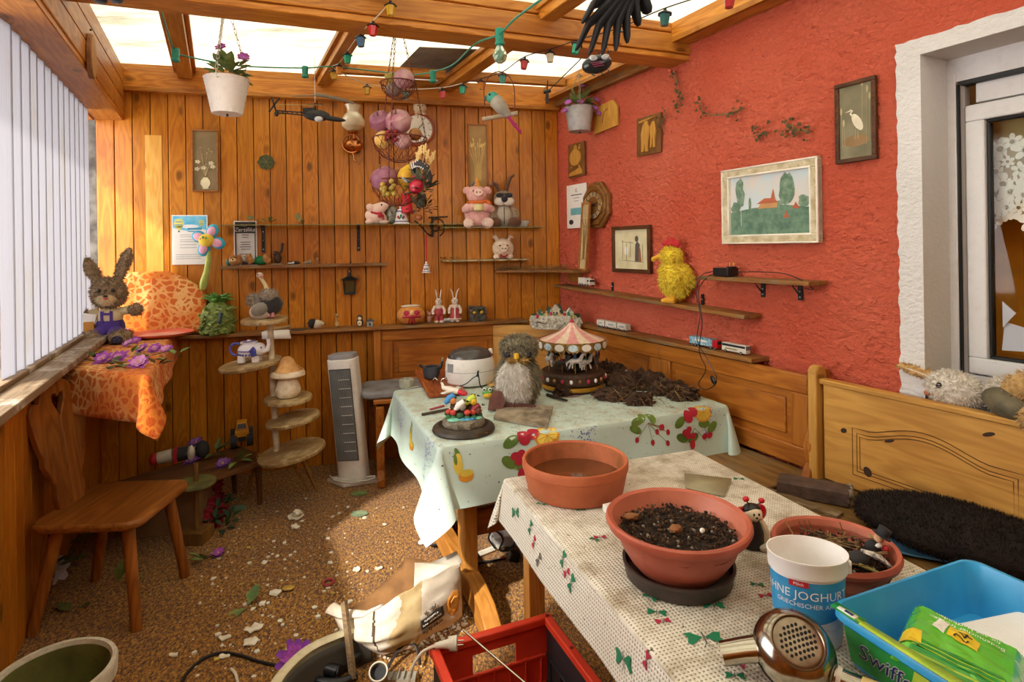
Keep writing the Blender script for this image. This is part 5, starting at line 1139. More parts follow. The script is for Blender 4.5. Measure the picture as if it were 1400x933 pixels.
for i, (x, sg) in enumerate(((-12, 1), (0, 1), (12, 1), (-10, -1), (4, -1), (15, -1))):
    q = MB(k, INK); q.tube([(x, 0, sg*8), (x+3, -4, sg*15), (x+7, -4, sg*(17))], .8, 5); q.build('leg', s)
q = MB(k, INK); q.tube([(14, 0, 12), (16, 0, 18), (12, 0, 30), (12, 0, 310)], .5, 5); q.build('string', s)
P0 = at_d(152, -4, 2.1); k = 2.1/F; s = T('hanging_plush', 'dark blue plush feet dangling over the front roof beam, top left', 'plush toy', P0)
for x, r in ((-12, -.2), (9, .25)):
    q = MB(k, M('#22263a', .9, sheen=.4)); q.tube([(x*.6, 0, 30), (x*.8, 0, 12), (x, -2, 0), (x*1.1, -6, -6)], [7, 7.5, 8, 6], 12); q.ell((x*1.05, -4, -4), (9, 10, 7)); q.build('leg', s)
q = MB(k, M('#22263a', .9, sheen=.4)); q.ell((0, 2, 42), (20, 16, 24)); q.fur(300, 4); q.build('body', s)
P0 = at_d(748, 126, 3.9); k = 3.9/F; s = T('wire_clamp', 'small black clamp on the rafter end in the far right corner', 'clamp', P0)
q = MB(k, BLACKM); q.box((0, 0, -8), (4, 4, 14)); q.cyl((-5, 0, 0), (5, 0, 2), 2.4); q.tube([(0, 0, 0), (1, 0, 16)], .9, 5); q.build('body', s)
q = MB(k, BLACKM); q.tube([(2, 0, 2), (40, -40, 30), (66, -90, 62)], .7, 5); q.build('wire', s)
def SB(u, v, z, off=.07): p = on_back(u, v, off); return Vector((p.x, p.y, z)), p.y/F
def SR_(u, v, z, off=.06): p = on_right(u, v, off); return Vector((p.x, p.y, z)), p.y/F
LEDZ = .961
PIGP = M('#e8b8b0', .8, hex2='#d59e96', vs=40, sheen=.3); PIGL = M('#f0d2c4', .8, sheen=.3); REDC = M('#b8202c', .6); ORGC = M('#e0742a', .7)
P, k = SB(653, 307, PZ+.005, .085); s = T('plush_pig', 'pink plush pig with yellow party hat holding a cup on the glass shelf', 'plush toy', P, .15)
q = MB(k, PIGP); q.ell((0, 0, 17), (18, 13, 18), None, 20, 12); q.ell((0, -2, 28), (13, 10, 11)); q.fur(500, 1.6); q.build('body', s)
q = MB(k, PIGP); q.ell((-1, -2, 44), (14, 12, 13), None, 20, 12); q.fur(300, 1.4); q.build('head', s)
q = MB(k, PIGL); q.tube([(0, -11, 45), (0, -17, 46)], [7, 6], 14, sq=.8); q.m(M('#c87a72', .7)); q.ell((-2, -17.2, 46), (1, .6, 1.6)); q.ell((2.4, -17.2, 46), (1, .6, 1.6)); q.build('snout', s)
for sx in (-1, 1): q = MB(k, PIGP); q.ell((sx*14, -1, 50), (6, 2.5, 5), (0, sx*.5, 0)); q.build('ear', s)
for sx in (-1, 1): q = MB(k, PIGL); q.tube([(sx*12, -8, 5), (sx*14, -16, 5)], [8, 6.5], 12); q.ell((sx*14, -16, 5), (6.5, 3, 6.5)); q.build('foot', s)
for sx in (-1, 1): q = MB(k, PIGP); q.tube([(sx*13, -3, 28), (sx*17, -9, 24), (sx*9, -15, 26)], [5, 5.5, 5.5], 10); q.ell((sx*9, -15, 26), 5.5); q.build('arm', s)
q = MB(k, M('#e6d79a', .5)); q.lathe([(4, 20), (7, 22), (7.5, 28), (7.5, 30), (6, 30), (5, 27), (0, 27)], (0, -17, 0), 16); q.build('cup', s)
q = MB(k, M('#d8b03a', .6, hex2='#c04a2a', vs=300)); q.tube([(-1, -2, 54), (0, -1, 68)], [7.5, .5], 14); q.m(M('#3a5a8a', .6)); q.tube([(-3, -2.5, 54.5), (-1, -2, 62)], [6, 2.6], 8); q.build('party_hat', s)
q = MB(k, ORGC); q.torus((0, -3, 33), 12.5, 2, 'z', 24, 6); q.ell((13, -9, 33), (6, 2, 3), (0, .4, 0)); q.ell((7, -11, 32), (3, 2, 2.4)); q.build('scarf', s)
q = MB(k, INK); q.ell((-6, -12.5, 48), 1.3); q.ell((5, -12.5, 48), 1.3); q.build('eye', s)
GRB = M('#9a8468', .85, hex2='#6f5a42', vs=60, sheen=.3); WHB = M('#d8cfc0', .85, sheen=.3); BRB = M('#6a4228', .85, sheen=.3)
P, k = SB(689, 305, PZ+.005, .085); s = T('plush_bunny', 'grey brown plush bunny wearing black sunglasses beside the party pig', 'plush toy', P, .1)
q = MB(k, M('#b8ad9a', .8, hex2='#a39784')); q.ell((0, 0, 15), (13, 11, 17), None, 18, 12); q.m(INK); q.box((-.5, -11, 15), (.8, 1, 24)); q.fur(300, 1.2); q.build('body', s)
q = MB(k, GRB); q.ell((0, -3, 38), (14, 11, 11), None, 18, 12); q.fur(400, 2); q.build('head', s)
q = MB(k, WHB); q.ell((-6, -10, 34), (8, 5, 6)); q.ell((6, -10, 34), (8, 5, 6)); q.build('muzzle', s)
q = MB(k, INK); q.ell((0, -14, 37), (4.5, 4, 4.5)); q.build('nose', s)
q = MB(k, INK); q.ell((-5.5, -12, 42), (5.5, 2, 3.5)); q.ell((5.5, -12, 42), (5.5, 2, 3.5)); q.box((0, -12.5, 43.5), (22, 1, 1.4)); q.build('sunglasses', s)
for i, pts in enumerate(([(-5, 0, 46), (-9, 0, 56), (-14, -1, 60), (-17, -3, 55)], [(4, 0, 46), (6, 0, 58), (10, -1, 68), (15, -2, 71)])):
    q = MB(k, BRB); q.tube(pts, [4, 5, 4.5, 3], 10, sq=.5); q.fur(160, 1.6); q.build('ear', s)
for sx in (-1, 1): q = MB(k, GRB); q.tube([(sx*11, -2, 26), (sx*16, -6, 18), (sx*14, -9, 11)], [4.5, 5, 5], 10); q.fur(120, 1.5); q.build('arm', s)
for sx in (-1, 1): q = MB(k, BRB); q.ell((sx*14, -10, 6), (9, 10, 7), (0, 0, sx*-.4)); q.fur(160, 1.5); q.build('foot', s)
P, k = SB(714, 305, PZ+.005, .075); q = MB(k, WHITEP); q.lathe([(5, 0), (6, 0), (11, 7), (11.5, 8), (10.5, 8), (6, 2), (0, 1.5)], (0, 0, 0), 20); o = q.build('porcelain_bowl', loc=P); tag(o, 'small white porcelain bowl right of the sunglasses bunny', 'bowl')
P, k = SB(688, 355, P2Z+.007, .075); s = T('plush_pig', 'pale pig head plush with red smile on the small shelf below the party pig', 'plush toy', P, .1)
PAL = M('#e2cdb6', .8, hex2='#cdb39a', vs=40, sheen=.3)
q = MB(k, PAL); q.ell((0, 0, 14), (15, 11, 14), None, 18, 12); q.ell((-9, -4, 3), (5, 6, 4)); q.ell((9, -4, 3), (5, 6, 4)); q.fur(300, 1); q.build('head', s)
q = MB(k, PAL); q.tube([(0, -9, 14), (0, -15, 14)], [6, 5], 12); q.m(INK); q.ell((-2, -15.3, 14), .9); q.ell((2, -15.3, 14), .9); q.build('snout', s)
for sx in (-1, 1): q = MB(k, PAL); q.tube([(sx*7, 0, 24), (sx*11, -1, 31), (sx*14, -4, 28)], [5, 4.5, 1], 10, sq=.5); q.build('ear', s)
q = MB(k, REDC); q.torus((0, -11.5, 8), 5, 1, 'y', 10, 5, PI+.3, 2*PI-.3); q.build('mouth', s)
q = MB(k, INK); q.ell((-5, -10.5, 18), 1.2); q.ell((5, -10.5, 18), 1.2); q.build('eye', s)
P, k = SB(516, 305, GZ+.004, .07); s = T('plush_mouse', 'cream plush mouse with a red ribbon looking up on the long glass shelf', 'plush toy', P, .2)
q = MB(k, PIGL); q.ell((-2, 0, 10), (15, 10, 10), (0, .3, 0), 18, 12); q.ell((8, -4, 3), (8, 5, 3)); q.ell((-10, -6, 3), (6, 5, 3.4)); q.fur(400, 1); q.build('body', s)
q = MB(k, PIGL); q.tube([(-2, 0, 19), (6, -2, 23), (14, -3, 27)], [9, 7.5, 4], 12); q.ell((-2, 0, 19), 9); q.m(PIGP); q.ell((15, -3, 27.5), (3, 3, 2.6)); q.build('head', s)
for sx in (-1, 1): q = MB(k, PIGL); q.ell((-9, sx*6-1, 22), (5, 2, 6), (0, -.6, 0)); q.build('ear', s)
q = MB(k, REDC); q.tube([(-8, -8, 16), (0, -10, 14), (6, -8, 15)], [1.4]*3, 8); q.ell((4, -11, 12), (3, 1.4, 4), (0, .5, 0)); q.ell((8, -10, 9), (1.4, 1, 4)); q.build('ribbon', s)
q = MB(k, INK); q.ell((6, -8.5, 26), 1.2); q.build('eye', s)
P, k = SB(535, 305, GZ+.004, .06); s = T('glass_globe', 'round glass paperweight disc beside the cream mouse', 'glass ornament', P)
q = MB(k, M('#c8ccb8', .08, 0, trans=.6, hex2='#8a8c74', vs=40)); q.ell((0, 0, 14), (9, 5, 14), (0, .1, 0)); q.build('globe', s); q = MB(k, M('#7a6a4a', .5)); q.ell((0, 0, 11), (5, 3, 7), None, 9, 6, .3); q.build('inlay', s)
BELL = M('#e6e2e4', .3, var=.08); BLU = M('#3a4a8a', .5);
def bell(P, k, sc, label, ribbon):
    s = T('porcelain_bell', label, 'bell', P, .1); q = MB(k*sc, BELL); q.lathe([(0, 14), (3, 13.5), (4.5, 11), (5, 6), (6.4, 1.5), (8, 0), (7, 0), (5, 3), (0, 8)], (0, 0, 0), 22); q.ell((0, 0, 15.5), (2, 2, 2.4)); q.build('bell_cup', s)
    q = MB(k*sc, BLU); q.torus((0, 0, 11.5), 4.6, .5, 'z', 20, 5); q.torus((0, 0, 2.2), 6.3, .4, 'z', 20, 5); q.m(REDC)
    for i, (x, z, m_) in enumerate(((-2.4, 6, REDC), (0, 7, GRN), (2.2, 6, REDC), (-1, 4.5, GRN), (1.4, 4.6, BLU))): q.m(m_); q.ell((x, -5.2 + abs(x)*.25, z), (1.0, .6, 1.6), None, 8, 6)
    q.build('painted_band', s)
    q = MB(k*sc, M('#c01824', .6)); q.tube(ribbon, [1.3]*len(ribbon), 6, sq=.3); q.build('ribbon', s, label='red ribbon'); return s
P, k = SB(549, 305, GZ+.004, .09); bell(P, k, 1.5, 'white painted porcelain bell standing on the end of the long glass shelf', [(0, 0, 16), (-2, 1, 20), (-3, 1, 24)])
P = on_back(583, 373, .08); k = P.y/F; bell(P, k, .85, 'small white bell hanging by a long red ribbon below the iron hook', [(0, 0, 16), (0, 0, 30), (.5, 0, 48), (0, 0, 62)])
P = on_back(556, 279, .10); k = P.y/F; s = T('paper_cup', 'red cup hanging upside down behind the porcelain bell', 'cup', P); q = MB(k, M('#d81c2c', .45)); q.lathe([(9, -12), (8.4, -12), (6.6, 13), (7, 14), (0, 14)], (0, 0, 0), 24); q.build('cup_body', s); q = MB(k, M('#b01522', .5)); q.torus((0, 0, -12), 8.8, .7, 'z', 24, 5); q.build('rim', s)
P = on_back(597, 312, .01); k = P.y/F; s = T('iron_hook_bracket', 'wrought iron scroll bracket on the wood wall holding the dried bouquet', 'bracket', P, RZB)
q = MB(k, M('#3a2a1c', .6, .4)); sp = [(-2+ (14-i*.42)*math.cos(i*.33-1.2)*.9, -10, 2+(14-i*.42)*math.sin(i*.33-1.2)) for i in range(24)]; q.tube(sp, 1.1, 6); q.tube([(-12, -10, 14), (14, -10, 15)], 1.2, 6); q.build('scroll', s)
q = MB(k, M('#3a2a1c', .6, .4)); q.tube([(-6, 0, -11), (-14, -12, -8), (-22, -10, 2), (-30, -8, 10)], 1.2, 6); q.box((-6, -1, 2), (3, 2, 28)); q.build('arm', s)
P = at_d(574, 252, 2.78); k = P.y/F; s = T('dried_bouquet', 'dried bouquet with wheat ears, checked ribbon and red apple on the wire fruit basket', 'decoration', P, 0)
WHT = M('#d8b878', .8, hex2='#b8945a')
for i, (x, z) in enumerate(((2, 50), (8, 52), (12, 44), (20, 42), (-2, 42), (16, 36))):
    q = MB(k, WHT); q.tube([(0, 0, 10), (x*.6, -2, z*.6), (x, -3, z-8)], .6, 5)
    for j in range(6): t = j/6; q.ell((x*(.92+.1*t)+((j % 2)*2-1)*1.2, -3, z-9+t*12), (1.5, 1.3, 2.8), (0, .4*((j % 2)*2-1), 0), 6, 5)
    q.build('wheat_ear', s)
q = MB(k, M('#3f3a3a', .8, hex2='#2a2728')); q.tube([(-8, -2, 14), (-6, -5, 24), (2, -8, 27), (10, -6, 22), (15, -4, 8), (14, -2, -4)], [3, 7, 9, 8, 6, 3], 10, sq=.6); q.m(M('#d8d4d0', .7))
for i in range(9): a = i/8; q.box((-9+22*a, -13+3*abs(a-.5), 24+6*math.sin(a*PI)-8*a), (1.6, 1.0, 9), rot=(.2, -.2+a*.8, 0))
q.build('checked_ribbon', s)
q = MB(k, M('#6a7078', .6, hex2='#3a4048')); q.tube([(-22, -6, 8), (-16, -9, 4), (-8, -10, 0)], [3, 3.4, 2.4], 8, sq=.5); q.m(M('#c8ccd0', .6)); q.tube([(-22, -8, 8), (-17, -11, 3), (-8, -12, -1)], [1]*3, 6); q.build('striped_bow', s)
q = MB(k, M('#c01f3a', .35, hex2='#98142c')); q.lathe([(0, -9), (5, -9.5), (9, -4), (10, 1), (8, 6), (4, 8.5), (0, 6.5)], (-3, -13, -4), 18, rot=(-.3, 0, 0)); q.build('red_apple', s)
for i, (x, z) in enumerate(((-6, 9), (12, -2), (6, 8))): q = MB(k, REDB); q.ell((x, -12, z), 2.2, seg=8, rings=6); q.build('berry', s)
DRYG = M('#5a5c44', .85, hex2='#44402c', vs=60)
q = MB(k); leafcl(q, (4, -4, -10), 17, 40, 3, 18, 5, DRYG, 1.1); leafcl(q, (2, -3, -36), 13, 34, 5, 14, 4, M('#4a4632', .85, hex2='#2f2a1c'), 1.1); q.build('dry_leaves', s)
q = MB(k, M('#8a4a22', .6)); q.ell((0, -8, -46), 4.5, amp=.1); q.build('nut', s)
P, k = SB(345, 364, SZ+.008, .06); s = T('plush_hedgehog', 'small brown teddy in a green jumper lying on the thin wooden shelf', 'plush toy', P, RZB)
TED = M('#b07a3e', .85, hex2='#8a5a2a', vs=50, sheen=.3)
q = MB(k, M('#157a42', .7)); q.ell((11, 0, 6.5), (9, 6.5, 6.5)); q.build('jumper', s)
q = MB(k, TED); q.ell((-21, 0, 7), (9, 8, 7.5), None, 14, 9); q.ell((-23, -5, 12), (2.6, 2, 2.6)); q.ell((-15, -4, 13), (2.6, 2, 2.6)); q.fur(260, 1.6); q.build('head', s)
q = MB(k, M('#dcb67a', .8)); q.ell((-22, -6, 8), (4, 3, 3)); q.m(INK); q.ell((-23, -9, 9), 1); q.ell((-25, -7, 11), .8); q.ell((-20, -7.4, 11), .8); q.build('muzzle', s)
for (x, z, rx) in ((-3, 10, .9), (19, 9, -.2)): q = MB(k, TED); q.tube([(x+3, -3, 4), (x-1, -4, z)], [4.4, 4.6], 10); q.ell((x-1, -4, z+1), (4.5, 4, 5.5)); q.build('leg', s)
q = MB(k, M('#2a6a5a', .8)); q.ell((-30, 0, 5), (3, 4, 5)); q.build('cap', s)
P, k = SB(381, 362, SZ+.008, .05); s = T('carved_figurine', 'dark carved wooden bird figurine with upright tail on the thin shelf', 'figurine', P, RZB)
DKB = M('#4a3020', .6, hex2='#2c1c12', vs=60); q = MB(k, DKB); q.ell((-1, 0, 9), (5, 4.5, 7)); q.ell((-4, -1, 16), (3.5, 3, 3.2)); q.build('body', s)
q = MB(k, DKB); q.tube([(0, 0, 14), (4, 0, 20), (5, 0, 30)], [3, 3, 3.4], 8, sq=.6); q.build('tail', s)
q = MB(k, M('#8a7a6a', .7)); q.box((-2, 0, 1.2), (15, 6, 2.4)); q.build('base', s)
P, k = SB(399, 361, SZ+.008, .05); q = MB(k, INK); q.ell((2, 0, 2.5), (9, 3, 2.5)); q.m(WHITEP); q.ell((-1, -3, 2.2), (4.5, 1, 1)); q.ell((2, -3, 2.6), (1.6, 1, 1.8)); o = q.build('trinket', loc=P, rz=RZB); tag(o, 'tiny black and white trinket on the thin shelf', 'trinket')
P, k = SB(420, 360, SZ+.008, .05); q = MB(k, M('#9a8a72', .7, dirt=.4)); q.ell((-3, 0, 2), (2.6, 2, 2)); q.ell((1, 0, 2.6), (2.6, 2, 2.4)); q.ell((4, 0, 3.4), (2, 2, 3.2)); o = q.build('trinket', loc=P, rz=RZB); tag(o, 'tiny pale grey knobbly trinket on the thin shelf', 'trinket')
P, k = SB(434, 359, SZ+.008, .05); q = MB(k, M('#9a6a3a', .6)); q.lathe([(0, 0), (3, 0), (3.2, 4), (2, 5), (2.4, 7), (1.6, 9), (0, 9.4)], (0, 0, 0), 12); o = q.build('trinket', loc=P, rz=RZB); tag(o, 'tiny brown pot shaped trinket near the right end of the thin shelf', 'trinket')
for (u, lab, n, sd) in ((340, 'dark green fallen leaf on the glass shelf above the Zertifikat', 7, 1), (367, 'bright green fallen leaf on the glass shelf right of the Zertifikat', 6, 2), (410, 'pale withered leaf in the middle of the long glass shelf', 8, 3)):
    P, k = SB(u, 306, GZ+.004, .06); q = MB(k); leafcl(q, (0, 0, 1.5), 6, n, sd, 10, 3.2, (LEAFG, LEAFB, M('#9aa070', .8))[sd-1], 1.2); o = q.build('fallen_leaf', loc=P, rz=RZB); tag(o, lab, 'leaf')
P = on_back(478, 391, .05); k = P.y/F; s = T('hanging_lantern', 'little black metal lantern on the wood wall under the thin shelf', 'lantern', P, RZB)
q = MB(k, BLACKM)
for x in (-8, 8):
    for y in (-6, 6): q.tube([(x*.8, y*.8, -9), (x, y, 8)], 1.1, 5)
q.box((0, 0, -10), (15, 11, 3)); q.lathe([(12.5, 8), (8, 11), (3, 13), (2.4, 17), (0, 18)], (0, 0, 0), 6); q.build('cage', s)
q = MB(k, M('#8a7a4a', .1, 0, trans=.6)); q.box((0, 0, 0), (12, 8.5, 16)); q.build('glass', s)
q = MB(k, BLACKM); q.torus((0, 0, 20), 2.6, .6, 'y', 12, 5); q.tube([(0, 0, 22), (-1, 4, 28), (2, 10, 34)], .6, 5); q.build('hanger', s)
P, k = SB(432, 442, LEDZ, .09); s = T('hedgehog_figurine', 'small black and white hedgehog figurine on the wooden ledge', 'figurine', P, .2)
q = MB(k, M('#e0d4bc', .6)); q.ell((0, 0, 6), (9, 6, 6.5)); q.tube([(6, -1, 7), (11, -2, 6)], [4.5, 1.4], 8); q.build('body', s); q = MB(k, INK); q.ell((-4, 0, 7), (6.5, 6.6, 6.6)); q.fur(160, 2.4); q.build('spines', s); q = MB(k, INK); q.ell((11.4, -2, 6.2), 1); q.build('nose', s)
P, k = SB(461, 441, LEDZ, .09); s = T('giraffe_figurine', 'tiny beige giraffe figurine on the wooden ledge', 'figurine', P, .1); BEI = M('#c9a468', .6, hex2='#8a6232', vs=120)
q = MB(k, BEI); q.ell((0, 0, 4), (4, 3, 4)); q.tube([(0, 0, 5), (-.5, 0, 11), (0, -1, 16)], [2.6, 1.6, 1.6], 8); q.ell((1, -2, 17), (2.4, 3, 1.8)); q.build('body', s); q = MB(k, BEI); q.box((0, -1, 18.6), (9, 1.2, 1.2)); q.build('ear', s)
P, k = SB(492, 439, LEDZ, .09); s = T('penguin_figurine', 'tiny dark penguin figurine with yellow front on the ledge', 'figurine', P, .1)
q = MB(k, M('#3a3432', .5)); q.ell((0, 0, 5.5), (5, 4, 5.5)); q.ell((0, 0, 12), (4, 3.6, 4.4)); q.build('body', s); q = MB(k, M('#e6dcc8', .6)); q.ell((0, -2.4, 5), (3.4, 2, 4)); q.ell((0, -2, 11.5), (2.8, 2, 2.6)); q.m(M('#d8a83a', .6)); q.ell((0, -4.2, 5.5), (1.5, .6, 1.5)); q.build('belly', s)
P, k = SB(506, 438, LEDZ, .09); s = T('house_figurine', 'tiny grey house shaped figurine right of the penguin', 'figurine', P, .1); q = MB(k, M('#b0aeac', .6, hex2='#807e7c', vs=60)); q.box((0, 0, 3.5), (8, 6, 7)); q.build('house', s); q = MB(k, M('#55585c', .6)); q.prism([(-5.5, 6.6), (5.5, 6.6), (0, 11)], -3.6, 3.6); q.m(INK); q.box((0, -3.2, 3), (2, .6, 4)); q.build('roof', s)
P, k = SB(562, 437, LEDZ, .09); s = T('painted_egg', 'large tan painted egg with a red scarfed face lying on the ledge', 'ornament', P, RZB)
q = MB(k, M('#d99a52', .4, hex2='#c47f3a', vs=30)); q.ell((0, 0, 13), (19, 13, 13), None, 24, 14); q.build('egg', s)
q = MB(k, REDB); q.ell((-6, -10.5, 16), (5, 2.4, 4), (0, .3, 0)); q.ell((6, -10.5, 16), (5, 2.4, 4), (0, -.3, 0)); q.tube([(-12, -9.6, 11), (0, -13.6, 12), (12, -9.6, 11)], [1.4, 2.4, 1.4], 6); q.m(M('#e6d08a', .5)); q.ell((0, -12, 17), (2.6, 1.8, 3.4)); q.m(REDC)
for x in (-3, 0, 3): q.tube([(x, -13, 10), (x*1.3, -11.6, 4), (x*1.4, -9, 1.6)], [1]*3, 5)
q.build('painted_face', s); q = MB(k, M('#e0dccc', .8)); q.ell((0, 0, 25), (14, 7, 1.8), None, 14, 6, .3); q.build('plaster_crust', s)
BRED = M('#b84a50', .6, hex2='#8f2f38', vs=60); BWH = M('#e4d8cc', .6, hex2='#cbb9aa', vs=80)
for (u, lab, dress) in ((600, 'ceramic bunny boy figurine in red trousers on the ledge', 0), (622, 'ceramic bunny girl figurine in a red striped dress on the ledge', 1)):
    P, k = SB(u, 434, LEDZ, .09); s = T('bunny_figurine', lab, 'figurine', P, .1)
    if dress: q = MB(k, BRED); q.lathe([(8, 4), (8.6, 4.6), (5.5, 16), (4, 24), (0, 25)], (0, 0, 0), 16, sy=.7); q.m(BWH); q.box((0, -5, 13), (2, 1.2, 16), rot=(-.15, 0, 0)); q.torus((0, 0, 5), 8.2, 1, 'z', 18, 5); q.build('dress', s)
    else:
        q = MB(k, BRED); q.ell((0, 0, 15), (6.4, 4.4, 8)); q.tube([(-3, 0, 10), (-3.4, 0, 3)], [3.4, 3], 8); q.tube([(3, 0, 10), (3.4, 0, 3)], [3.4, 3], 8); q.build('trousers', s)
    q = MB(k, BWH); q.ell((0, 0, 22), (5.6, 4, 4)); q.ell((0, -.6, 28.5), (4.6, 4.2, 5)); q.build('body', s)
    for sx in (-1, 1): q = MB(k, BWH); q.ell((sx*3.4, -2, 1.8), (3.2, 4.4, 1.8)); q.build('foot', s)
    for sx in (-1, 1): q = MB(k, BWH); q.tube([(sx*5, 0, 23), (sx*8, -1, 17), (sx*7.4, -2, 12)], [2, 2, 2], 8); q.build('arm', s)
    for sx in (-1, 1): q = MB(k, BWH); q.tube([(sx*1.8, 0, 33), (sx*3, .4, 41), (sx*(4 if not dress else 6), 0, 46)], [1.6, 2, .8], 8, sq=.5); q.build('ear', s)
    q = MB(k, INK); q.ell((-1.6, -4.4, 31), .6); q.ell((1.6, -4.4, 31), .6); q.ell((0, -4.8, 29), .7); q.build('face', s)
P, k = SB(587, 436, LEDZ, .09); s = T('bear_figurine', 'tiny pinkish bear figurine between egg and bunny figurines', 'figurine', P); q = MB(k, M('#b88a7a', .7, hex2='#8a5a4e')); q.ell((0, 0, 6), (3, 2.6, 5)); q.ell((0, -.4, 13), (2.6, 2.4, 2.6)); q.tube([(2, 0, 8), (5, -1, 10)], [1.2, 1], 6); q.build('body', s); q = MB(k, M('#b88a7a', .7)); q.ell((-2, 0, 15.4), 1.1); q.ell((2, 0, 15.4), 1.1); q.build('ear', s)
P, k = SB(609, 434, LEDZ, .075); q = MB(k, M('#c9ccd0', .5, hex2='#8a9098', vs=60)); q.ell((0, 0, 3), (5, 4, 3), None, 8, 6, .3); q.ell((4, 0, 3), (3, 2, 3)); o = q.build('pebble_ornament', loc=P); tag(o, 'small bluish white lump at the feet of the bunny figurines', 'ornament')
P, k = SB(652, 431, LEDZ, .09); s = T('stone_planter', 'rough grey planter cube with yellow flowers on the ledge', 'planter', P, RZB); STN = M('#6a645a', .9, hex2='#45413a', vs=50, bump=.8, bs=120)
q = MB(k, STN); r = random.Random(8)
q.box((0, 0, 10), (20, 15, 20))
for i in range(46):
    x, z = r.uniform(-11, 11), r.uniform(1, 21); q.ell((x, -7.5, z), r.uniform(1.6, 3), None, 6, 5, .3)
q.build('pot', s); q = MB(k); leafcl(q, (0, -7, 10), 8, 16, 2, 6, 1.8, M('#3f5a34', .8)); q.build('leaves', s)
for x, z in ((-5, 13), (5, 13)): q = MB(k, M('#e0b52a', .7)); q.ell((x, -10, z), (2.6, 1.6, 2.2), None, 8, 6); q.build('flower', s)
P = at_d(760, 441, 4.02); P.z = .935; k = P.y/F; s = T('ceramic_village', 'white and green ceramic winter village scene on the corner of the bench', 'ornament', P, -.15)
SNOW = M('#c4bfb0', .7, hex2='#8a8474', vs=60, bump=.5); GRV = M('#3f5a48', .7, hex2='#2a4032', vs=70)
q = MB(k, SNOW); q.lathe([(33, 0), (34, 2), (32, 14), (28, 18), (0, 20)], (0, 0, 0), 30, sy=.5, wob=lambda a, i: .06*math.sin(a*11)); r = random.Random(12)
for i in range(40): a = r.uniform(PI, 2*PI); q.ell((33*math.cos(a), 16*math.sin(a), r.uniform(2, 14)), r.uniform(2, 4), None, 7, 5, .3)
q.build('snow_base', s)
for (x, y, h_) in ((-22, 4, 26), (-10, 8, 30), (4, 8, 34), (18, 6, 28), (-28, 0, 18), (27, 2, 20)):
    q = MB(k, GRV); q.lathe([(7, 14), (5, 19), (6, 19), (3.4, 14+(h_-14)*.6), (4, 14+(h_-14)*.6), (0, h_)], (x, y, 0), 10, wob=lambda a, i: .2*math.sin(a*5+i)); q.build('fir_tree', s)
for (x, y, z, w_) in ((0, -2, 16, 10), (19, -4, 12, 9)):
    q = MB(k, M('#cfc4a4', .7)); q.box((x, y, z+5), (w_, 8, 10)); q.m(INK); q.box((x-2, y-4.1, z+5), (2, .5, 3)); q.box((x+2, y-4.1, z+5), (2, .5, 3)); q.build('house', s)
    q = MB(k, SNOW); q.prism([(-w_*.7, 9), (w_*.7, 9), (0, 17)], -5, 5, c=(x, y, z)); q.build('snowy_roof', s)
for i in range(9):
    x = -24+i*6; q = MB(k, (REDB, GRN, M('#c9b060', .6))[i % 3]); q.ell((x, -11+(i % 2)*2, 17+(i*5 % 4)), (2, 1.6, 3.2), None, 8, 6); q.m(SNOW); q.ell((x, -11+(i % 2)*2, 21+(i*5 % 4)), 1.4, None, 7, 5); q.build('tiny_figure', s)
STR = M('#8a7040', .9, hex2='#5a4424', vs=60); q = MB(1, STR); r = random.Random(31); c = bw(.2, CSZ, .12)
for i in range(150):
    t = r.random(); o_ = bw(.5, CSZ, .05).lerp(rw(.3, CSZ, .08), t) + Vector((r.gauss(0, .02), r.gauss(0, .02), r.uniform(.003, .03))); a = r.uniform(0, 6); l = r.uniform(.03, .09)
    q.tube([o_, o_ + Vector((l*.5*math.cos(a), l*.5*math.sin(a), r.uniform(-.005, .014))), o_ + Vector((l*math.cos(a+.4), l*math.sin(a+.4), r.uniform(-.01, .012)))], .0011, 3)
for i in range(5): o_ = rw(.08+.02*i, CSZ+.01, .13); q.tube([o_, o_ + Vector((.02, -.03, -.02)), o_ + Vector((.03+.01*i, -.05, -.07-.01*i))], .0016, 4)
for i in range(30):
    o_ = bw(.42, CSZ, .05) + Vector((r.gauss(0, .04), r.gauss(0, .02), r.uniform(0, .012))); a = r.uniform(0, 6); q.poly([o_ + Vector((.012*math.cos(a+t), .012*math.sin(a+t), r.uniform(-.003, .006))) for t in (0, 2, 4)])
o = q.build('straw_litter'); tag(o, 'dry straw and leaf bits scattered over the corner shelf', 'straw', kind='stuff')
q = MB(1, STR)
for (u, z, off, n) in ((500, P2Z, 0, 0), (612, P2Z+.008, .05, 24), (625, PZ+.006, .06, 30)):
    for i in range(n):
        b_ = SB(u + r.uniform(-14, 20), 350, z, off+r.uniform(-.02, .04))[0] + Vector((0, 0, r.uniform(.002, .016))); a = r.uniform(0, 6); q.poly([b_ + Vector((.013*math.cos(a+t), .013*math.sin(a+t), r.uniform(-.004, .008))) for t in (0, 1.8, 3.6)])
o = q.build('leaf_litter'); tag(o, 'brown crumbled leaf bits on the two small shelves under the bouquet', 'leaf bits', kind='stuff')
P, k = SR_(925, 417, CHZ-.002, .075); P.z = 1.202+.0105-.032*(P-CHA).dot(RWD); k *= .97; s = T('plush_chicken', 'yellow plush chicken with red comb and orange feet on the red wall shelf', 'plush toy', P, -.75)
CHY = M('#ead73c', .9, hex2='#d9b820', vs=60, sheen=.3); CHO = M('#e8b02a', .7, hex2='#d89818', sheen=.2); CHR = M('#c01820', .7, sheen=.2)
q = MB(k, CHY); q.ell((0, 0, 32), (22, 21, 24), (0, .15, 0), 24, 14); q.ell((-6, -2, 46), (16, 15, 13)); q.fur(2600, 5.5, 1.0); q.build('body', s)
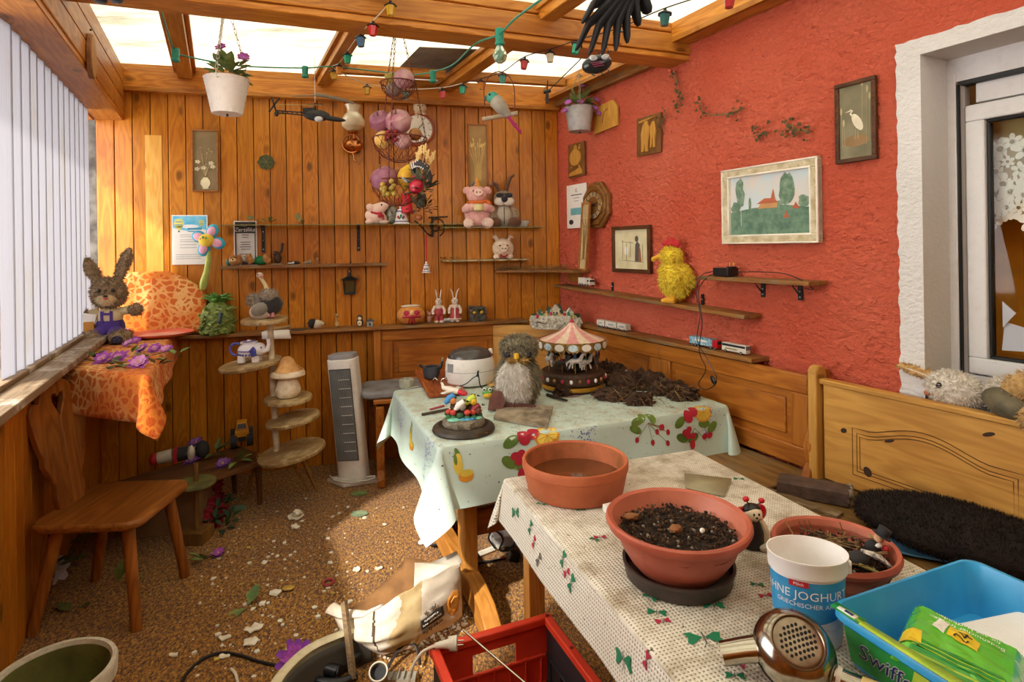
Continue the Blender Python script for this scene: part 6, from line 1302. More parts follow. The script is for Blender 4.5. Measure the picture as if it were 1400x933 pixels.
q = MB(k, CHY); q.ell((-6, -2, 66), (14, 13, 13), None, 20, 12); q.fur(1100, 4.5, .9); q.build('head', s)
for sx in (-1, 1): q = MB(k, CHY); q.ell((3, sx*21, 36), (14, 5, 12), (0, .7, 0)); q.fur(500, 5, .9); q.build('wing', s)
q = MB(k, CHO); q.tube([(-16, -3, 66), (-24, -3, 65), (-33, -3, 62)], [7.5, 6.5, 4], 12, sq=.7); q.ell((-33, -3, 61.5), (4, 3, 4)); q.build('beak', s)
q = MB(k, CHR); q.tube([(4, -2, 79), (-2, -2, 84), (-10, -2, 82)], [3, 6, 5], 10, sq=.6); q.ell((-6, -2, 86), (7, 4, 7)); q.ell((-14, -2, 84), (6, 4, 5)); q.ell((3, -2, 83), (5, 4, 6)); q.build('comb', s)
q = MB(k, CHR); q.ell((-18, -5, 46), (5, 3, 7), (0, .3, 0)); q.ell((-22, -3, 42), (4, 3, 6)); q.build('wattle', s)
for sx in (-1, 1):
    q = MB(k, CHO); q.tube([(0, sx*9, 14), (-1, sx*9, 5)], [5, 5], 10)
    for t in (-1, 0, 1): q.tube([(1, sx*9, 4), (-8, sx*9+t*4, 4.5), (-15, sx*9+t*7, 3)], [4.6, 4.2, 2.4], 8)
    q.build('foot', s)
q = MB(k, INK); q.ell((-17, -9, 70), 1.6); q.ell((-17, 5, 70), 1.6); q.build('eye', s)
q = MB(k, M('#e8d84a', .8)); q.ell((20, 0, 30), (5, 6, 7)); q.fur(220, 6, 1); q.build('tail', s)
def wheels(s, k, xs, y, r):
    for x in xs:
        for sy in (-1, 1): q = MB(k, INK); q.cyl((x, sy*y-.8, r), (x, sy*y+.8, r), r, None, 12); q.m(M('#9a9a9a', .4)); q.cyl((x, sy*(y+.9)-.2, r), (x, sy*(y+.9)+.2, r), r*.5, None, 8); q.build('wheel', s)
TW = M('#dcd8cc', .45, dirt=.15); TWN = M('#30343a', .2)
P, k = SR_(802, 395, CHZ, .07); s = T('toy_truck', 'small white toy lorry at the left end of the chicken shelf', 'toy car', P, RZR+PI*0)
q = MB(k, TW); q.box((-5, 0, 7), (18, 9, 9)); q.build('cargo_box', s, bevel=.001); q = MB(k, TW); q.box((9, 0, 6), (9, 8.6, 8)); q.m(TWN); q.box((12.6, 0, 7.5), (2.4, 8, 3)); q.box((9.6, 0, 7.6), (4, 9, 2.6)); q.build('cab', s, bevel=.001); wheels(s, k, (-10, -4, 9), 4, 2)
LZ1 = .9555
P, k = SR_(838, 441, LZ1, .07); s = T('toy_road_train', 'white toy road train of three wagons on the ledge below the chicken shelf', 'toy car', P, RZR)
for x, w_ in ((-24, 17), (0, 25), (24, 19)): q = MB(k, TW); q.box((x, 0, 6), (w_, 8, 8)); q.m(M('#9aa8b0', .5)); q.box((x, -4.1, 6), (w_*.5, .3, 2)); q.build('wagon', s, bevel=.001)
q = MB(k, INK); q.box((0, 0, 2), (60, 4, 1)); q.build('chassis', s); wheels(s, k, (-29, -19, -8, 8, 18, 30), 3.4, 1.7)
P, k = SR_(966, 474, LZ1, .07); s = T('toy_truck', 'blue white toy lorry with red cab on the ledge under the black cord', 'toy car', P, RZR)
q = MB(k, M('#3a8ab0', .4, hex2='#bcd4dc', vs=90)); q.box((-7, 0, 8), (42, 9, 10)); q.m(INK); q.box((-27, 0, 7), (3, 8.6, 11)); q.m(WHITEP); q.box((-6, -4.7, 9), (22, .3, 2.6)); q.build('trailer', s, bevel=.001)
q = MB(k, M('#c81a24', .35)); q.box((19, 0, 7.4), (8, 9, 10)); q.m(TWN); q.box((22.4, 0, 9.4), (2, 8, 4)); q.build('cab', s, bevel=.001); wheels(s, k, (-22, -16, -10, 12, 20), 4, 2)
P, k = SR_(1006, 482, LZ1, .07); s = T('toy_bus', 'cream toy coach right of the blue toy lorry on the ledge', 'toy car', P, RZR)
q = MB(k, TW); q.box((0, 0, 7.6), (42, 9, 11)); q.build('body', s, bevel=.0035); q = MB(k, TWN); q.box((0, 0, 10.5), (40, 9.4, 3)); q.box((20.2, 0, 9.6), (1.6, 8, 5)); q.build('window_band', s); q = MB(k, M('#8a8a52', .5)); q.box((-4, -4.7, 5.8), (20, .3, 1.6)); q.build('stripe', s); wheels(s, k, (-14, 13), 4, 2.2)
P, k = SR_(992, 377, PSZ, .07); s = T('power_adapter', 'black power adapter with long thin cord on the short shelf', 'charger', P, RZR)
q = MB(k, BLACKP); q.box((0, 0, 6), (27, 20, 11.5)); q.build('housing', s, bevel=.003); q = MB(k, BLACKP); q.box((11, 0, 12.6), (8, 10, 2)); q.m(BRASS); q.cyl((10, -2, 13), (10, -2, 20), 1); q.cyl((13, 2, 13), (13, 2, 20), 1); q.build('plug_pins', s)
W_ = []
for (u, v, off) in ((979, 371, .07), (960, 376, .13), (951, 395, .16), (957, 430, .18), (953, 465, .19), (966, 490, .2), (980, 520, .19), (966, 533, .2), (955, 525, .2), (965, 505, .2), (956, 480, .19), (960, 440, .18), (955, 400, .16), (966, 380, .12), (980, 373, .08)): W_.append(on_right(u, v, off)-P)
inv = Matrix.Rotation(-RZR, 3, 'Z'); W_ = [inv @ x for x in W_]
q = MB(1, BLACKP); q.tube(spline(W_, 6), .0024, 6); q.build('cord', s)
q = MB(1, BLACKP); c = inv @ (on_right(975, 520, .2)-P); q.ell(c, (.014, .008, .024), (0, -.6, 0)); q.build('inline_switch', s)
W2 = [inv @ (on_right(u, v, off)-P) for u, v, off in ((1005, 372, .07), (1040, 372, .07), (1070, 374, .08), (1095, 383, .10), (1112, 396, .06), (1100, 394, .03))]
q = MB(1, BLACKP); q.tube(spline(W2, 6), .0022, 6); q.build('cord', s)
P = rw(2.80, WZ0+.002, -.02); k = P.y/F; s = T('plush_rabbit', 'white and tan plush rabbit lying on its side on the dark window sill', 'plush toy', P, RZR)
FW = M('#e0dad0', .9, hex2='#bdb5aa', vs=60, sheen=.3); FT = M('#c9a468', .9, hex2='#a8834a', vs=60, sheen=.3)
u_ = .00245
q = MB(u_, FW); q.ell((-38, -14, 26), (36, 26, 26), (0, .15, .1), 22, 14); q.fur(2200, 6, .9); q.build('head', s)
q = MB(u_, FW); q.ell((44, 0, 30), (54, 30, 30), (0, -.08, 0), 22, 14); q.fur(2400, 7, 1); q.build('body', s)
q = MB(u_, FT); q.tube([(-62, -8, 36), (-90, -6, 44), (-114, -4, 48), (-122, -3, 46)], [9, 17, 13, 3], 12, sq=.45); q.fur(500, 5, .9); q.m(M('#e8e4ea', .8)); q.tube([(-72, -15, 41), (-92, -14, 46), (-112, -11, 48)], [4, 9, 5], 10, sq=.2); q.build('ear', s)
q = MB(u_, FT); q.tube([(-60, 8, 18), (-82, 16, 12), (-98, 20, 8)], [8, 13, 4], 12, sq=.5); q.fur(260, 5, .9); q.build('ear', s)
for (a, b, r) in (((36, -22, 42), (74, -40, 62), 20), ((52, -26, 20), (70, -48, 16), 18), ((96, -16, 40), (140, -30, 52), 22), ((100, -14, 20), (150, -22, 18), 22)):
    q = MB(u_, FT); q.tube([a, tuple((x+y)/2 for x, y in zip(a, b)), b], [r*.8, r, r*.9], 12); q.ell(b, r*.95); q.fur(700, 6, 1); q.build('leg', s)
q = MB(u_, INK); q.ell((-46, -38, 34), (4, 3, 4.4)); q.build('eye', s); q = MB(u_, M('#b06a4a', .6)); q.ell((-66, -30, 18), (5, 4, 4)); q.build('nose', s)
P2 = rw(2.86, WZ0+.003, .055); q = MB(u_, M('#6f6750', .7, hex2='#4f4a3a', vs=20)); q.ell((20, 0, 22), (40, 24, 22), (0, .3, 0), 16, 10, .12); o = q.build('stone', loc=P2, rz=RZR); tag(o, 'grey brown rounded stone by the legs of the lying rabbit', 'stone')
q = MB(u_, BLACKP); q.box((0, 0, 12), (30, 26, 22), rot=(0, .15, 0)); q.cyl((-12, -10, 14), (-12, -10, 30), 4); o = q.build('black_fitting', loc=rw(2.655, WZ0+.002, -.02), rz=RZR, bevel=.004); tag(o, 'black plastic fitting at the left end of the window sill', 'fitting')
TT = LZ + .006
def LT(u, v, z=TT): p = at_z(u, v, z); return p, p.y/F
BRF = M('#9a8262', .9, hex2='#745e42', vs=50, sheen=.3); TANF = M('#cdb48a', .85, sheen=.3); VIO = M('#4a2f8a', .7, hex2='#3a2470', sheen=.2)
P = at_d(151, 460, 3.36); P.z = TT; k = P.y/F; s = T('plush_rabbit', 'brown plush rabbit in purple dungarees sitting on the giraffe towel by the slats', 'plush toy', P, .25)
q = MB(k, VIO); q.ell((0, 0, 18), (18, 14, 20), None, 20, 12); q.tube([(-8, -8, 12), (-11, -20, 8)], [10, 9], 12); q.tube([(9, -8, 12), (14, -20, 8)], [10, 9], 12); q.build('dungarees', s)
q = MB(k, M('#dcc9a0', .8)); q.ell((0, -1, 34), (16, 12, 14), None, 18, 10); q.tube([(-13, 0, 40), (-24, -3, 38)], [6, 6], 10); q.tube([(13, 0, 40), (25, -3, 42)], [6, 6], 10); q.build('shirt', s)
q = MB(k, VIO)
for x in (-5, 6): q.box((x, -13, 34), (3.4, 1.6, 16))
q.box((0, -13.4, 38), (12, 1.6, 3)); q.build('strap', s)
q = MB(k, BRF); q.ell((0, -3, 66), (21, 18, 21), None, 22, 14); q.fur(1800, 4.2, .8); q.build('head', s)
q = MB(k, TANF); q.ell((2, -17, 58), (12, 8, 8.5)); q.fur(260, 3, .7); q.m(M('#c85a48', .6)); q.ell((4, -25, 60), (3, 2, 1.6)); q.m(INK); q.ell((4, -25, 63), (3, 2, 1.6)); q.build('muzzle', s)
for pts, r in (([(-12, 0, 80), (-20, 2, 94), (-28, 0, 108), (-32, -2, 114)], [8, 11, 11, 5]), ([(9, 0, 80), (14, 3, 98), (20, 4, 114), (25, 2, 126)], [9, 13, 13, 5])): q = MB(k, BRF); q.tube(pts, r, 12, sq=.5); q.fur(700, 3.6, .8); q.build('ear', s)
for P_ in ((-30, -5, 36), (33, -5, 42)): q = MB(k, BRF); q.ell(P_, (9, 8, 8)); q.fur(260, 3.6, .8); q.build('paw', s)
for (x, y) in ((-14, -28), (22, -26)): q = MB(k, BRF); q.ell((x, y, 8), (13, 15, 9), (0, 0, x*-.02)); q.fur(420, 4, .8); q.m(M('#2a2a4a', .8)); q.ell((x, y-13, 6), (7, 2.5, 5.5)); q.build('foot', s)
q = MB(k, INK); q.ell((-5, -20, 70), 2.4); q.ell((11, -19, 70), 2.4); q.build('eye', s)
rf_ = random.Random(77)
fl = [(455/2.745, 478), ]
fpos = [(166, 455, .95), (176, 470, .8), (97, 482, 1.), (76, 478, .8), (117, 486, .7), (141, 492, 1.1), (163, 490, 1.1), (190, 497, 1.2), (195, 478, .9), (212, 478, .9), (228, 478, .8), (186, 466, .7), (110, 494, .6)]
PKF = M('#d79ad0', .7, hex2='#c47ab8', vs=30)
P0, k0 = LT(150, 490); s = T('flower_garland', 'garland of purple silk flowers and green leaves lying on the giraffe towel', 'artificial flowers', P0)
for i, (u, v, sc) in enumerate(fpos):
    P, k = LT(u, v, TT+.012); q = MB(1); bloom(q, P-P0, .040*sc, (PURP, PKF if i % 3 == 1 else PURP, PKF), 8, 3, (rf_.uniform(-.5, .5), -.7, 1), i, M('#c9b26a', .7)); q.build('silk_flower', s)
for i, (u, v) in enumerate(((128, 490), (172, 502), (205, 492), (215, 500), (240, 487), (85, 485), (150, 500), (166, 462), (180, 484))):
    P, k = LT(u, v, TT+.004); q = MB(1); leafcl(q, P-P0, .02, 4, i+40, .05, .016, LEAFB if i % 3 else LEAFG, 1.2); q.build('leaf', s)
pts = [LT(u, v, TT+.003)[0]-P0 for u, v in ((78, 480), (110, 490), (140, 494), (170, 496), (200, 488), (232, 480))]
q = MB(1, LEAFG); q.tube(spline(pts, 4), .002, 5); q.build('stem', s)
P = at_z(62, 498, 1.06); P = at_d(66, 500, 2.68); s = T('yellow_flower', 'yellow silk flower lying at the sill edge above the chair', 'artificial flowers', at_d(66, 505, 2.55))
q = MB(1); bloom(q, (0, 0, 0), .06, (M('#e8c832', .7, hex2='#d8a820'), M('#f0d858', .7)), 7, 2, (.1, -.6, 1), 3); q.build('silk_flower', s)
q = MB(1); leafcl(q, (.03, -.01, -.02), .02, 4, 9, .05, .015, LEAFG); q.tube([(.0, .0, 0), (.05, .06, -.015), (.12, .14, -.03)], .003, 5); q.build('leaf', s)
P, k = LT(222, 459, TT); q = MB(1, M('#c8543c', .45, hex2='#d87a62', vs=12, dirt=.2)); q.lathe([(.0, .004), (.13, .004), (.155, .012), (.165, .02), (.17, .02), (.16, .008), (.13, 0), (0, 0)][::-1], (0, 0, 0), 40); q.m(M('#d89a86', .5)); q.lathe([(.128, .0045), (.0, .0055)], (0, 0, 0), 36); o = q.build('plate', loc=P); tag(o, 'red rimmed round plate on the giraffe towel near the wood wall', 'plate')
P = at_d(106, 461, 3.0); P.z = TT+.022; s = T('brass_knob', 'dark brass door knob lying at the foot of the plush rabbit', 'knob', P); q = MB(1, M('#8a6a3a', .4, .5, dirt=.3)); q.ell((0, 0, 0), (.024, .024, .02)); q.build('ball', s); q = MB(1, M('#6a4a2a', .5, .4)); q.cyl((-.02, 0, 0), (-.10, -.03, -.012), .007); q.cyl((-.10, -.03, -.012), (-.105, -.032, -.012), .015); q.build('stem', s)
P = at_d(122, 447, 3.30); P.z = TT; q = MB(1, M('#c98a3a', .7)); q.box((0, 0, .06), (.05, .03, .12), rot=(0, 0, .4)); q.m(PAPER); q.box((0, -.003, .14), (.07, .02, .05), rot=(.0, .2, .4)); o = q.build('paper_carton', loc=P); tag(o, 'narrow orange and white carton standing behind the plush rabbit', 'carton')
P, k = SB(276, 392, 1.0, .1); P = on_back(277, 391, .12); k = P.y/F; s = T('plush_flower', 'plush flower with yellow smiling face and pink petals leaning over the giraffe backrest', 'plush toy', P, .05)
q = MB(k, M('#b8c86a', .8, hex2='#98a84a', sheen=.3)); q.tube([(0, 0, -4), (2, -1, 4), (7, -2, 20), (10, -3, 38), (11, -4, 48)], [4, 5, 4, 3.4, 3], 10); q.build('stalk', s)
BLF = M('#3ab0cc', .8, hex2='#2a90b4', sheen=.3); PKP = M('#e8b4cc', .8, hex2='#d89ab8', sheen=.3)
for a in (1.15, 2.75, 4.25, -.15+2*PI-.15, ):
    c = (11+13.5*math.cos(a), -5, 62+13.5*math.sin(a)); q = MB(k, BLF); q.ell(c, (10, 4, 8.2), (0, -a, 0)); q.m(PKP); q.ell((c[0]-1*math.cos(a), -8, c[2]-1*math.sin(a)), (7.4, 2.4, 5.6), (0, -a, 0)); q.build('petal', s)
q = MB(k, M('#eed23a', .8, sheen=.3)); q.ell((10, -9, 62), (10.5, 6, 9)); q.m(M('#3a9a6a', .6)); q.ell((8, -14.6, 66), (1.3, .8, 1.6)); q.ell((12, -14.4, 65), (1.3, .8, 1.6)); q.m(M('#e07a8a', .7)); q.ell((4, -13.6, 64), (1.4, .8, 1)); q.ell((14.6, -13.4, 61), (1.4, .8, 1)); q.build('face', s)
P, k = SB(298, 456, LEDZ, .10); s = T('succulent_figure', 'green painted plaster succulent plant with creature body on the left end of the ledge', 'ornament', P, .1)
GS1, GS2 = M('#8a9a4a', .6, hex2='#4f6a34', vs=40, bump=.5), M('#6aa04a', .5, hex2='#3f7a3a', vs=40)
q = MB(k, GS1); q.lathe([(20, 0), (22, 3), (20, 14), (21, 24), (17, 34), (10, 42), (0, 46)], (0, 0, 0), 26, wob=lambda a, i: .1*math.sin(a*7+i*2)); r = random.Random(6)
for i in range(60): a = r.uniform(0, 6.3); z = r.uniform(3, 36); q.tube([(18*math.cos(a), 18*math.sin(a), z), (24*math.cos(a+.3), 24*math.sin(a+.3), z+r.uniform(-3, 5))], [3, 1.2], 6)
q.build('body', s)
q = MB(k, GS2)
for i in range(16):
    a = i*2.4; e = .25+.06*i; L_ = 24-.4*i; q.tube([(3*math.cos(a), 3*math.sin(a), 40), (L_*.55*math.cos(a), L_*.55*math.sin(a), 42+L_*.35*e+3), (L_*math.cos(a), L_*math.sin(a), 41+L_*e*.75)], [3, 4.4, .6], 7, sq=.4)
q.build('leaf_rosette', s); q = MB(k, M('#1f3a4a', .5)); q.tube([(8, -15, 38), (12, -20, 28), (10, -21, 16)], [2, 2.6, 1.6], 6); q.build('dark_stem', s)
CRK = wood('stand_disc', '#b59a6a', '#8a6c40', 'x', 1.2, .0, .45, vari=.1, worn='#cbb98a')
base = at_z(402, 628, .26); kk = base.y/F
s = T('tiered_plant_stand', 'leaning plant stand with five round shelves on a white pole and thin legs', 'plant stand', (base.x, base.y, 0))
B0 = Vector((base.x, base.y, 0))
def onst(u, v, dd=0): return at_d(u, v, base.y+dd) - B0
p_top, p_bot = onst(369, 440), onst(379, 632)
q = MB(1, M('#d8cdb4', .55, hex2='#b0a080', vs=20)); q.tube([p_bot, p_top], [.019, .017], 12); q.build('pole', s)
discs = [(362, 438, 30, .13, 0., .0), (343, 498, 40, .16, -.05, .10), (394, 545, 31, .13, .05, .0), (401, 573, 35, .15, .06, .13), (399, 618, 44, .20, .04, .14)]
disc_tops = []
for i, (u, v, r_, ry, tx, ty) in enumerate(discs):
    c = onst(u, v, -.03); R_ = r_*kk; q = MB(1, CRK); q.lathe([(0, -.012), (R_*.97, -.012), (R_, -.008), (R_, .006), (R_*.97, .011), (0, .011)], (0, 0, 0), 36); q.build('shelf_disc', s, loc=c, rot=(.06, -ty, 0)); disc_tops.append(c + B0 + Vector((0, 0, .012)))
for (u, v, du) in ((333, 684, 22), (433, 671, -22), (395, 640, 0)):
    f_ = at_z(u, v, 0) if du else B0 + Vector((.02, .18, 0)); t_ = onst(u+du, 622) + B0
    q = MB(1, wood('stand_leg', '#b08a50', '#8a6430', 'z', 1.5, 0, .5, islands=False)); q.tube([t_-B0, f_-B0], [.014, .009], 10); q.build('leg', s)
P = disc_tops[0]; k = P.y/F; s = T('plush_ostrich', 'plush ostrich with grey tufts and long bare neck on the top shelf of the stand', 'plush toy', P, -.1)
OG = M('#a59a8a', .9, hex2='#7a7064', vs=60, sheen=.3); OL = M('#cfc0b0', .85, sheen=.3); ODK = M('#2c2a2c', .9, sheen=.3)
q = MB(k, OL); q.ell((-4, 0, 10), (17, 13, 12), (0, -.2, 0), 20, 12); q.build('belly', s); q = MB(k, ODK); q.ell((8, 2, 18), (16, 13, 15), (0, -.3, 0), 20, 12); q.fur(500, 2); q.build('back', s)
q = MB(k, M('#8a8478', .85, hex2='#6a655c', sheen=.3)); q.ell((-2, -10, 13), (13, 4, 9), (0, -.4, 0)); q.ell((-8, 3, 22), (11, 8, 8)); q.build('wing', s)
q = MB(k, OG); q.ell((-17, 3, 24), (9, 8, 9)); q.fur(400, 3.4, .8); q.build('tail', s); q = MB(k, OG); q.ell((7, -2, 31), (12, 10, 9.5)); q.fur(600, 3.4, .8); q.build('neck_ruff', s)
q = MB(k, M('#d8c49a', .8)); q.tube([(6, -2, 36), (3, -3, 46), (-2, -3, 54), (-4, -3, 57)], [3.4, 2.6, 2.4, 2.8], 10); q.build('neck', s); q = MB(k, OL); q.ell((-4, -4, 59), (4.6, 4, 3.8)); q.m(M('#d88a7a', .7)); q.ell((0, -7, 57.5), (3, 2.6, 1.6)); q.m(INK); q.ell((-5, -7.6, 60), 1); q.build('head', s)
for x in (8, 14): q = MB(k, M('#c88a8a', .7)); q.tube([(x, -4, 8), (x+2, -8, 2)], [2, 2.4], 8); q.build('foot', s)
P = SB(388, 449, LEDZ, .10)[0]; q = MB(1, M('#a88a5a', .8)); q.tube([(0, 0, .012), (.06, 0, .014), (.12, -.01, .02), (.15, -.01, .035)], [.012, .012, .01, .004], 7); q.tube([(.12, -.01, .02), (.15, -.03, .022)], [.005, .003], 5); o = q.build('dry_stick', loc=P - Vector((.1, 0, 0)), rz=RZB); tag(o, 'short dry stick with a forked end on the ledge right of the ostrich', 'stick')
P = SB(374, 449, LEDZ, .13)[0]; q = MB(1, PAPER); q.poly([(-.07, -.03, .003), (.1, -.03, .003), (.12, .05, .004), (-.05, .05, .004)]); q.poly([(-.07, -.03, .003), (-.065, -.045, -.04), (.115, -.05, -.045), (.1, -.03, .003)][::-1]); o = q.build('paper_sheet', loc=P, rz=RZB, solid=.0012); tag(o, 'white sheet of paper hanging over the ledge behind the stand pole', 'paper')
P = SB(407, 446, LEDZ, .09)[0]; q = MB(1, M('#5a4a3a', .7)); q.lathe([(0, 0), (.055, 0), (.06, .004), (.05, .006), (0, .005)], (0, 0, 0), 24); o = q.build('saucer', loc=P); tag(o, 'flat dark saucer on the ledge right of the dry stick', 'saucer')
P = disc_tops[1] + Vector((0, 0, .004)); k = P.y/F; s = T('elephant_teapot', 'white and blue porcelain elephant teapot on the second shelf of the stand', 'teapot', P, .1)
PORC = M('#e6e6ea', .2, var=.05); PBL = M('#3a3f9a', .35, hex2='#5a62b8', vs=60)
q = MB(k, PORC); q.ell((0, 0, 15), (17, 12, 11), None, 22, 12)
for x in (-10, 8):
    for y in (-6, 6): q.tube([(x, y, 9), (x*1.05, y, 0)], [5, 5.4], 10)
q.ell((12, -3, 17), (9, 9, 9)); q.build('body', s)
q = MB(k, PORC); q.tube([(18, -4, 14), (24, -5, 16), (26, -5, 24), (25, -5, 31)], [4, 3.4, 2.8, 3], 10); q.build('trunk_spout', s); q = MB(k, PBL); q.torus((-19, 0, 17), 8, 1.8, 'y', 18, 8, .6*PI-.9, 1.5*PI); q.build('handle', s)
q = MB(k, PORC); q.box((-2, 0, 26), (20, 10, 3)); q.ell((-2, 0, 28), (3, 3, 2)); q.build('lid', s)
q = MB(k, PBL); q.tube([(8, -11.6, 21), (3, -12.6, 16), (6, -12.4, 9), (11, -11.8, 11)], [1.6]*4, 6); q.ell((7, -11.8, 15), (4, 1.4, 6)); q.torus((0, 0, 15), 16.6, .8, 'z', 30, 5, sz=.72)
for i in range(9): a = PI+.3+i*.28; q.ell((16*math.cos(a), 11.6*math.sin(a), 10), (1.4, 1, 1.4), None, 8, 5)
q.ell((17, -10, 20), 1.2); q.torus((-2, 0, 27.6), 8, .6, 'z', 20, 5); q.build('blue_pattern', s)
P = disc_tops[2]; k = P.y/F; s = T('ceramic_mushroom', 'cream ceramic mushroom with brown topped cap on the third shelf of the stand', 'ornament', P)
MC = M('#e8dcc4', .5, hex2='#d0bd98', vs=26, bump=.3, bs=120); MB_ = M('#d8a868', .5, hex2='#a8743a', vs=16)
q = MB(k, MC); q.lathe([(0, 0), (13, 0), (16, 3), (17, 10), (14, 19), (11, 25), (10, 28), (0, 28)], (0, 0, 0), 28); q.build('stem', s)
q = MB(k, MC); q.lathe([(10, 27), (19, 27), (23, 29), (23, 32), (20, 36)], (0, 0, 0), 30, wob=lambda a, i: .02*math.sin(a*15)); q.m(MB_); q.lathe([(20.2, 35.5), (15, 40), (11, 44), (9, 50), (5, 54), (0, 55)], (0, 0, 0), 26, wob=lambda a, i: .06*math.sin(a*3+i)); q.build('cap', s)
A = at_z(372, 626, .27); Bq = at_z(268, 660, .27)
s = T('low_table', 'low dark brown wooden table against the wood wall under the left corner', 'table', (A.x, A.y, 0), math.atan2((A-Bq).y, (A-Bq).x))
q = MB(1, wood('dark_table', '#6b4526', '#4a2c14', 'x', 1, .2, .5, vari=.1)); q.box((-.55, .19, .255), (1.1, .38, .03)); q.build('tabletop', s, bevel=.004)
for x, y in ((-.06, .05), (-1.04, .05), (-.06, .33), (-1.04, .33)): q = MB(1, wood('dark_leg', '#6b4526', '#4a2c14', 'z', 1, .2, .5, islands=False)); q.tube([(x, y, .245), (x*1.03+.01, y, 0)], [.02, .013], 10); q.build('leg', s)
LTZ = .271
P = at_z(331, 607, LTZ); k = P.y/F; s = T('toy_monster_truck', 'black and yellow toy off-road truck on the low dark table', 'toy car', P, 2.0)
TY_ = M('#c88a1a', .4, hex2='#a86a10')
for x in (-14, 14):
    for y in (-10, 10): q = MB(k, INK); q.cyl((x, y-4, 9), (x, y+4, 9), 9, None, 16); q.m(M('#55585a', .5)); q.cyl((x, y*1.42, 9), (x, y*1.45, 9), 4, None, 10); q.build('wheel', s)
q = MB(k, INK); q.box((0, 0, 11), (34, 10, 6)); q.build('chassis', s); q = MB(k, TY_); q.box((0, 0, 18), (36, 17, 8)); q.box((-2, 0, 27), (20, 16, 10), taper=.8); q.build('body', s, bevel=.004); q = MB(k, TWN); q.box((-2, 0, 27), (20.6, 12, 6), taper=.85); q.box((-2, 0, 27), (14, 16.4, 6), taper=.85); q.m(M('#e6dca0', .3)); q.box((18.2, -5, 18), (1, 4, 3)); q.box((18.2, 5, 18), (1, 4, 3)); q.build('windows', s)
P = at_z(232, 634, LTZ); k = P.y/F; s = T('toy_soldier', 'red white and black nutcracker toy lying on the low dark table', 'figurine', P, .35)
q = MB(k, M('#c8c0b0', .7, hex2='#9a9286')); q.tube([(-14, 0, 9), (4, 0, 11)], [8, 9], 12); q.build('body', s); q = MB(k, REDC); q.ell((-18, 0, 8), (6, 8, 8)); q.build('red_boots', s); q = MB(k, REDC); q.box((8, 0, 11), (5, 17, 17)); q.build('red_trim', s); q = MB(k, INK); q.tube([(10, 0, 11), (30, 0, 12)], [9.5, 9], 12); q.ell((40, 0, 14), (9, 12, 12)); q.build('hat', s); q = MB(k, M('#d6cfc2', .8)); q.ell((27, -6, 13), (5, 6, 10)); q.fur(160, 2); q.build('plume', s)
for (u, v, lab) in ((268, 606, 'purple silk flower behind the nutcracker toy on the low table'), (262, 630, 'purple silk flower in front of the nutcracker toy on the low table'), (305, 635, 'purple silk flower at the front edge of the low table')):
    P = at_z(u, v, LTZ+.01); q = MB(1); bloom(q, (0, 0, 0), .045, (M('#6a3a8a', .8, hex2='#4f2a70'), M('#8a5aa8', .8)), 8, 2, (0, -.5, 1), u); o = q.build('silk_flower', loc=P); tag(o, lab, 'artificial flower')
for (u, v, lab, n) in ((327, 632, 'cluster of withered green leaves at the front edge of the low dark table', 8), (295, 622, 'dark leaves lying in the middle of the low dark table', 6)):
    P = at_z(u, v, LTZ+.004); q = MB(1); leafcl(q, (0, 0, .01), .03, n, u, .075, .02, LEAFB if n > 6 else LEAFG, 1); o = q.build('leaf_cluster', loc=P); tag(o, lab, 'leaves')
P = at_z(268, 660, .30); s = T('plant_pedestal', 'small round mossy wooden pedestal beside the chair seat', 'plant stand', (P.x, P.y, 0)); q = MB(1, M('#6b6a34', .7, hex2='#4f4a26', vs=18)); q.lathe([(0, .285), (.09, .285), (.095, .29), (.095, .302), (.09, .308), (0, .308)], (0, 0, 0), 32); q.build('disc', s); q = MB(1, wood('ped_leg', '#8a6430', '#6a4820', 'z', 1, 0, .6, islands=False)); q.cyl((0, 0, .06), (0, 0, .40), .012); q.box((0, 0, .03), (.12, .12, .06)); q.build('post', s)
a_, b_ = at_z(188, 745, 0), at_z(270, 722, 0)
P = (a_+b_)/2; CAR = M('#8a6a48', .85, hex2='#75573a', vs=6); s = T('cardboard_box', 'brown cardboard box on the floor behind the chair', 'box', P + Vector((-.05, .13, 0)), .25); q = MB(1, CAR); q.box((0, 0, .12), (.34, .26, .24)); q.build('box_body', s, bevel=.004); q = MB(1, M('#7b5d3e', .85)); q.box((0, -.131, .155), (.34, .002, .004)); q.build('flap_seam', s)
RG = [(296, 664, .12), (301, 680, .1), (290, 690, .08), (305, 700, .05), (283, 706, .05), (298, 712, .03), (280, 645, .22)]
P0 = at_z(292, 725, 0); s = T('red_silk_bouquet', 'fallen bouquet of dark red silk flowers in front of the cardboard box', 'artificial flowers', P0)
for i, (u, v, z) in enumerate(RG): P = at_z(u, v, z); q = MB(1); bloom(q, P-P0, .045, (REDF, M('#7a1020', .7)), 8, 3, (rf_.uniform(-.5, .5), -1, .5), i, REDF); q.build('silk_flower', s)
for i, (u, v, z) in enumerate(RG[1:6]): P = at_z(u+8, v+10, z*.6); q = MB(1); leafcl(q, P-P0, .03, 6, i+60, .05, .018, M('#2f4a2c', .8, hex2='#1f331f')); q.build('leaf', s)
f0 = at_z(484, 660, 0); k = f0.y/F; s = T('tower_fan', 'white tower fan with grey grille leaning slightly beside the bench', 'fan', f0, -.12)
q = MB(k, WHITEP); q.prism([(-38, -2), (-6, -20), (36, 2), (34, 8), (4, 22), (-34, 6)], 0, 5, 'xy'); q.build('base', s, bevel=.006)
Rl = Matrix.Rotation(math.radians(-4.0), 4, 'Y'); body = bpy.data.objects.new('fan_column', None)
def fanpart(name, fn, mat, bevel=0.004):
    q = MB(k, mat); fn(q); return q.build(name, s, loc=(0, 0, 5*k), rot=(.02, -.075, .0), bevel=bevel)
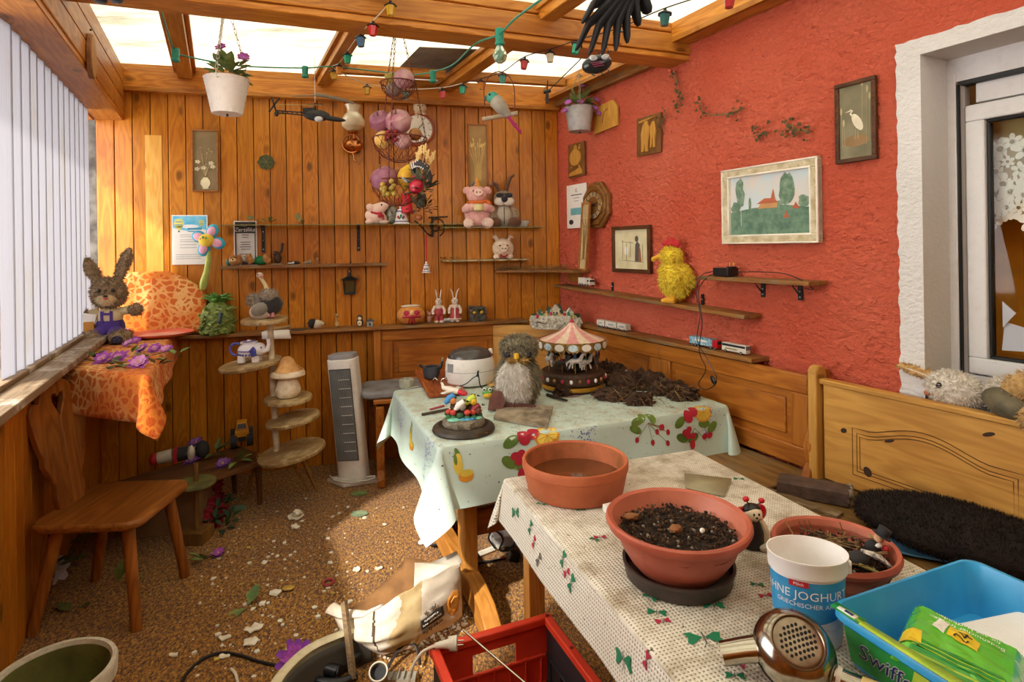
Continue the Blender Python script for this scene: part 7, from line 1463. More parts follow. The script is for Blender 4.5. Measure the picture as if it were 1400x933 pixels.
fanpart('housing', lambda q: q.prism(rrect(40, 32, 12, 5), 0, 166, 'xy', c=(0, 2, 0)), WHITEP)
fanpart('top_panel', lambda q: (q.prism(rrect(37, 28, 10, 5), 166, 172, 'xy', c=(0, 2, 0)), ), M('#9a9a9c', .4, dirt=.2))
fanpart('grille', lambda q: [q.box((-13.2+i*1.72, -15.2-.4*(1-abs(i-8)/8), 92), (.8, 1.6, 122)) for i in range(17)], M('#8a8e90', .45), 0)
fanpart('grille_back', lambda q: q.box((0.5, -14.1, 92), (30, .8, 124)), M('#2a2c30', .6), 0)
for i in range(9): fanpart('grille_bar', lambda q: q.box((6, -16.2, 44+i*12), (16, .6, .8)), M('#cfcfcc', .45), 0)
q = MB(k, M('#d8d4c8', .6)); q.tube(spline([(-34, 0, 8), (-20, -16, 9), (4, -22, 9), (26, -12, 8), (28, 4, 8), (6, -14, 10), (-20, -12, 9), (-30, -6, 8), (-6, -20, 11), (20, -18, 10), (32, -4, 9)], 6), 1.3, 6); q.build('power_cord', s)
TZ = T1Z + .002
def TP(u, v, z=TZ): p = at_z(u, v, z); return p, p.y/F
P, k = TP(643, 525); s = T('ultrasonic_cleaner', 'white oval appliance with grey see-through lid on the mint tablecloth', 'appliance', P, trz-.1)
q = MB(k, WHITEP); q.lathe([(26, 0), (31, 2), (34, 10), (34, 22), (33, 32), (31, 37), (27, 37)], (0, 0, 0), 40, sy=.78); q.build('housing', s)
q = MB(k, M('#5f5a56', .15, 0, trans=.35, hex2='#4a4542')); q.lathe([(30.5, 37), (29, 42), (24, 47), (14, 50), (0, 51)], (0, 0, 0), 36, sy=.76); q.build('lid', s)
q = MB(k, M('#8f9396', .3)); q.box((-28, -12, 26), (9, 5, 11), rot=(0, 0, -.9)); q.build('display_panel', s, bevel=.001); q = MB(k, WHITEP); q.cyl((31, 6, 38), (31, 10, 44), 3); q.build('lid_hinge', s); q = MB(k, M('#a8a8a6', .5)); q.torus((0, 0, 20), 34.1, .35, 'z', 40, 4);
q.build('seam', s); s.children[-1].scale = (1, .785, 1)
P, k = TP(709, 553); s = T('plush_owl', 'grey shaggy plush owl with white chest on the mint tablecloth', 'plush toy', P, .05)
OWG = M('#8a8064', .9, hex2='#655d48', vs=40, sheen=.3); OWW = M('#ddd8d0', .9, hex2='#c4beb4', vs=50, sheen=.3)
q = MB(k, OWG); q.ell((0, 4, 34), (30, 25, 37), None, 26, 16); q.fur(4200, 8, .9, drop=1.1); q.build('body', s)
q = MB(k, OWW); q.ell((-6, -14, 31), (22, 13, 33), (.06, 0, 0), 22, 14); q.fur(3000, 7, .8, drop=1.1); q.build('chest', s)
q = MB(k, OWG); q.ell((1, 0, 76), (24, 21, 17), None, 24, 14); q.ell((1, -6, 84), (23, 17, 9), None, 20, 10); q.fur(3000, 6.5, .9, drop=.4); q.build('head', s)
q = MB(k, M('#d8a82a', .7)); q.tube([(-3, -20, 72), (-3, -24, 67), (-3, -22, 63)], [4, 3.4, .8], 8); q.build('beak', s)
for x in (-15, 13): q = MB(k, INK); q.ell((x, -17, 71), (5, 4, 4)); q.build('eye', s)
q = MB(k, M('#a8864a', .8)); q.ell((-8, -18, 64), (8, 5, 4)); q.ell((6, -18, 64), (8, 5, 4)); q.fur(300, 5, .8); q.build('beard_tuft', s)
for x in (-10, 10): q = MB(k, M('#c9903a', .7)); q.ell((x, -20, 2.5), (7, 8, 2.5)); q.build('foot', s)
P, k = TP(783, 530); s = T('carousel_music_box', 'carousel music box with pink striped roof and white horses on the mint tablecloth', 'ornament', P, .12)
GOLD = M('#a8864a', .4, .4, hex2='#6a5028', vs=50); CRO = M('#4a2f20', .6, hex2='#2f1d14', vs=60)
q = MB(k, CRO); q.lathe([(40, 0), (42, 2), (41, 6), (38, 8), (42, 10), (44, 12), (44, 22), (41, 25), (0, 26)], (0, 0, 0), 40); q.build('base', s)
q = MB(k, M('#b8861f', .4, .3)); q.lathe([(42.6, 3), (42.8, 6), (41, 8), (40.5, 8)], (0, 0, 0), 40); r = random.Random(3)
for i in range(24): a = i*PI/12; q.m((GOLD, REDB, WHITEP)[i % 3]); q.ell((44.4*math.cos(a), 44.4*math.sin(a), 17), (2.4, 2.4, 3), None, 7, 5)
q.build('painted_rim', s)
PK1, PK2 = M('#d89a98', .6, hex2='#c48482', vs=40), M('#dcc9b0', .6, hex2='#c8b498', vs=40)
for i in range(16):
    q = MB(k, PK1 if i % 2 else PK2); a0, a1 = i*PI/8, (i+1)*PI/8
    q.sheet(lambda u, v: (((44*(1-v)+3*v) - 7*math.sin(v*PI))*math.cos(a0+(a1-a0)*u), ((44*(1-v)+3*v) - 7*math.sin(v*PI))*math.sin(a0+(a1-a0)*u), 66 + 23*v), 4, 8); q.build('roof_panel', s)
for i in range(16):
    a = (i+.5)*PI/8; q = MB(k, GOLD); ca, sa = math.cos(a), math.sin(a); m_ = Matrix.Rotation(a+PI/2, 3, 'Z')
    P_ = [(x, 0, z) for x, z in [(-8.6, 13), (8.6, 13), (8.8, 4), (5, 0), (2.4, 2), (0, -1), (-2.4, 2), (-5, 0), (-8.8, 4)]]
    q.prism([(p[0], p[2]) for p in P_], -.7, .7, c=(45*ca, 45*sa, 54), rot=(0, 0, a+PI/2)); q.m(M('#cfe0e6', .5, hex2='#9ab8c8', vs=60) if i % 2 else M('#e6e2da', .5)); q.prism([(6.6*math.cos(t*PI/6), 7+4.6*math.sin(t*PI/6)) for t in range(12)], -.4, .4, c=(45.9*ca, 45.9*sa, 54), rot=(0, 0, a+PI/2)); q.build('cornice_plate', s)
q = MB(k, CRO); q.lathe([(13, 25), (12, 30), (9, 34), (9, 58), (14, 64), (0, 66)], (0, 0, 0), 16); q.m(GOLD); q.torus((0, 0, 45), 9.4, 1, 'z', 16, 5); q.build('centre_column', s)
q = MB(k, REDB); q.lathe([(3, 88), (3.4, 90), (1.4, 93), (0, 97)], (0, 0, 0), 12); q.m(GRN); q.ell((0, 0, 97), 1.6); q.build('finial', s)
HW_ = M('#d8d2cc', .5, hex2='#b0a8a4', vs=60); HD = M('#3a4a5a', .5)
for i in range(10):
    a = i*2*PI/10+.2; R_ = 34 if i % 2 else 27; hx, hy, hz = R_*math.cos(a), R_*math.sin(a), 38+4*(i % 2); hr = a+PI/2; ch_, sh = math.cos(hr), math.sin(hr)
    def L3(x, z, y=0): return (hx + x*ch_ - y*sh, hy + x*sh + y*ch_, hz + z)
    q = MB(k, GOLD); q.cyl((hx, hy, 26), (hx, hy, 64), .7, None, 7); q.build('pole', s)
    q = MB(k, HW_ if i % 3 else M('#4a4440', .5)); q.tube([L3(-7, 0), L3(-3, 1), L3(3, 1), L3(7, 2.5), L3(9, 7), L3(11, 10)], [2.4, 3.6, 3.4, 3.2, 2.4, 2], 9); q.tube([L3(10, 11), L3(14, 8.5)], [2.2, 1.3], 8)
    for (x, dx) in ((-5, -6), (-3, -1), (5, 9), (6, 5)): q.tube([L3(x, -1, 1.4 if dx > 0 else -1.4), L3(x+dx*.3, -5), L3(x+dx*.5, -9)], [1.5, 1.1, .9], 6)
    q.tube([L3(-7, 1), L3(-11, -2), L3(-11, -6)], [1.4, 1.6, .5], 6); q.build('horse', s); q = MB(k, (REDB, M('#2f6a8a', .5), GRN)[i % 3]); q.box((hx, hy, hz+4), (4.4, 4.4, 2.2), rot=(0, 0, hr)); q.build('saddle', s)
    if i % 2: q = MB(k, HD); q.tube([L3(0, 4), L3(0, 11)], [2.4, 1.8], 8); q.ell(L3(0, 13.6), 2.2); q.build('rider', s)
q = MB(k, M('#1f1714', .9, hex2='#2f2620')); q.ell((10, -10, 36), (14, 12, 14), None, 12, 8, .4); q.build('dark_lump', s)  # near-black uneven lump among the carousel horses
SOIL = M('#4c3423', .95, hex2='#2b1c12', vs=30, bump=.8, bs=120); ROOT = M('#75573a', .9, hex2='#4a3422', vs=40)
r = random.Random(14); q = MB(1, SOIL); ctl = [(770, 540, .05, .05), (800, 535, .08, .07), (830, 520, .10, .10), (855, 530, .11, .09), (885, 530, .10, .09), (910, 538, .09, .07), (935, 545, .08, .06), (840, 545, .09, .05), (875, 552, .07, .05)]
for (u, v, R_, h_) in ctl:
    p, kk_ = TP(u, v); q.ell(p, (R_, R_*.7, h_), None, 20, 12, .7, 2.2)
for i in range(900):
    u, v, R_, h_ = r.choice(ctl); p, _ = TP(u, v); a = r.uniform(0, 6.3); rr = R_*math.sqrt(r.random()); o_ = p + Vector((rr*math.cos(a), rr*math.sin(a)*.75, max(.004, h_*(1-(rr/R_)**2)*r.uniform(.5, 1.15))))
    q.m((SOIL, ROOT, M('#6b3f28', .9))[i % 3]); b = r.uniform(0, 6.3); l = r.uniform(.008, .022)
    q.add([o_ + Vector((l*math.cos(b+t)*m_, l*math.sin(b+t)*m_, r.uniform(-.008, .01))) for t, m_ in ((0, 1), (1.5, .5), (3, 1), (4.6, .6))], [(0, 1, 2, 3)])
for i in range(260):
    u, v, R_, h_ = r.choice(ctl[2:]); p, _ = TP(u, v); o_ = p + Vector((r.gauss(0, .05), r.gauss(0, .03), r.uniform(.005, h_*1.0))); a = r.uniform(0, 6.3); l = r.uniform(.04, .11)
    q.m(ROOT if i % 4 else M('#9a7a4a', .9)); q.tube([o_, o_ + Vector((l*.5*math.cos(a), l*.5*math.sin(a), r.uniform(-.01, .02))), o_ + Vector((l*math.cos(a+.5), l*math.sin(a+.5), -min(o_.z-TZ, .03)))], [.0012, .001, .0006], 3)
o = q.build('root_debris'); tag(o, 'heap of dry roots, soil and brown leaves spilled beside the carousel', 'plant debris', kind='stuff')
for (a, b, lab) in (((738, 522), (705+60, 505), 'short black stick leaning between the owl and the carousel base'), ((748, 540), (775, 548), 'dark stick lying in front of the carousel'), ((840, 525), (905, 527), 'thin straight twig lying on the root heap')):
    p0, _ = TP(*a, TZ+.008); p1, _ = TP(*b, TZ+(.06 if 'leaning' in lab else .008 if 'dark' in lab else .03)); p1 = at_d(*b, p0.y) if 'leaning' in lab else p1; q = MB(1, M('#2a211c', .8)); q.tube([p0-p0, p1-p0], [.009 if 'thin' not in lab else .003, .006 if 'thin' not in lab else .002], 8); o = q.build('stick', loc=p0); tag(o, lab, 'stick')
for (u, v, rz_, sc, lab) in ((752, 533, .3, 1., 'tiny yellow toy bird lying in front of the carousel base'),):
    P, k = TP(u, v); s = T('toy_bird', lab, 'figurine', P, rz_); q = MB(k, YEL); q.ell((0, 0, 2.4), (7, 3, 2.4)); q.build('body', s); q = MB(k, WHITEP); q.ell((-5, 0, 5), (3.6, 2.6, 2.4)); q.build('head', s)
BARK = M('#a3967f', .9, hex2='#6f6352', vs=14, bump=1., bs=30); BRKR = M('#6a4238', .85, hex2='#4f2f28', vs=20, bump=.6, bs=80)
def slab(corners, th, mat, name, label, cat, z=TZ, wob=.004, seed=0):
    Ps = [TP(u, v)[0] for u, v in corners]; c = sum(Ps, Vector())/len(Ps); r = random.Random(seed); q = MB(1, mat); n = 10
    def fn(u, v):
        p = Ps[0].lerp(Ps[1], u).lerp(Ps[3].lerp(Ps[2], u), v)-c; return Vector((p.x, p.y, th + wob*noise.noise(Vector((u*7, v*3, seed)))*2 + wob*math.sin(v*18+3*noise.noise(Vector((u*3, v*3, seed+2))))*.6))
    q.sheet(fn, 24, 16); q.sheet(lambda u, v: Vector((fn(u, 0).x, fn(u, 0).y, fn(u, 0).z*v)), 24, 1); q.sheet(lambda u, v: Vector((fn(1, u).x, fn(1, u).y, fn(1, u).z*v)), 16, 1); q.sheet(lambda u, v: Vector((fn(1-u, 1).x, fn(1-u, 1).y, fn(1-u, 1).z*v)), 24, 1); q.sheet(lambda u, v: Vector((fn(0, 1-u).x, fn(0, 1-u).y, fn(0, 1-u).z*v)), 16, 1)
    o = q.build(name, loc=(c.x, c.y, z)); return tag(o, label, cat)
slab([(675, 574), (748, 587), (756, 558), (682, 553)], .012, BARK, 'bark_slab', 'flat grey weathered bark slab lying in front of the owl', 'bark', seed=1)
P, k = TP(677, 562); q = MB(k, BRKR); q.prism([(-10, 0), (10, 0), (14, 12), (8, 25), (-2, 26), (-8, 14)], -3, 3, rot=(-.35, 0, 0)); q.prism([(10, 0), (58, 0), (54, 5), (16, 9)], 3, 7); o = q.build('bark_chunk', loc=P + Vector((0, 0, .004))); tag(o, 'reddish brown broken bark chunk standing left of the grey bark slab', 'bark')
bc = [TP(u, v)[0] for u, v in ((590, 547), (640, 540), (613, 508), (562, 512))]
c = sum(bc, Vector())/4; ang = math.atan2((bc[2]-bc[1]).y, (bc[2]-bc[1]).x)
s = T('wooden_tray', 'reddish carved wooden tray at the left end of the mint tablecloth', 'tray', (c.x, c.y, TZ), ang)
wl, wd = (bc[2]-bc[1]).length, (bc[1]-bc[0]).length; RDW = wood('red_tray', '#a85a2a', '#7c3a16', 'x', 1, .1, .4, vari=.1); RDW2 = wood('red_tray_rail', '#c06a30', '#8a4218', 'x', 1.5, .1, .35, vari=.25)
q = MB(1, RDW); q.box((0, 0, .01), (wl, wd, .016)); q.build('board', s, bevel=.003)
for sg in (1,):
    for j in range(3): q = MB(1, RDW2); q.cyl((-wl/2, sg*(wd/2-.008-.014*j), .022-.003*j), (wl/2, sg*(wd/2-.008-.014*j), .022-.003*j), .008, None, 8); q.build('rail', s)
P, k = TP(590, 518, TZ+.02); s = T('watering_pot', 'small black pot with spout and handle on the wooden tray', 'pot', P, .1)
q = MB(k, M('#2f343a', .35, hex2='#454a50')); q.lathe([(7, 0), (10, 2), (12, 9), (11, 17), (9.4, 17), (9, 4), (0, 3)], (0, 0, 0), 22); q.build('bowl', s); q = MB(k, M('#2f343a', .35)); q.tube([(8, 0, 11), (13, -1, 17), (15, -1, 24)], [3, 2.4, 1.6], 8); q.build('spout', s); q = MB(k, M('#8a8478', .5)); q.ell((15.4, -1, 26), (1.6, 1.6, 3)); q.build('spout_tip', s); q = MB(k, M('#2f343a', .35)); q.tube([(-9, 0, 15), (-14, 0, 18), (-16, 0, 20)], [2, 1.8, 2.4], 8); q.build('handle', s)
P, k = TP(556, 530); s = T('glass_ashtray', 'small square glass ashtray at the left edge of the mint tablecloth', 'ashtray', P, .6); q = MB(k, M('#d6d8c8', .1, 0, trans=.5, hex2='#b0b09a', vs=20)); q.lathe([(9, 0), (10.5, 3), (11, 11), (9.6, 12), (8, 5), (0, 3)], (0, 0, 0), 8); q.build('bowl', s, smooth=20); q = MB(k, M('#b8b4a4', .4)); q.box((4, -9, 1), (18, 1.6, 1.6)); q.build('metal_clip', s)
P, k = TP(620, 540, TZ+.022); s = T('toy_aeroplane', 'red and white toy aeroplane behind the resin bird fountain', 'toy', P, -.5)
q = MB(k, M('#e8e0d2', .45, hex2='#d8c8b4')); q.tube([(-18, 0, 8), (-6, 0, 7), (10, 0, 5)], [2.4, 4.2, 3.6], 10); q.build('fuselage', s); q = MB(k, M('#c81f30', .4)); q.tube([(9, 0, 5), (18, 0, 3.4), (22, 0, 3)], [3.8, 3.2, 1], 10); q.build('nose', s); q = MB(k, WHITEP); q.prism([(-6, -3), (3, -3), (-1, -20), (-7, -20)], 5, 6.4, 'xy'); q.prism([(-6, 3), (3, 3), (-1, 20), (-7, 20)], 5, 6.4, 'xy'); q.build('wing', s); q = MB(k, WHITEP); q.prism([(-19, 8), (-13, 8), (-18, 15), (-21, 15)], -.7, .7); q.build('tail_fin', s)
P, k = TP(597, 528, TZ+.02); s = T('metal_hook_ring', 'bent metal hooks lying on the wooden tray', 'hook', P); q = MB(k, CHROME)
q.tube([(-4, 0, 1), (-5, 0, 8), (-2, 0, 11), (1, 0, 8)], 1, 6); q.build('hook', s); q = MB(k, CHROME); q.tube([(6, -4, 2), (8, -4, 10), (14, -4, 12), (15, -4, 7)], 1, 6); q.build('hook', s)
P, k = TP(655, 530, TZ+.01); s = T('charger_cable', 'thin black cable looped up against the white oval appliance', 'cable', P); q = MB(k, BLACKP); q.tube(spline([(-36, -8, 0), (-18, -4, 6), (-8, -5, 14), (-2, -6, 18), (-1, -6, 22), (0, -6, 17), (2, -6, 4), (8, -8, 0), (20, 0, 1), (30, -2, 4)], 5), .8, 5); q.tube([(-2, -6, 16), (-.5, -6, 24)], 1.4, 6); q.build('cord', s)
P, k = TP(668, 545); s = T('toy_parrot_clip', 'small green and yellow plastic toy frog behind the resin bird fountain', 'toy', P); q = MB(k, M('#5aa04a', .4)); q.ell((0, 0, 8), (9, 6, 7)); q.build('body', s); q = MB(k, YEL); q.ell((1, -4, 5), (8, 4, 4)); q.build('beak', s)
for x in (-5, 3): q = MB(k, WHITEP); q.ell((x, -4, 13), 3); q.m(INK); q.ell((x-.6, -6.6, 13.4), 1.4); q.build('eye', s)
P, k = TP(690, 552); q = MB(k, M('#6a675c', .8, hex2='#3f3d38', vs=20, bump=.5)); q.ell((0, 0, 8), (14, 10, 9), None, 14, 9, .35); q.m(M('#3f5a44', .7)); q.ell((2, -6, 13), (6, 4, 4), None, 9, 6, .3); o = q.build('stone', loc=P); tag(o, 'dark mossy stone right of the toy frog on the mint tablecloth', 'stone')
P, k = TP(693, 526); q = MB(1, M('#d8b26a', .8, hex2='#c49a58')); q.box((0, 0, .004), (.22, .11, .006), rot=(0, 0, .2)); o = q.build('cardboard_piece', loc=P); tag(o, 'flat tan cardboard piece under the owl', 'cardboard')
P, k = TP(634, 588); s = T('bird_ornament', 'painted resin ornament of birds round a blue pool on a round dark base', 'ornament', P, .1)
q = MB(k, M('#3f352a', .5, hex2='#2a221a', vs=30)); q.lathe([(0, 0), (42, 0), (43, 2), (42, 5), (40, 7), (34, 9), (32, 7), (0, 6)], (0, 0, 0), 48); q.build('round_base', s); q = MB(k, BRASS); q.box((24, -33.6, 4), (16, 1, 3.4), rot=(0, 0, .62)); q.build('name_plate', s)
ROCK = M('#8a8270', .9, hex2='#655f50', vs=60, bump=.6); q = MB(k, ROCK); q.lathe([(27, 6), (29, 9), (28, 15), (24, 18), (0, 19)], (0, 0, 0), 34, sy=.85, wob=lambda a, i: .05*math.sin(a*9)+.03*math.sin(a*23)); q.build('rock', s)
q = MB(k, M('#2f7ab8', .2, hex2='#6ac0d8', vs=60)); q.ell((4, -12, 18.5), (13, 8, 2), None, 16, 6, .2); q.m(M('#6ab8a8', .6, hex2='#8ad0b0', vs=80)); q.ell((-10, -14, 18), (12, 7, 2.4), None, 14, 6, .3); q.ell((17, -8, 18), (8, 6, 3), None, 12, 6, .3); q.build('pool', s)
q = MB(k, M('#5f4632', .8, hex2='#3f2e20', vs=60)); q.ell((2, 4, 26), (18, 9, 14), None, 16, 10, .4); q.tube([(4, -2, 20), (10, 0, 34), (14, 2, 48)], [6, 4.6, 3], 8); q.tube([(-8, 0, 22), (-14, 0, 36), (-12, 0, 46)], [5, 4, 3], 8); q.build('tree_stump', s)
for (c1, c2, x, y, z, a, nm) in ((M('#3a8ac8', .5), M('#c87a3a', .6), -16, -4, 44, .5, 'blue_bird'), (M('#b8c83a', .5), M('#e0b82a', .5), 12, -6, 42, -.4, 'yellow_bird'), (M('#8a2f2f', .6), M('#6a3a2a', .6), 18, -8, 30, 1.2, 'red_bird'), (M('#e8e4dc', .6), M('#8a8070', .6), -3, -9, 36, 1.5, 'white_bird')):
    q = MB(k, c1); q.tube([(x-9, y, z-6), (x-3, y, z), (x+4, y, z+5)], [2, 5.4, 4], 10); q.m(c2); q.ell((x+2, y-3, z-2), (4.6, 3, 4.6)); q.m(INK); q.tube([(x+7, y-1, z+6), (x+11, y-2, z+5)], [1.4, .3], 6); q.build(nm, s)
for i in range(14): a = i*.45; x, y = 22*math.cos(a), -16*abs(math.sin(a))+2; q = MB(k, (M('#3f7a4a', .7), M('#2f5f3a', .7), M('#c84a3a', .7))[i % 3]); q.ell((x, y, 19+4*(i % 3)), (4.5, 3.5, 4), None, 8, 6, .3); q.build('painted_plant', s)
p0, _ = TP(577, 567, TZ+.006); p1, _ = TP(612, 560, TZ+.006); q = MB(1, M('#4a3f34', .6)); q.tube([p0-p0, p1-p0], .0065, 8); q.m(BRASS); q.tube([(p1-p0), (p1-p0)*1.05], .005, 8); o = q.build('pen', loc=p0); tag(o, 'dark brown pen lying left of the round dark base', 'pen')
q = MB(1, M('#b04a58', .5)); p2, _ = TP(588, 560, TZ+.004); p3, _ = TP(607, 555, TZ+.004); q.tube([p2-p2, p3-p2], .005, 8); o = q.build('crayon', loc=p2); tag(o, 'thin pink crayon beside the dark brown pen', 'crayon')
q = MB(1, M('#3a2c1e', .9, hex2='#5f4a34')); r = random.Random(19)
for i in range(300):
    x, y = r.uniform(.03, TL-.03), r.uniform(.02, TD*.7)*r.random()**.5; p = tp(x, y, TZ+.002); l = r.uniform(.002, .008); a = r.uniform(0, 6); q.poly([p + Vector((l*math.cos(a+t), l*.5*math.sin(a+t), 0)) for t in (0, 1.6, 3.1, 4.7)])
o = q.build('crumbs'); tag(o, 'dark crumbs scattered over the mint tablecloth', 'crumbs', kind='stuff')
VZ = T2Z + .003
def VP(u, v, z=VZ): p = at_z(u, v, z); return p, p.y/F
def soil(mb, R, z, n, seed, L=.006):
    r = random.Random(seed); mb.m(M('#3a281a', .95, hex2='#1f150d', vs=60, bump=1., bs=200)); mb.sheet(lambda u, v: (R*v*math.cos(u*2*PI), R*v*math.sin(u*2*PI), z + .008*noise.noise(Vector((v*4*math.cos(u*2*PI), v*4*math.sin(u*2*PI), seed)))*1.5 + .006*(1-v*v)), 40, 12)
    for i in range(n):
        a = r.uniform(0, 2*PI); rr = R*.97*math.sqrt(r.random()); s_ = r.uniform(.3, 1.)*L; mb.m((M('#3a281a', .95), M('#5a4028', .95), M('#241810', .95), M('#8a8478', .9))[min(3, int(r.random()**1.6*3.25))]); mb.ell((rr*math.cos(a), rr*math.sin(a), z + .010 + .004*r.random()), (s_, s_*.8, s_*.6), (r.random(), r.random(), r.random()), 5, 4)
TERR = M('#bd6a42', .7, hex2='#a85634', vs=9, bump=.15, bs=120); TERI = M('#b0623c', .75, hex2='#8a5028', vs=14, dirt=.2)
P, k = VP(787, 664); Pr = at_z(786, 633, VZ+.085); R0 = 73*Pr.y/F*.985
s = T('terracotta_bowl', 'wide orange terracotta bowl holding brown water on the woven cloth', 'pot', (Pr.x, Pr.y, VZ))
q = MB(1, TERR); q.lathe([(0, 0), (R0*.86, 0), (R0*.9, .006), (R0*.985, .075), (R0*1.0, .077), (R0, .098), (R0*.985, .103), (R0*.95, .103), (R0*.93, .098)], (0, 0, 0), 64); q.m(TERI); q.lathe([(R0*.93, .098), (R0*.92, .085), (R0*.86, .02), (R0*.8, .012), (0, .012)], (0, 0, 0), 64); q.build('bowl', s)
q = MB(1, M('#6a3a1c', .05, 0, hex2='#4f2c14', vs=12, coat=.6)); q.lathe([(R0*.885, .045), (0, .0455)], (0, 0, 0), 48); q.build('water', s, label='still brown water')
PLT = M('#b8604a', .45, hex2='#a5523e', vs=12, dirt=.1); PLI = M('#c07058', .5, hex2='#b0644c', dirt=.15)
Pr = at_z(931, 708, VZ+.135); R0 = 100*Pr.y/F*.965; PSc = Pr
Ps = at_z(927, 772, VZ+.025); Rs = 77*Ps.y/F*.97
s = T('saucer', 'dark brown round saucer under the soil filled bowl', 'saucer', (Ps.x, Ps.y, VZ)); q = MB(1, M('#453833', .5, hex2='#38302c', vs=20, dirt=.3)); q.lathe([(0, 0), (Rs*.92, 0), (Rs*.95, .004), (Rs*.985, .030), (Rs, .032), (Rs, .038), (Rs*.95, .038), (Rs*.92, .010), (0, .008)], (0, 0, 0), 56); q.build('dish', s)
s = T('plant_bowl', 'reddish plastic plant bowl filled with dark soil standing on the brown saucer', 'pot', (Ps.x, Ps.y, VZ+.010))
hb = .13
q = MB(1, PLT); q.lathe([(0, 0), (R0*.50, 0), (R0*.54, .006), (R0*.66, .03), (R0*.78, .062), (R0*.86, .095), (R0*.885, hb-.018), (R0*.97, hb-.020), (R0, hb-.010), (R0*.995, hb-.002), (R0*.97, hb+.002), (R0*.91, hb-.002)], (0, 0, 0), 64); q.m(PLI); q.lathe([(R0*.91, hb-.002), (R0*.86, hb-.03), (R0*.80, hb-.05)], (0, 0, 0), 64); q.build('bowl', s)
q = MB(1); soil(q, R0*.84, hb-.042, 700, 4); q.m(M('#8a5a34', .9)); q.ell((-.01, -.02, hb-.02), (.016, .013, .010), None, 10, 7, .3); q.ell((-.10, .05, hb-.022), (.02, .012, .008), None, 10, 7, .4); q.m(M('#e0dcd0', .9)); q.ell((.05, -.03, hb-.02), .006); q.build('soil', s, kind='stuff')
P, k = VP(834, 703); q = MB(1, WHITEP); q.box((0, 0, .011), (.05, .035, .022)); q.box((0, 0, .024), (.02, .02, .004)); o = q.build('light_switch', loc=P + Vector((.01, .012, 0)), rz=vrz+.1, bevel=.003); tag(o, 'small white plastic switch block beside the terracotta bowl', 'switch')
P = vp(.47, -.09, VZ); q = MB(1, M('#a49a7a', .6, hex2='#8a8264', vs=10));
a1, a2, a3, a4 = [VP(u, v)[0] for u, v in ((936, 648), (1000, 655), (990, 680), (938, 668))]; c = (a1+a2+a3+a4)/4; q.add([a1-c, a2-c, a3-c, a4-c], [(3, 2, 1, 0)]); o = q.build('paper_scrap', loc=(c.x, c.y, VZ+.001), solid=.0015); tag(o, 'flat yellowish scrap of plastic sheet lying behind the soil filled bowl', 'scrap')
Pr = at_z(1140, 742, VZ+.10); R0 = 86*Pr.y/F*.93
s = T('plant_bowl', 'reddish plastic bowl with dead plant remains behind the yoghurt bucket', 'pot', (Pr.x, Pr.y, VZ)); hb = .10
q = MB(1, PLT); q.lathe([(0, 0), (R0*.55, 0), (R0*.62, .012), (R0*.76, .045), (R0*.86, .07), (R0*.885, hb-.016), (R0*.97, hb-.018), (R0, hb-.008), (R0*.97, hb+.002), (R0*.91, hb-.002)], (0, 0, 0), 60); q.m(PLI); q.lathe([(R0*.91, hb-.002), (R0*.86, hb-.03), (R0*.8, hb-.055)], (0, 0, 0), 60); q.build('bowl', s)
q = MB(1); soil(q, R0*.85, hb-.036, 420, 8); r = random.Random(3)
for i in range(40): a = r.uniform(0, 6.3); rr = r.uniform(0, R0*.6); q.m((STR, ROOT)[i % 2]); o_ = Vector((rr*math.cos(a), rr*math.sin(a), hb-.03)); q.tube([o_, o_ + Vector((r.gauss(0, .015), r.gauss(0, .015), .03)), o_ + Vector((r.gauss(0, .04), r.gauss(0, .03), .035))], .0015, 4)
q.build('soil', s, kind='stuff')
q = MB(1, ROOT)
for (x, y) in ((-.02, .07), (-.03, .072), (.05, .06), (-.045, .068)): q.tube([(x, y, hb-.05), (x+.01, y+.01, hb-.01), (x+.004, y+.012, hb+.012)], .0011, 4)
q.build('dead_stalk', s)
P = Vector((Pr.x, Pr.y, VZ+hb-.03)); s = T('scarecrow_pick', 'dirty little bird pick lying among the dead plants in the bowl', 'plant pick', P + Vector((.03, -.03, 0)), .3)
q = MB(1, INK); q.ell((-.05, .0, .018), (.03, .018, .02)); q.ell((-.015, -.02, .02), (.03, .02, .016)); q.build('body', s); q = MB(1, M('#e0ded8', .5, hex2='#55565a', vs=120)); q.tube([(.0, -.02, .035), (.03, -.035, .025), (.05, -.05, .005)], [.008, .014, .006], 8, sq=.5); q.build('wing', s); q = MB(1, M('#8a8a4a', .8)); q.tube([(-.03, -.04, .02), (.01, -.065, .004)], [.004, .003], 6); q.tube([(.06, -.01, .01), (.08, .03, .035)], [.003, .003], 6); q.build('stick', s)
P = at_z(1205, 742, VZ+.10); s = T('chimney_sweep_pick', 'little chimney sweep figure with black hat at the right rim of the bowl', 'plant pick', at_d(1203, 742, Pr.y-.02)); k = Pr.y/F*.98
q = MB(k, INK); q.ell((-8, 4, -10), (11, 8, 12)); q.build('body', s); q = MB(k, M('#e0b088', .6)); q.ell((-1, 0, 6), (6.5, 6, 6.5)); q.build('head', s); q = MB(k, INK); q.lathe([(0, 0), (12, 0), (12, 1.4), (7.6, 2), (8.4, 12), (0, 13)], (2, 0, 9), 20, rot=(.1, .5, 0)); q.build('top_hat', s); q = MB(k, REDC); q.ell((4, -7, -5), 4.2); q.build('red_ball', s); q = MB(k, WHITEP); q.ell((-5, -5, -2), (4, 3, 3.4), None, 9, 6, .3); q.build('collar', s)
P, k = VP(1030, 748); s = T('ladybird_figure', 'ladybird figurine with smiling face and red feelers between the two plant bowls', 'figurine', P, .15)
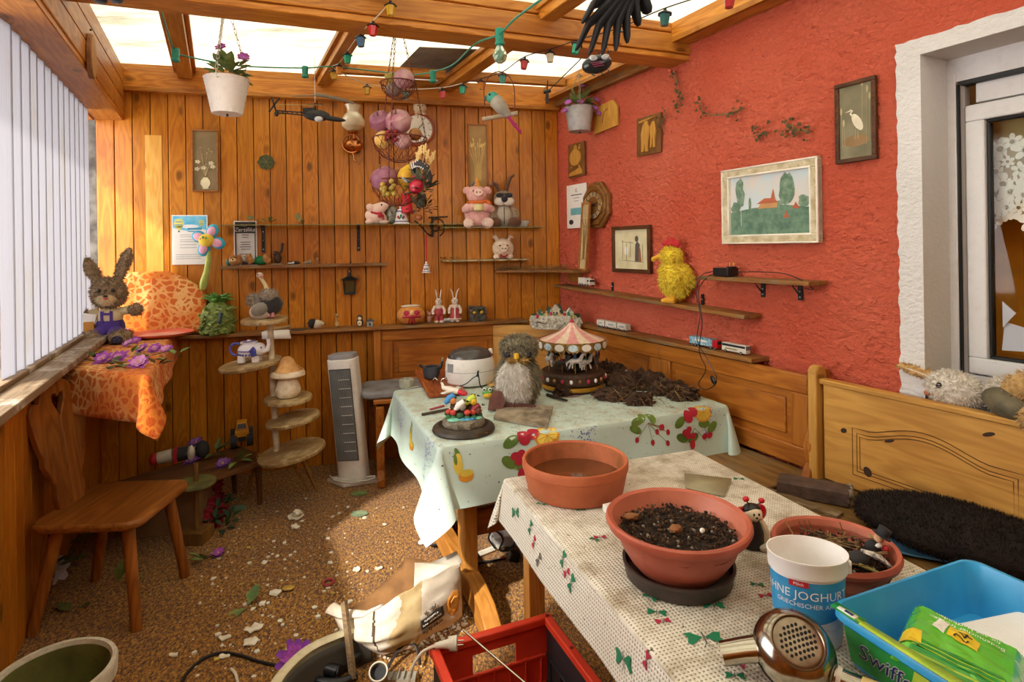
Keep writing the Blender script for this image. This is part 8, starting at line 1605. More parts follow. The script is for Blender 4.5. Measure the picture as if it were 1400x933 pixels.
LBK = M('#231f20', .35); q = MB(k, LBK); q.lathe([(0, 0), (13, 0), (15, 8), (14, 22), (10, 34), (6, 40), (0, 42)], (0, 0, 0), 22, sy=.8); q.build('body', s)
q = MB(k, M('#eadcc0', .4, hex2='#e0cba8')); q.tube([(10, -3, 36), (16, -5, 22), (15, -7, 8)], [4, 5, 4], 9); q.build('arm', s); q = MB(k, M('#eadcc0', .4)); q.ell((-1, -2, 46), (12.5, 10.5, 10.5), None, 20, 12); q.m(M('#e09a80', .5)); q.ell((-9, -9, 43), (2.4, 1.6, 2)); q.ell((7, -9.4, 42), (2.4, 1.6, 2)); q.m(INK); q.ell((-5, -11.4, 49), (1.3, 1, 2)); q.ell((2, -12, 49), (1.3, 1, 2)); q.ell((-1.6, -12.6, 45), (1.6, 1.2, 1.4)); q.torus((-2, -11.2, 43.6), 5, .6, 'y', 12, 4, PI+.4, 2*PI-.4); q.build('head', s)
q = MB(k, LBK); q.ell((-1, 1, 51), (12.6, 10, 8), None, 18, 10); q.build('hood', s)
for x, z in ((-10, 66), (13, 62)): q = MB(k, LBK); q.tube([(x*.4, 0, 57), (x*.9, 0, z-3)], .8, 5); q.m(M('#c8142a', .3)); q.ell((x, 0, z), (4.4, 4, 3.8)); q.build('feeler', s)
for sx in (-1, 1): q = MB(k, M('#c8142a', .3)); q.ell((sx*14, 8, 42 if sx > 0 else 44), (11, 4, 12 if sx > 0 else 8), (0, sx*.5, 0)); q.build('wing', s)
q = MB(k, M('#e6dcc8', .4)); q.ell((8, -12, 4), (6, 6, 4)); q.build('foot', s)
Pr = at_z(1103, 752, VZ+.172); Wd = 110*Pr.y/F*.94
s = T('yoghurt_bucket', 'empty white plastic yoghurt bucket with blue label on the woven cloth', 'bucket', (Pr.x, Pr.y, VZ), -.12)
hb = .172; R0 = Wd/2; SY = .80
WB = M('#eceae8', .35, var=.04, dirt=.06)
q = MB(1, WB); q.lathe([(0, 0), (R0*.80, 0), (R0*.83, .004), (R0*.92, hb-.03), (R0*.97, hb-.032), (R0*.985, hb-.006), (R0, hb-.004), (R0, hb), (R0*.97, hb), (R0*.93, hb-.01), (R0*.82, .006), (0, .004)], (0, 0, 0), 64, sy=SY); q.build('bucket', s)
def onb(x, z, lift=.0006):      # arc length x on the bucket's outer skin, height z
    rr = R0*(.83 + .09*(z-.004)/(hb-.034)) + lift; a = -PI/2 + x/rr/.92; return (rr*math.cos(a), rr*SY*math.sin(a), z)
q = MB(1, M('#3a9ad0', .35, hex2='#2f86c0', vs=20)); q.sheet(lambda u, v: onb((u-.5)*.265, .060 + .074*v - .012*math.sin(u*5)*(1-v)), 40, 6); q.m(M('#f4f4f2', .4))
q.text('SAHNE JOGHURT', .0235, lambda x, y: onb(x-.028, .100 + y, .0014)); q.text('GRIECHISCHER ART', .0125, lambda x, y: onb(x-.02, .084 + y, .0014)); q.text('MILD', .011, lambda x, y: onb(x+.05, .078 + y, .0014));
q.sheet(lambda u, v: onb(.085+.02*u, .085 + .03*v, .0012), 4, 2); q.m(M('#f2f0ec', .4)); q.poly([onb(-.028 + .022*math.cos(i*PI/8)+.055, .048 + .010*math.sin(i*PI/8), .0016) for i in range(16)]); q.m(INK)
for i in range(9): q.sheet(lambda u, v: onb(.086+.002*i+.0011*u, .093 + .021*v, .0018), 1, 1)
q.text('NATUR', .0105, lambda x, y: onb(x-.073, .045 + y, .0012)); q.text('10% FETT', .008, lambda x, y: onb(x-.073, .034 + y, .0012)); q.m(REDC); q.sheet(lambda u, v: onb(-.050+.034*u, .124 + .0115*v, .002), 4, 1); q.m(M('#f4f4f2', .4)); q.text('Milch', .0085, lambda x, y: onb(x-.033, .127 + y, .0026)); q.build('label', s, smooth=60, label='blue printed yoghurt label')
q = MB(1, WB); q.box((R0*.99, 0, hb-.028), (.012, .02, .026)); q.cyl((R0*.985, -.006, hb-.022), (R0*1.06, -.006, hb-.022), .006, None, 12); q.build('handle_lug', s, bevel=.002)
cL, cB = at_z(1130, 826, VZ+.105), at_z(1302, 757, VZ+.105); cF = at_z(1245, 946, VZ+.105)
bx_rz = .385; Lx, Ly = .425, .33; ex = Vector((math.cos(bx_rz), math.sin(bx_rz), 0))*Lx
BXB = M('#3aa6e0', .35, hex2='#2f96d4', vs=10); cx = cL + Vector((.0, .0, 0)) + ex*.5 + Vector((math.sin(bx_rz), -math.cos(bx_rz), 0))*Ly*.5
s = T('wipes_tub', 'open light blue plastic tub of floor wipes with green label on the woven cloth', 'tub', (cx.x, cx.y, VZ), bx_rz); hb = .105
def ring(w, d, r_, z): return [(x, y, z) for x, y in rrect(w, d, r_, 6)]
q = MB(1, BXB)
rings = [ring(Lx*.86, Ly*.86, .02, 0), ring(Lx*.88, Ly*.88, .025, .006), ring(Lx*.955, Ly*.955, .03, hb-.018), ring(Lx, Ly, .035, hb-.016), ring(Lx, Ly, .035, hb-.002), ring(Lx*.99, Ly*.99, .033, hb), ring(Lx*.955, Ly*.955, .03, hb), ring(Lx*.94, Ly*.94, .028, hb-.006), ring(Lx*.85, Ly*.85, .02, .006)]
n = len(rings[0]); vs_ = [p for R_ in rings for p in R_]; fs = [(i*n+j, i*n+(j+1) % n, (i+1)*n+(j+1) % n, (i+1)*n+j) for i in range(len(rings)-1) for j in range(n)]; fs.append(tuple(reversed(range(n)))); fs.append(tuple(range((len(rings)-1)*n, len(rings)*n)))
q.add(vs_, fs); q.build('tub_body', s, smooth=50)
G1, G2, G3 = M('#2fa04a', .35, hex2='#1f8a3a', vs=30), M('#b8d048', .35, hex2='#98c03a', vs=20), M('#5fc03a', .35, hex2='#3fa834', vs=20); NAVY = M('#23306a', .4)
def side(x, z, lift=.0015, left=True):     # on the long left side (-x) : x along y, sloping wall
    f = .88 + .075*z/(hb-.018); return (-(Lx/2*f) - lift, -x, z)
def front(x, z, lift=.0015):
    f = .88 + .075*z/(hb-.018); return (x, -(Ly/2*f) - lift, z)
for fn, W_, nm in ((side, Ly, 'side_label'), (front, Lx, 'front_label')):
    q = MB(1, G1); a = W_/2*.80; q.poly([fn(-a, .012), fn(a, .012), fn(a*1.04, .08), fn(-a*1.04, .08)]); q.m(G2); q.poly([fn(-a*.2, .012, .002), fn(a*.3, .012, .002), fn(a*.75, .08, .002), fn(-a*.05, .08, .002)]); q.m(G3); q.poly([fn(a*.1, .012, .0023), fn(a, .012, .0023), fn(a, .05, .0023)])
    q.m(WHITEP); tx0 = -.055 if fn is side else -.03; [q.text('Swiffer', .042, lambda x, y: fn(x+tx0+ox, .0352 + y + oz, .0028), shear=.25) for ox, oz in ((.0014, 0), (-.0014, 0), (0, .0014), (0, -.0014))]; q.m(NAVY); q.text('Swiffer', .042, lambda x, y: fn(x+tx0, .0352 + y, .0036), shear=.25)
    if fn is front: q.m(M('#dfe6ee', .4)); q.poly([fn(.09, .03, .003), fn(.13, .035, .003), fn(.15, .07, .003), (fn(.11, .066, .003))])
    q.build(nm, s, smooth=20)
q = MB(1, G2); yv = -Lx/2
q.add([(-Lx*.5-.001, -Ly*.46, hb+.0015), (-Lx*.5-.001, Ly*.47, hb+.0015), (-Lx*.475, Ly*.47, hb+.003), (-Lx*.40, -Ly*.46, hb-.012)], [(0, 3, 2, 1)]); q.m(G1); q.add([(-Lx*.5-.0015, Ly*.30, hb+.002), (-Lx*.5-.0015, Ly*.475, hb+.002), (-Lx*.46, Ly*.475, hb+.004), (-Lx*.452, Ly*.30, hb+.002)], [(0, 3, 2, 1)]); q.m(WHITEP); q.add([(-Lx*.495, Ly*.33, hb+.0028), (-Lx*.495, Ly*.44, hb+.0028), (-Lx*.475, Ly*.44, hb+.0045), (-Lx*.468, Ly*.33, hb+.0045)], [(0, 3, 2, 1)]); q.m(NAVY); q.add([(-Lx*.488, Ly*.35, hb+.0036), (-Lx*.488, Ly*.40, hb+.0036), (-Lx*.476, Ly*.40, hb+.0048), (-Lx*.474, Ly*.35, hb+.0048)], [(0, 3, 2, 1)]); q.m(G3); q.add([(-Lx*.5-.001, -Ly*.46, hb+.002), (-Lx*.5-.001, -Ly*.2, hb+.002), (-Lx*.44, -Ly*.2, hb-.002), (-Lx*.36, -Ly*.44, hb-.016)], [(0, 3, 2, 1)])
q.build('peeling_label', s, solid=.0012, smooth=20, label='torn green label strip over the rim')
tub = s
wz = VZ + .008
def tl_(x, y, z): R_ = Matrix.Rotation(bx_rz, 3, 'Z'); v = R_ @ Vector((x, y, 0)); return Vector((cx.x+v.x, cx.y+v.y, z))
q = MB(1, M('#eceeee', .85, var=.05, bump=.2, bs=150)); q.prism(rrect(Lx*.62, Ly*.60, .02, 4), 0, .045, 'xy'); o = q.build('wipes_stack', loc=tl_(.055, -.015, wz), rz=bx_rz-.15, bevel=.01, seg=3); tag(o, 'stack of white wipes lying in the blue tub', 'wipes')
s = T('wipes_packet', 'crumpled green plastic packet of 24 wipes lying on the white wipes', 'packet', tl_(-.09, .005, wz+.056), bx_rz+.45, rot=(.14, .04, bx_rz+.42))
pw_, pd_ = .185, .17
def pk(u, v):
    x, y = (u-.5)*pw_, (v-.5)*pd_; e = min(u, 1-u, v, 1-v); zz = .030*min(1, e/.10)**.5 + .003*noise.noise(Vector((u*7, v*7, 2)))*min(1, e/.05) + .002*noise.noise(Vector((u*19, v*15, 5)))
    return Vector((x, y, zz))
q = MB(1, M('#6cc83a', .25, hex2='#4fb02c', vs=9, coat=.5)); q.sheet(pk, 40, 40); q.sheet(lambda u, v: Vector((pk(1-u, v).x, pk(u, v).y, -.001)), 4, 4); q.build('film', s)
def pkl(x, y, l=.0012): p = pk(x/pw_+.5, y/pd_+.5); return (p.x, p.y, p.z + l)
def ppoly(pts, l=.0012):
    c = (sum(p[0] for p in pts)/len(pts), sum(p[1] for p in pts)/len(pts)); n = len(pts)
    for i in range(n):
        a, b = pts[i], pts[(i+1) % n]
        for j in range(6):
            for m_ in range(4):
                f0, f1 = j/6, (j+1)/6; g0, g1 = m_/4, (m_+1)/4
                L_ = lambda f, g: pkl(*[c[t] + (a[t]+(b[t]-a[t])*f - c[t])*g for t in (0, 1)], l)
                q.poly([L_(f0, g0), L_(f0, g1), L_(f1, g1), L_(f1, g0)])
q = MB(1, M('#2f8a34', .3, hex2='#4fa83a', vs=30)); ppoly([(-.085, -.08), (-.035, -.08), (-.045, .08), (-.085, .08)])
for i in range(6): q.m((G2, G1)[i % 2]); ppoly([(-.08+.007*i, -.08), (-.077+.007*i, -.08), (-.081+.006*i, .08), (-.083+.006*i, .08)], .0016)
q.m(M('#e8c82a', .3)); ppoly([(.0, -.02), (.035, -.022), (.048, .0), (.045, .022), (.012, .024)], .0016); ppoly([(-.06, .05), (-.02, .055), (-.03, .08), (-.07, .08)], .002); q.m(WHITEP); ppoly([(.01, .028), (.05, .024), (.055, .040), (.018, .046)], .002); q.m(INK); q.text('24', .03, lambda x, y: pkl(.022+x*.92+y*.25, -.008+y-.25*x, .0026)); q.m(M('#f2f8ee', .4))
q.text('Bodentücher trocken', .0125, lambda x, y: pkl(.055-y, .0+x, .002)); q.text('für alle Hartböden', .0125, lambda x, y: pkl(.07-y, .0+x, .002)); q.build('packet_print', s, smooth=60)
P, k = VP(1087, 932); k *= .98; s = T('hair_dryer', 'old chrome hair dryer with perforated round cap lying on the woven cloth', 'hair dryer', P, .12)
CH2 = M('#b8b2a6', .16, 1.0, hex2='#8f877a', vs=10, dirt=.35); Rd = (.50, -.30, 0)
drum = MB(k, CH2)
prof = [(0, -30), (34, -30), (44, -26), (50, -18), (53, -8), (53.5, 2), (50, 10), (44, 19), (36, 25), (33, 26.5)]
drum.lathe(prof, (0, 0, 44), 48, rot=(.62, -.22, 0)); drum.build('drum', s)
seam = MB(k, M('#4a4238', .4, .6)); seam.lathe([(53.9, -9), (54.3, -7), (53.9, -5)], (0, 0, 44), 48, rot=(.62, -.22, 0)); seam.build('seam_ring', s)
R_ = Euler((.62, -.22, 0)).to_matrix()
def DL(x, y, z): return Vector((0, 0, 44)) + R_ @ Vector((x, y, z))
q = MB(k, M('#8a7a68', .28, 1.0, hex2='#6a5a4a', vs=14, dirt=.3)); q.lathe([(33, 26.5), (31, 27.5), (28, 29), (0, 33)], (0, 0, 44), 40, rot=(.62, -.22, 0)); q.lathe([(34, 26.0), (35, 28), (33.5, 28.8), (32, 27.5)], (0, 0, 44), 40, rot=(.62, -.22, 0)); q.build('cap', s)
q = MB(k, M('#0d0b0a', .8))
for i in range(-4, 5):
    for j in range(-3, 4):
        x, y = i*6 + (3 if j % 2 else 0), j*6.4
        if x*x/27**2 + y*y/22**2 < 1: z = 33 - (x*x+y*y)/28**2*4.2; q.cyl(DL(x, y, z-1.2), DL(x, y, z+.35), 2.1, None, 8)
q.build('vent_hole', s, kind='stuff')
q = MB(k, CH2); q.tube([DL(-30, 14, -8), DL(-62, 22, -14), DL(-92, 28, -20)], [21, 19, 18], 24, sq=.8, caps=False); q.m(M('#1a1512', .8)); q.tube([DL(-90, 28, -20), DL(-60, 22, -14)], [17, 17.6], 24, sq=.8); q.build('nozzle', s)
q = MB(k, CH2); q.tube([(30, -24, 26), (48, -40, 22), (62, -54, 20)], [15, 15, 17], 20); q.m(M('#e8ded0', .3)); q.tube([(40, -32, 24), (44, -36, 23.4)], [15.8, 15.8], 20); q.build('neck', s)
q = MB(k, M('#d8c08a', .35, hex2='#c8aa6a', vs=10)); q.tube([(60, -52, 20), (78, -72, 18), (96, -100, 18), (104, -118, 18)], [17, 20, 20, 16], 20); q.build('handle', s)
q = MB(k, BLACKP); q.tube([(2, -44, 12), (10, -58, 12), (14, -80, 8)], [8, 9, 7], 12); q.build('cord_sleeve', s)
P = at_z(1122, 688, SEATZ+.001); a_ = at_z(1074, 664, SEATZ+.055); b_ = at_z(1176, 685, SEATZ+.05); s = T('paving_brick', 'dark brown brick with chipped grey end lying on the bench seat', 'brick', P + Vector((.0, .055, 0)), math.atan2(-.52, .85)); q = MB(1, M('#5a463c', .85, hex2='#43332c', vs=20, bump=.5, bs=60)); q.box((0, 0, .028), (.25, .10, .056)); q.build('block', s, bevel=.006); q = MB(1, M('#a09484', .95, hex2='#75695a', vs=30, bump=1., bs=90)); r = random.Random(2)
for i in range(40): q.ell((.122+r.uniform(-.004, .005), r.uniform(-.046, .046), r.uniform(.006, .052)), r.uniform(.006, .012), None, 7, 5, .4)
q.build('chipped_end', s)
P = at_z(1182, 690, SEATZ); s = T('lighter', 'small red capped tube beside the brick', 'tube', P + Vector((.03, .02, .012)), .4); q = MB(1, REDC); q.cyl((-.015, 0, 0), (.006, 0, 0), .011); q.build('cap', s); q = MB(1, M('#c9c4bc', .5)); q.cyl((.006, 0, 0), (.05, 0, 0), .008); q.build('barrel', s)
Pc = at_z(1300, 735, SEATZ+.06); s = T('fur_cushion', 'large dark brown shaggy cushion on the lighter bench', 'cushion', (Pc.x+.05, Pc.y+.035, SEATZ+.005), RZR+.22)
q = MB(1, M('#1c0e0b', .95, hex2='#110806', vs=14)); q.ell((0, 0, .06), (.30, .185, .065), None, 36, 16, .08); q.fur(12000, .014, .0014, drop=.1); q.build('cover', s)
q = MB(1, M('#4f87ad', .85, hex2='#3a6a8c', vs=14)); p0 = at_z(1250, 752, SEATZ+.003)
def bl_(u, v): return (.24*(u-.5), .14*(v-.5), .012 + .010*math.sin(u*9+v*4)*math.sin(v*7) )
q.sheet(bl_, 30, 18); o = q.build('blue_cloth', loc=p0, rz=-.5, solid=.004); tag(o, 'crumpled blue cloth on the bench under the brown shaggy cushion', 'cloth')
a, b = at_z(1010, 640, SEATZ+.001), at_z(1110, 665, SEATZ+.001); q = MB(1, OLDW); q.box((0, 0, .005), (.30, .05, .01)); o = q.build('wood_strip', loc=at_z(1092, 688, SEATZ+.001), rz=-.9); tag(o, 'thin grey wooden strip on the bench seat in front of the brick', 'strip')
def FP(u, v, z=0.): p = at_z(u, v, z); return p, p.y/F
s = T('plant_pot', 'white rimmed pot with greenish inside on the floor at the lower left', 'pot', (-1.352, 1.70, 0));
q = MB(1, M('#d6d2c2', .6, hex2='#b5b09c', vs=20, dirt=.35)); q.lathe([(.115, 0), (.125, .1), (.140, .22), (.156, .235), (.158, .275), (.154, .283), (.143, .283), (.139, .27)], (0, 0, 0), 56); q.build('pot_wall', s)
q = MB(1, M('#6f6f34', .7, hex2='#4f5026', vs=9, dirt=.3)); q.lathe([(.1395, .272), (.128, .12), (.118, .05), (0, .045)], (0, 0, 0), 56); q.build('inside', s); q = MB(1); leafcl(q, (0, 0, .06), .07, 16, 3, .04, .012, LEAFG, 1); q.build('plant_remains', s)
cB_ = Vector((.093, 1.85, 0)); cx_ = Vector((.925, .38, 0)).normalized(); cy_ = Vector((.38, -.925, 0)).normalized(); crz = math.atan2(cx_.y, cx_.x)
s = T('folding_crate', 'red and black plastic folding crate on the floor under the near table', 'crate', (cB_.x, cB_.y, 0), crz)
cw, cl_, chh = .365, .50, .32      # local x from 0 to -cw ; local y from 0 to -cl_
RP, RPD, BKP = M('#e0432a', .4, hex2='#cf3820', vs=12, dirt=.1), M('#cf3820', .45, dirt=.1), M('#2a2a2c', .5, hex2='#1c1c1e', dirt=.2)
q = MB(1, RPD); q.box((-cw/2, -cl_/2, .01), (cw, cl_, .02)); q.build('crate_floor', s)
def crateside(nm, mat, ax, pos, w_, rib, hole):
    q = MB(1, mat)
    def B(c, d):   # c: (along, out, z)
        c = (c[0], c[1], c[2]*chh/.245); d = (d[0], d[1], d[2]*chh/.245)
        q.box((c[0], pos+c[1], c[2]) if ax == 'x' else (pos+c[1], c[0], c[2]), (d[0], d[1], d[2]) if ax == 'x' else (d[1], d[0], d[2]))
    mid = -w_/2
    if hole:
        B((mid, 0, .085), (w_, .008, .16)); B((mid, 0, .228), (w_, .008, .035)); B((-w_*.15, 0, .19), (w_*.30, .008, .05)); B((-w_*.84, 0, .19), (w_*.32, .008, .05))
    else: B((mid, 0, .12), (w_, .008, .24))
    for i in range(7): B((-w_*(i+.5)/7, .007*rib, .09), (.006, .008, .16))
    for zz in (.04, .10, .165): B((mid, .007*rib, zz), (w_, .008, .006))
    q.build(nm, s, bevel=.002)
crateside('end_panel', RP, 'x', 0., cw, -1, True); crateside('end_panel', RP, 'x', -cl_, cw, 1, True)
crateside('side_panel', BKP, 'y', 0., cl_, -1, False); crateside('side_panel', BKP, 'y', -cw, cl_, 1, False)
for (c, d) in (((-cw/2, 0, chh), (cw+.03, .026, .024)), ((-cw/2, -cl_, chh), (cw+.03, .026, .024)), ((0, -cl_/2, chh), (.026, cl_, .024)), ((-cw, -cl_/2, chh), (.026, cl_, .024))):
    q = MB(1, RP); q.box(c, d); q.build('rim', s, bevel=.004)
q = MB(1, M('#8a1c10', .6))
for (x, y) in ((0, 0), (-cw, 0), (0, -cl_*.33), (0, -cl_*.66)): q = MB(1, M('#7a1a10', .6)); q.cyl((x, y, chh+.0105), (x, y, chh+.013), .006, None, 10); q.build('rim_hole', s)
q = MB(1, BLACKP); q.tube(spline([cB_ + cx_*(-.06) + cy_*.25 + Vector((0, 0, .2)), cB_ + cx_*(-.16) + cy_*.28 + Vector((0, 0, .26)), cB_ + cx_*(-.25) + cy_*.38 + Vector((0, 0, .24)), cB_ + cx_*(-.15) + cy_*.46 + Vector((0, 0, .15)), cB_ + cx_*(-.05) + cy_*.42 + Vector((0, 0, .10)), cB_ + cx_*(-.03) + cy_*.30 + Vector((0, 0, .16))], 8), .003, 6); o = q.build('black_wire'); tag(o, 'loose black wire looping inside the red crate', 'wire')
p0 = at_d(633, 862, 1.72); p1 = at_d(716, 933, 1.56); q = MB(1, CHROME); q.tube([Vector((0, 0, 0)), (p1-p0)*1.7], .0032, 8); o = q.build('metal_rod', loc=p0); tag(o, 'thin metal rod lying across the rim of the red crate', 'rod')
SKW = M('#d2c8b8', .75, hex2='#bdb09c', vs=7, dirt=.25); SKB = M('#b8a278', .8, hex2='#a08a60', vs=10, dirt=.2); SKI = M('#8a6238', .85, hex2='#6f4c2a', vs=12)
def sackP(u, v, d): return at_d(u, v, d)
top = [(453, 834, 2.22), (482, 840, 2.18), (520, 830, 2.12), (560, 805, 2.14), (590, 788, 2.18), (629, 770, 2.26)]
bot = [(458, 842, 2.22), (484, 880, 2.14), (524, 893, 2.11), (560, 886, 2.14), (598, 865, 2.2), (632, 843, 2.28)]
tc = [sackP(*a) for a in top]; bc_ = [sackP(*a) for a in bot]
for p in bc_:
    if p.z < .012: p.z = .012
org = Vector((bc_[2].x, bc_[2].y, 0)); s = T('paper_sack', 'torn white paper feed sack lying open on the floor by the trestle foot', 'sack', org)
ts, bs_ = spline(tc, 8), spline(bc_, 8); ns = len(ts)-1
def sk(u, v):
    x = u*ns; i = min(int(x), ns-1); f = x-i; a = ts[i].lerp(ts[i+1], f); b = bs_[i].lerp(bs_[i+1], f); p = a.lerp(b, v)
    p = p + Vector((0, -.05*math.sin(v*PI)*math.sin(u*PI)**.6 + .012*noise.noise(Vector((u*6, v*5, 1))), .006*noise.noise(Vector((u*9, v*7, 4)))))
    return p - org
q = MB(1, SKW); SKS = M('#4a3c2c', .9)
def skmat(u, v):
    e = .012*noise.noise(Vector((u*14, v*14, 9)))
    if .372 < u+e*.4 < .385 and .69 < v < .84: return SKS
    if abs(u+e*.5-.362-.012*v) < .006+.004*math.sin(v*4) and .03 < v < .72: return SKS
    l = .50 + .045*math.sin(v*7.5) + e*2.2
    r_ = .715 - .10*max(0, v-.35)**1.3 + e*1.6
    return SKB if l < u < r_ and v < .90+e*3 else SKW
NU, NV = 130, 56; q.v += [tuple(sk(i/NU, j/NV)) for j in range(NV+1) for i in range(NU+1)]; q.v = [Vector(p) for p in q.v]
for j in range(NV):
    for i in range(NU): q.m(skmat((i+.5)/NU, (j+.5)/NV)); q.f.append([j*(NU+1)+i, j*(NU+1)+i+1, (j+1)*(NU+1)+i+1, (j+1)*(NU+1)+i]); q.mi.append(q.cur)
def skl(u, v, l=.003): e = .01; p = sk(u, v); n = (sk(u+e, v)-sk(u-e, v)).cross(sk(u, v+e)-sk(u, v-e)).normalized(); n = n if n.y < 0 else -n; return p + n*l
def skpoly(mat, pts, l=.003, n=8):
    q.m(mat); c = (sum(p[0] for p in pts)/len(pts), sum(p[1] for p in pts)/len(pts))
    for i in range(len(pts)):
        a, b = pts[i], pts[(i+1) % len(pts)]
        for j in range(n):
            f0, f1 = j/n, (j+1)/n
            A_ = [a[t]+(b[t]-a[t])*f0 for t in (0, 1)]; B_ = [a[t]+(b[t]-a[t])*f1 for t in (0, 1)]
            for g0, g1 in ((0, .5), (.5, 1)):
                mk = lambda Q, g: skl(c[0]+(Q[0]-c[0])*g, c[1]+(Q[1]-c[1])*g, l); q.poly([mk(A_, g0), mk(A_, g1), mk(B_, g1), mk(B_, g0)])
skpoly(M('#2e2c2a', .7), [(.70, .52), (.86, .50), (.86, .70), (.70, .72)], .0035); q.m(M('#f0ebe0', .7))
def sktxt(cx_, cy_, su, sv): return lambda x, y: skl(cx_ - x*su, cy_ + y*sv, .0055)     # upside down lettering
q.text('Vollkorn', .06, sktxt(.78, .54, .50, 1.0)); q.text('Wiener Art', .06, sktxt(.78, .61, .46, 1.0)); q.m(INK); q.text('wesdalle', .13, sktxt(.775, .74, .33, 1.0)); q.text('Mr. B.', .07, sktxt(.77, .41, .55, 1.0))
skpoly(M('#d89038', .6, hex2='#c07a28', vs=60), [(.895, .45), (.93, .38), (.965, .42), (.97, .62), (.95, .78), (.91, .82), (.885, .72), (.885, .55)], .004); skpoly(M('#e8b860', .6), [(.905, .52), (.93, .46), (.955, .5), (.955, .68), (.93, .74), (.90, .68)], .0055)
skpoly(M('#b8b83a', .7), [(.155, .45), (.172, .45), (.18, .6), (.165, .62)], .004); skpoly(M('#b8b83a', .7), [(.175, .68), (.19, .68), (.19, .82), (.178, .82)], .004)
q.build('front', s, solid=.0015)
q = MB(1, SKI); back = [(470, 835, 2.28), (505, 815, 2.38), (545, 778, 2.46), (556, 763, 2.46), (590, 768, 2.44), (628, 765, 2.36)]; kb = spline([sackP(*a) for a in back], 8);
def sb(u, v):
    x = u*ns; i = min(int(x), ns-1); f = x-i; a = kb[i].lerp(kb[i+1], f); b = bs_[i].lerp(bs_[i+1], f); p = a.lerp(Vector((b.x*.9+a.x*.1, b.y+.10, .01)), v); return p-org
q.sheet(sb, 50, 12); q.build('back', s, solid=.0015)
q = MB(1, SKW); fl = [sackP(*a) for a in ((566, 806, 2.17), (628, 776, 2.255), (632, 768, 2.27), (624, 754, 2.31), (601, 765, 2.30), (589, 770, 2.30), (567, 770, 2.30))]
q.poly([p-org for p in fl]); q.build('flap', s, solid=.002)
q = MB(1, SKW); q.tube([sackP(452, 832, 2.225)-org, sackP(470, 840, 2.2)-org, sackP(500, 840, 2.15)-org, sackP(522, 828, 2.12)-org], [.030, .026, .018, .008], 12, sq=.5); q.build('rolled_edge', s)
P, k = FP(470, 935); s = T('appliance_shell', 'cream curved plastic appliance shell lying at the bottom edge of the floor', 'appliance shell', (P.x, P.y, 0)); HSH = M('#d9cfae', .45, hex2='#c4b890', vs=12, dirt=.2)
q = MB(1, HSH); ap = [(-.19, -.20), (-.185, -.08), (-.14, .03), (-.06, .10), (.03, .15)]
apz = spline([(x, y, 0) for x, y in ap], 8)
q.sheet(lambda u, v: (lambda p, n_: Vector((p.x, p.y, 0)) + n_*(.022*(1-abs(2*v-1))*0) + Vector((0, 0, .11*v)) + n_*(-.03*v*(1-v)*2))(apz[min(int(u*(len(apz)-1)), len(apz)-1)], Vector((-.6, .7, 0))), len(apz)-1, 8)
q.build('outer_wall', s, solid=.005)
q = MB(1, HSH); q.tube([Vector((p.x+.012, p.y-.014, .108)) for p in apz], .018, 10, sq=.35); q.build('rim', s)
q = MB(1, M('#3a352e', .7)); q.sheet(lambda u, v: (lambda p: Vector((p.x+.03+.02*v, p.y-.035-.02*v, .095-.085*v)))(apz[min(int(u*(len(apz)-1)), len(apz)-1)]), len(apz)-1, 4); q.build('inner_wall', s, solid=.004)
def fitem(name, label, cat, u, v, z, fn, mat, rz=0., sm=40, **kw):
    p, k = FP(u, v, z); q = MB(1, mat); fn(q); o = q.build(name, loc=p, rz=rz, smooth=sm, **kw); return tag(o, label, cat)
fitem('wood_stick', 'grey weathered wooden stick leaning beside the feed sack', 'stick', 483, 930, .02, lambda q: q.tube([(0, 0, 0), (-.075, .16, .17)], [.013, .013], 4), OLDW)
p, k = FP(518, 918, .05); s = T('metal_can', 'small metal can with dark opening beside the motor parts', 'can', p - Vector((0, 0, .04))); q = MB(1, M('#8a7e6c', .4, .5, dirt=.4)); q.lathe([(.028, 0), (.030, .002), (.030, .07), (.032, .073), (.028, .073), (.027, .05), (0, .048)], (0, 0, 0), 28, rot=(.5, .1, 0)); q.m(INK); q.lathe([(.0265, .052), (0, .053)], (0, 0, 0), 24, rot=(.5, .1, 0)); q.build('can_body', s); q = MB(1, M('#d8d0c0', .35, .5)); q.torus((0, 0, 0), .0295, .003, 'z', 28, 6); o = q.build('can_rim', s, loc=Euler((.5, .1, 0)).to_matrix() @ Vector((0, 0, .073)), rot=(.5, .1, 0))
p, k = FP(455, 912, .03); s = T('vacuum_motor', 'black rubber hoses and motor parts inside the cream appliance shell', 'motor', p - Vector((0, 0, .03)));
for (a, b, r) in (((-.05, .0, .03), (.03, -.03, .03), .024), ((-.03, .05, .04), (.02, .04, .045), .03), ((.05, .02, .03), (.08, .05, .035), .022)): q = MB(1, BLACKP); q.tube([a, b], r, 16); q.torus(b, r*.9, .004, 'x', 16, 6); q.build('hose_end', s)
q = MB(1, M('#c9a868', .5, .3)); q.tube([(.04, .04, .05), (.06, .05, .06)], .012, 10); q.build('brass_part', s)
q = MB(1, BLACKP); q.tube(spline([(-.08, -.02, .02), (-.02, -.06, .02), (.05, -.06, .02), (.09, -.03, .02)], 6), .016, 10); q.build('hose', s)
p0 = at_d(609, 881, 1.70); s = T('power_plug', 'white mains plug and tangled cord resting on the red crate rim', 'plug', p0)
PLW = M('#d6cebc', .45, hex2='#bdb39e', dirt=.3); q = MB(1, PLW); q.tube([(.012, 0, 0), (.034, 0, .001)], [.019, .021], 18); q.tube([(-.03, .0, -.005), (-.008, 0, -.002), (.012, 0, 0)], [.008, .010, .014], 14); q.build('plug_body', s)
for y in (-.0095, .0095): q = MB(1, CHROME); q.cyl((.034, y, .002), (.053, y, .003), .0024, None, 8); q.build('pin', s)
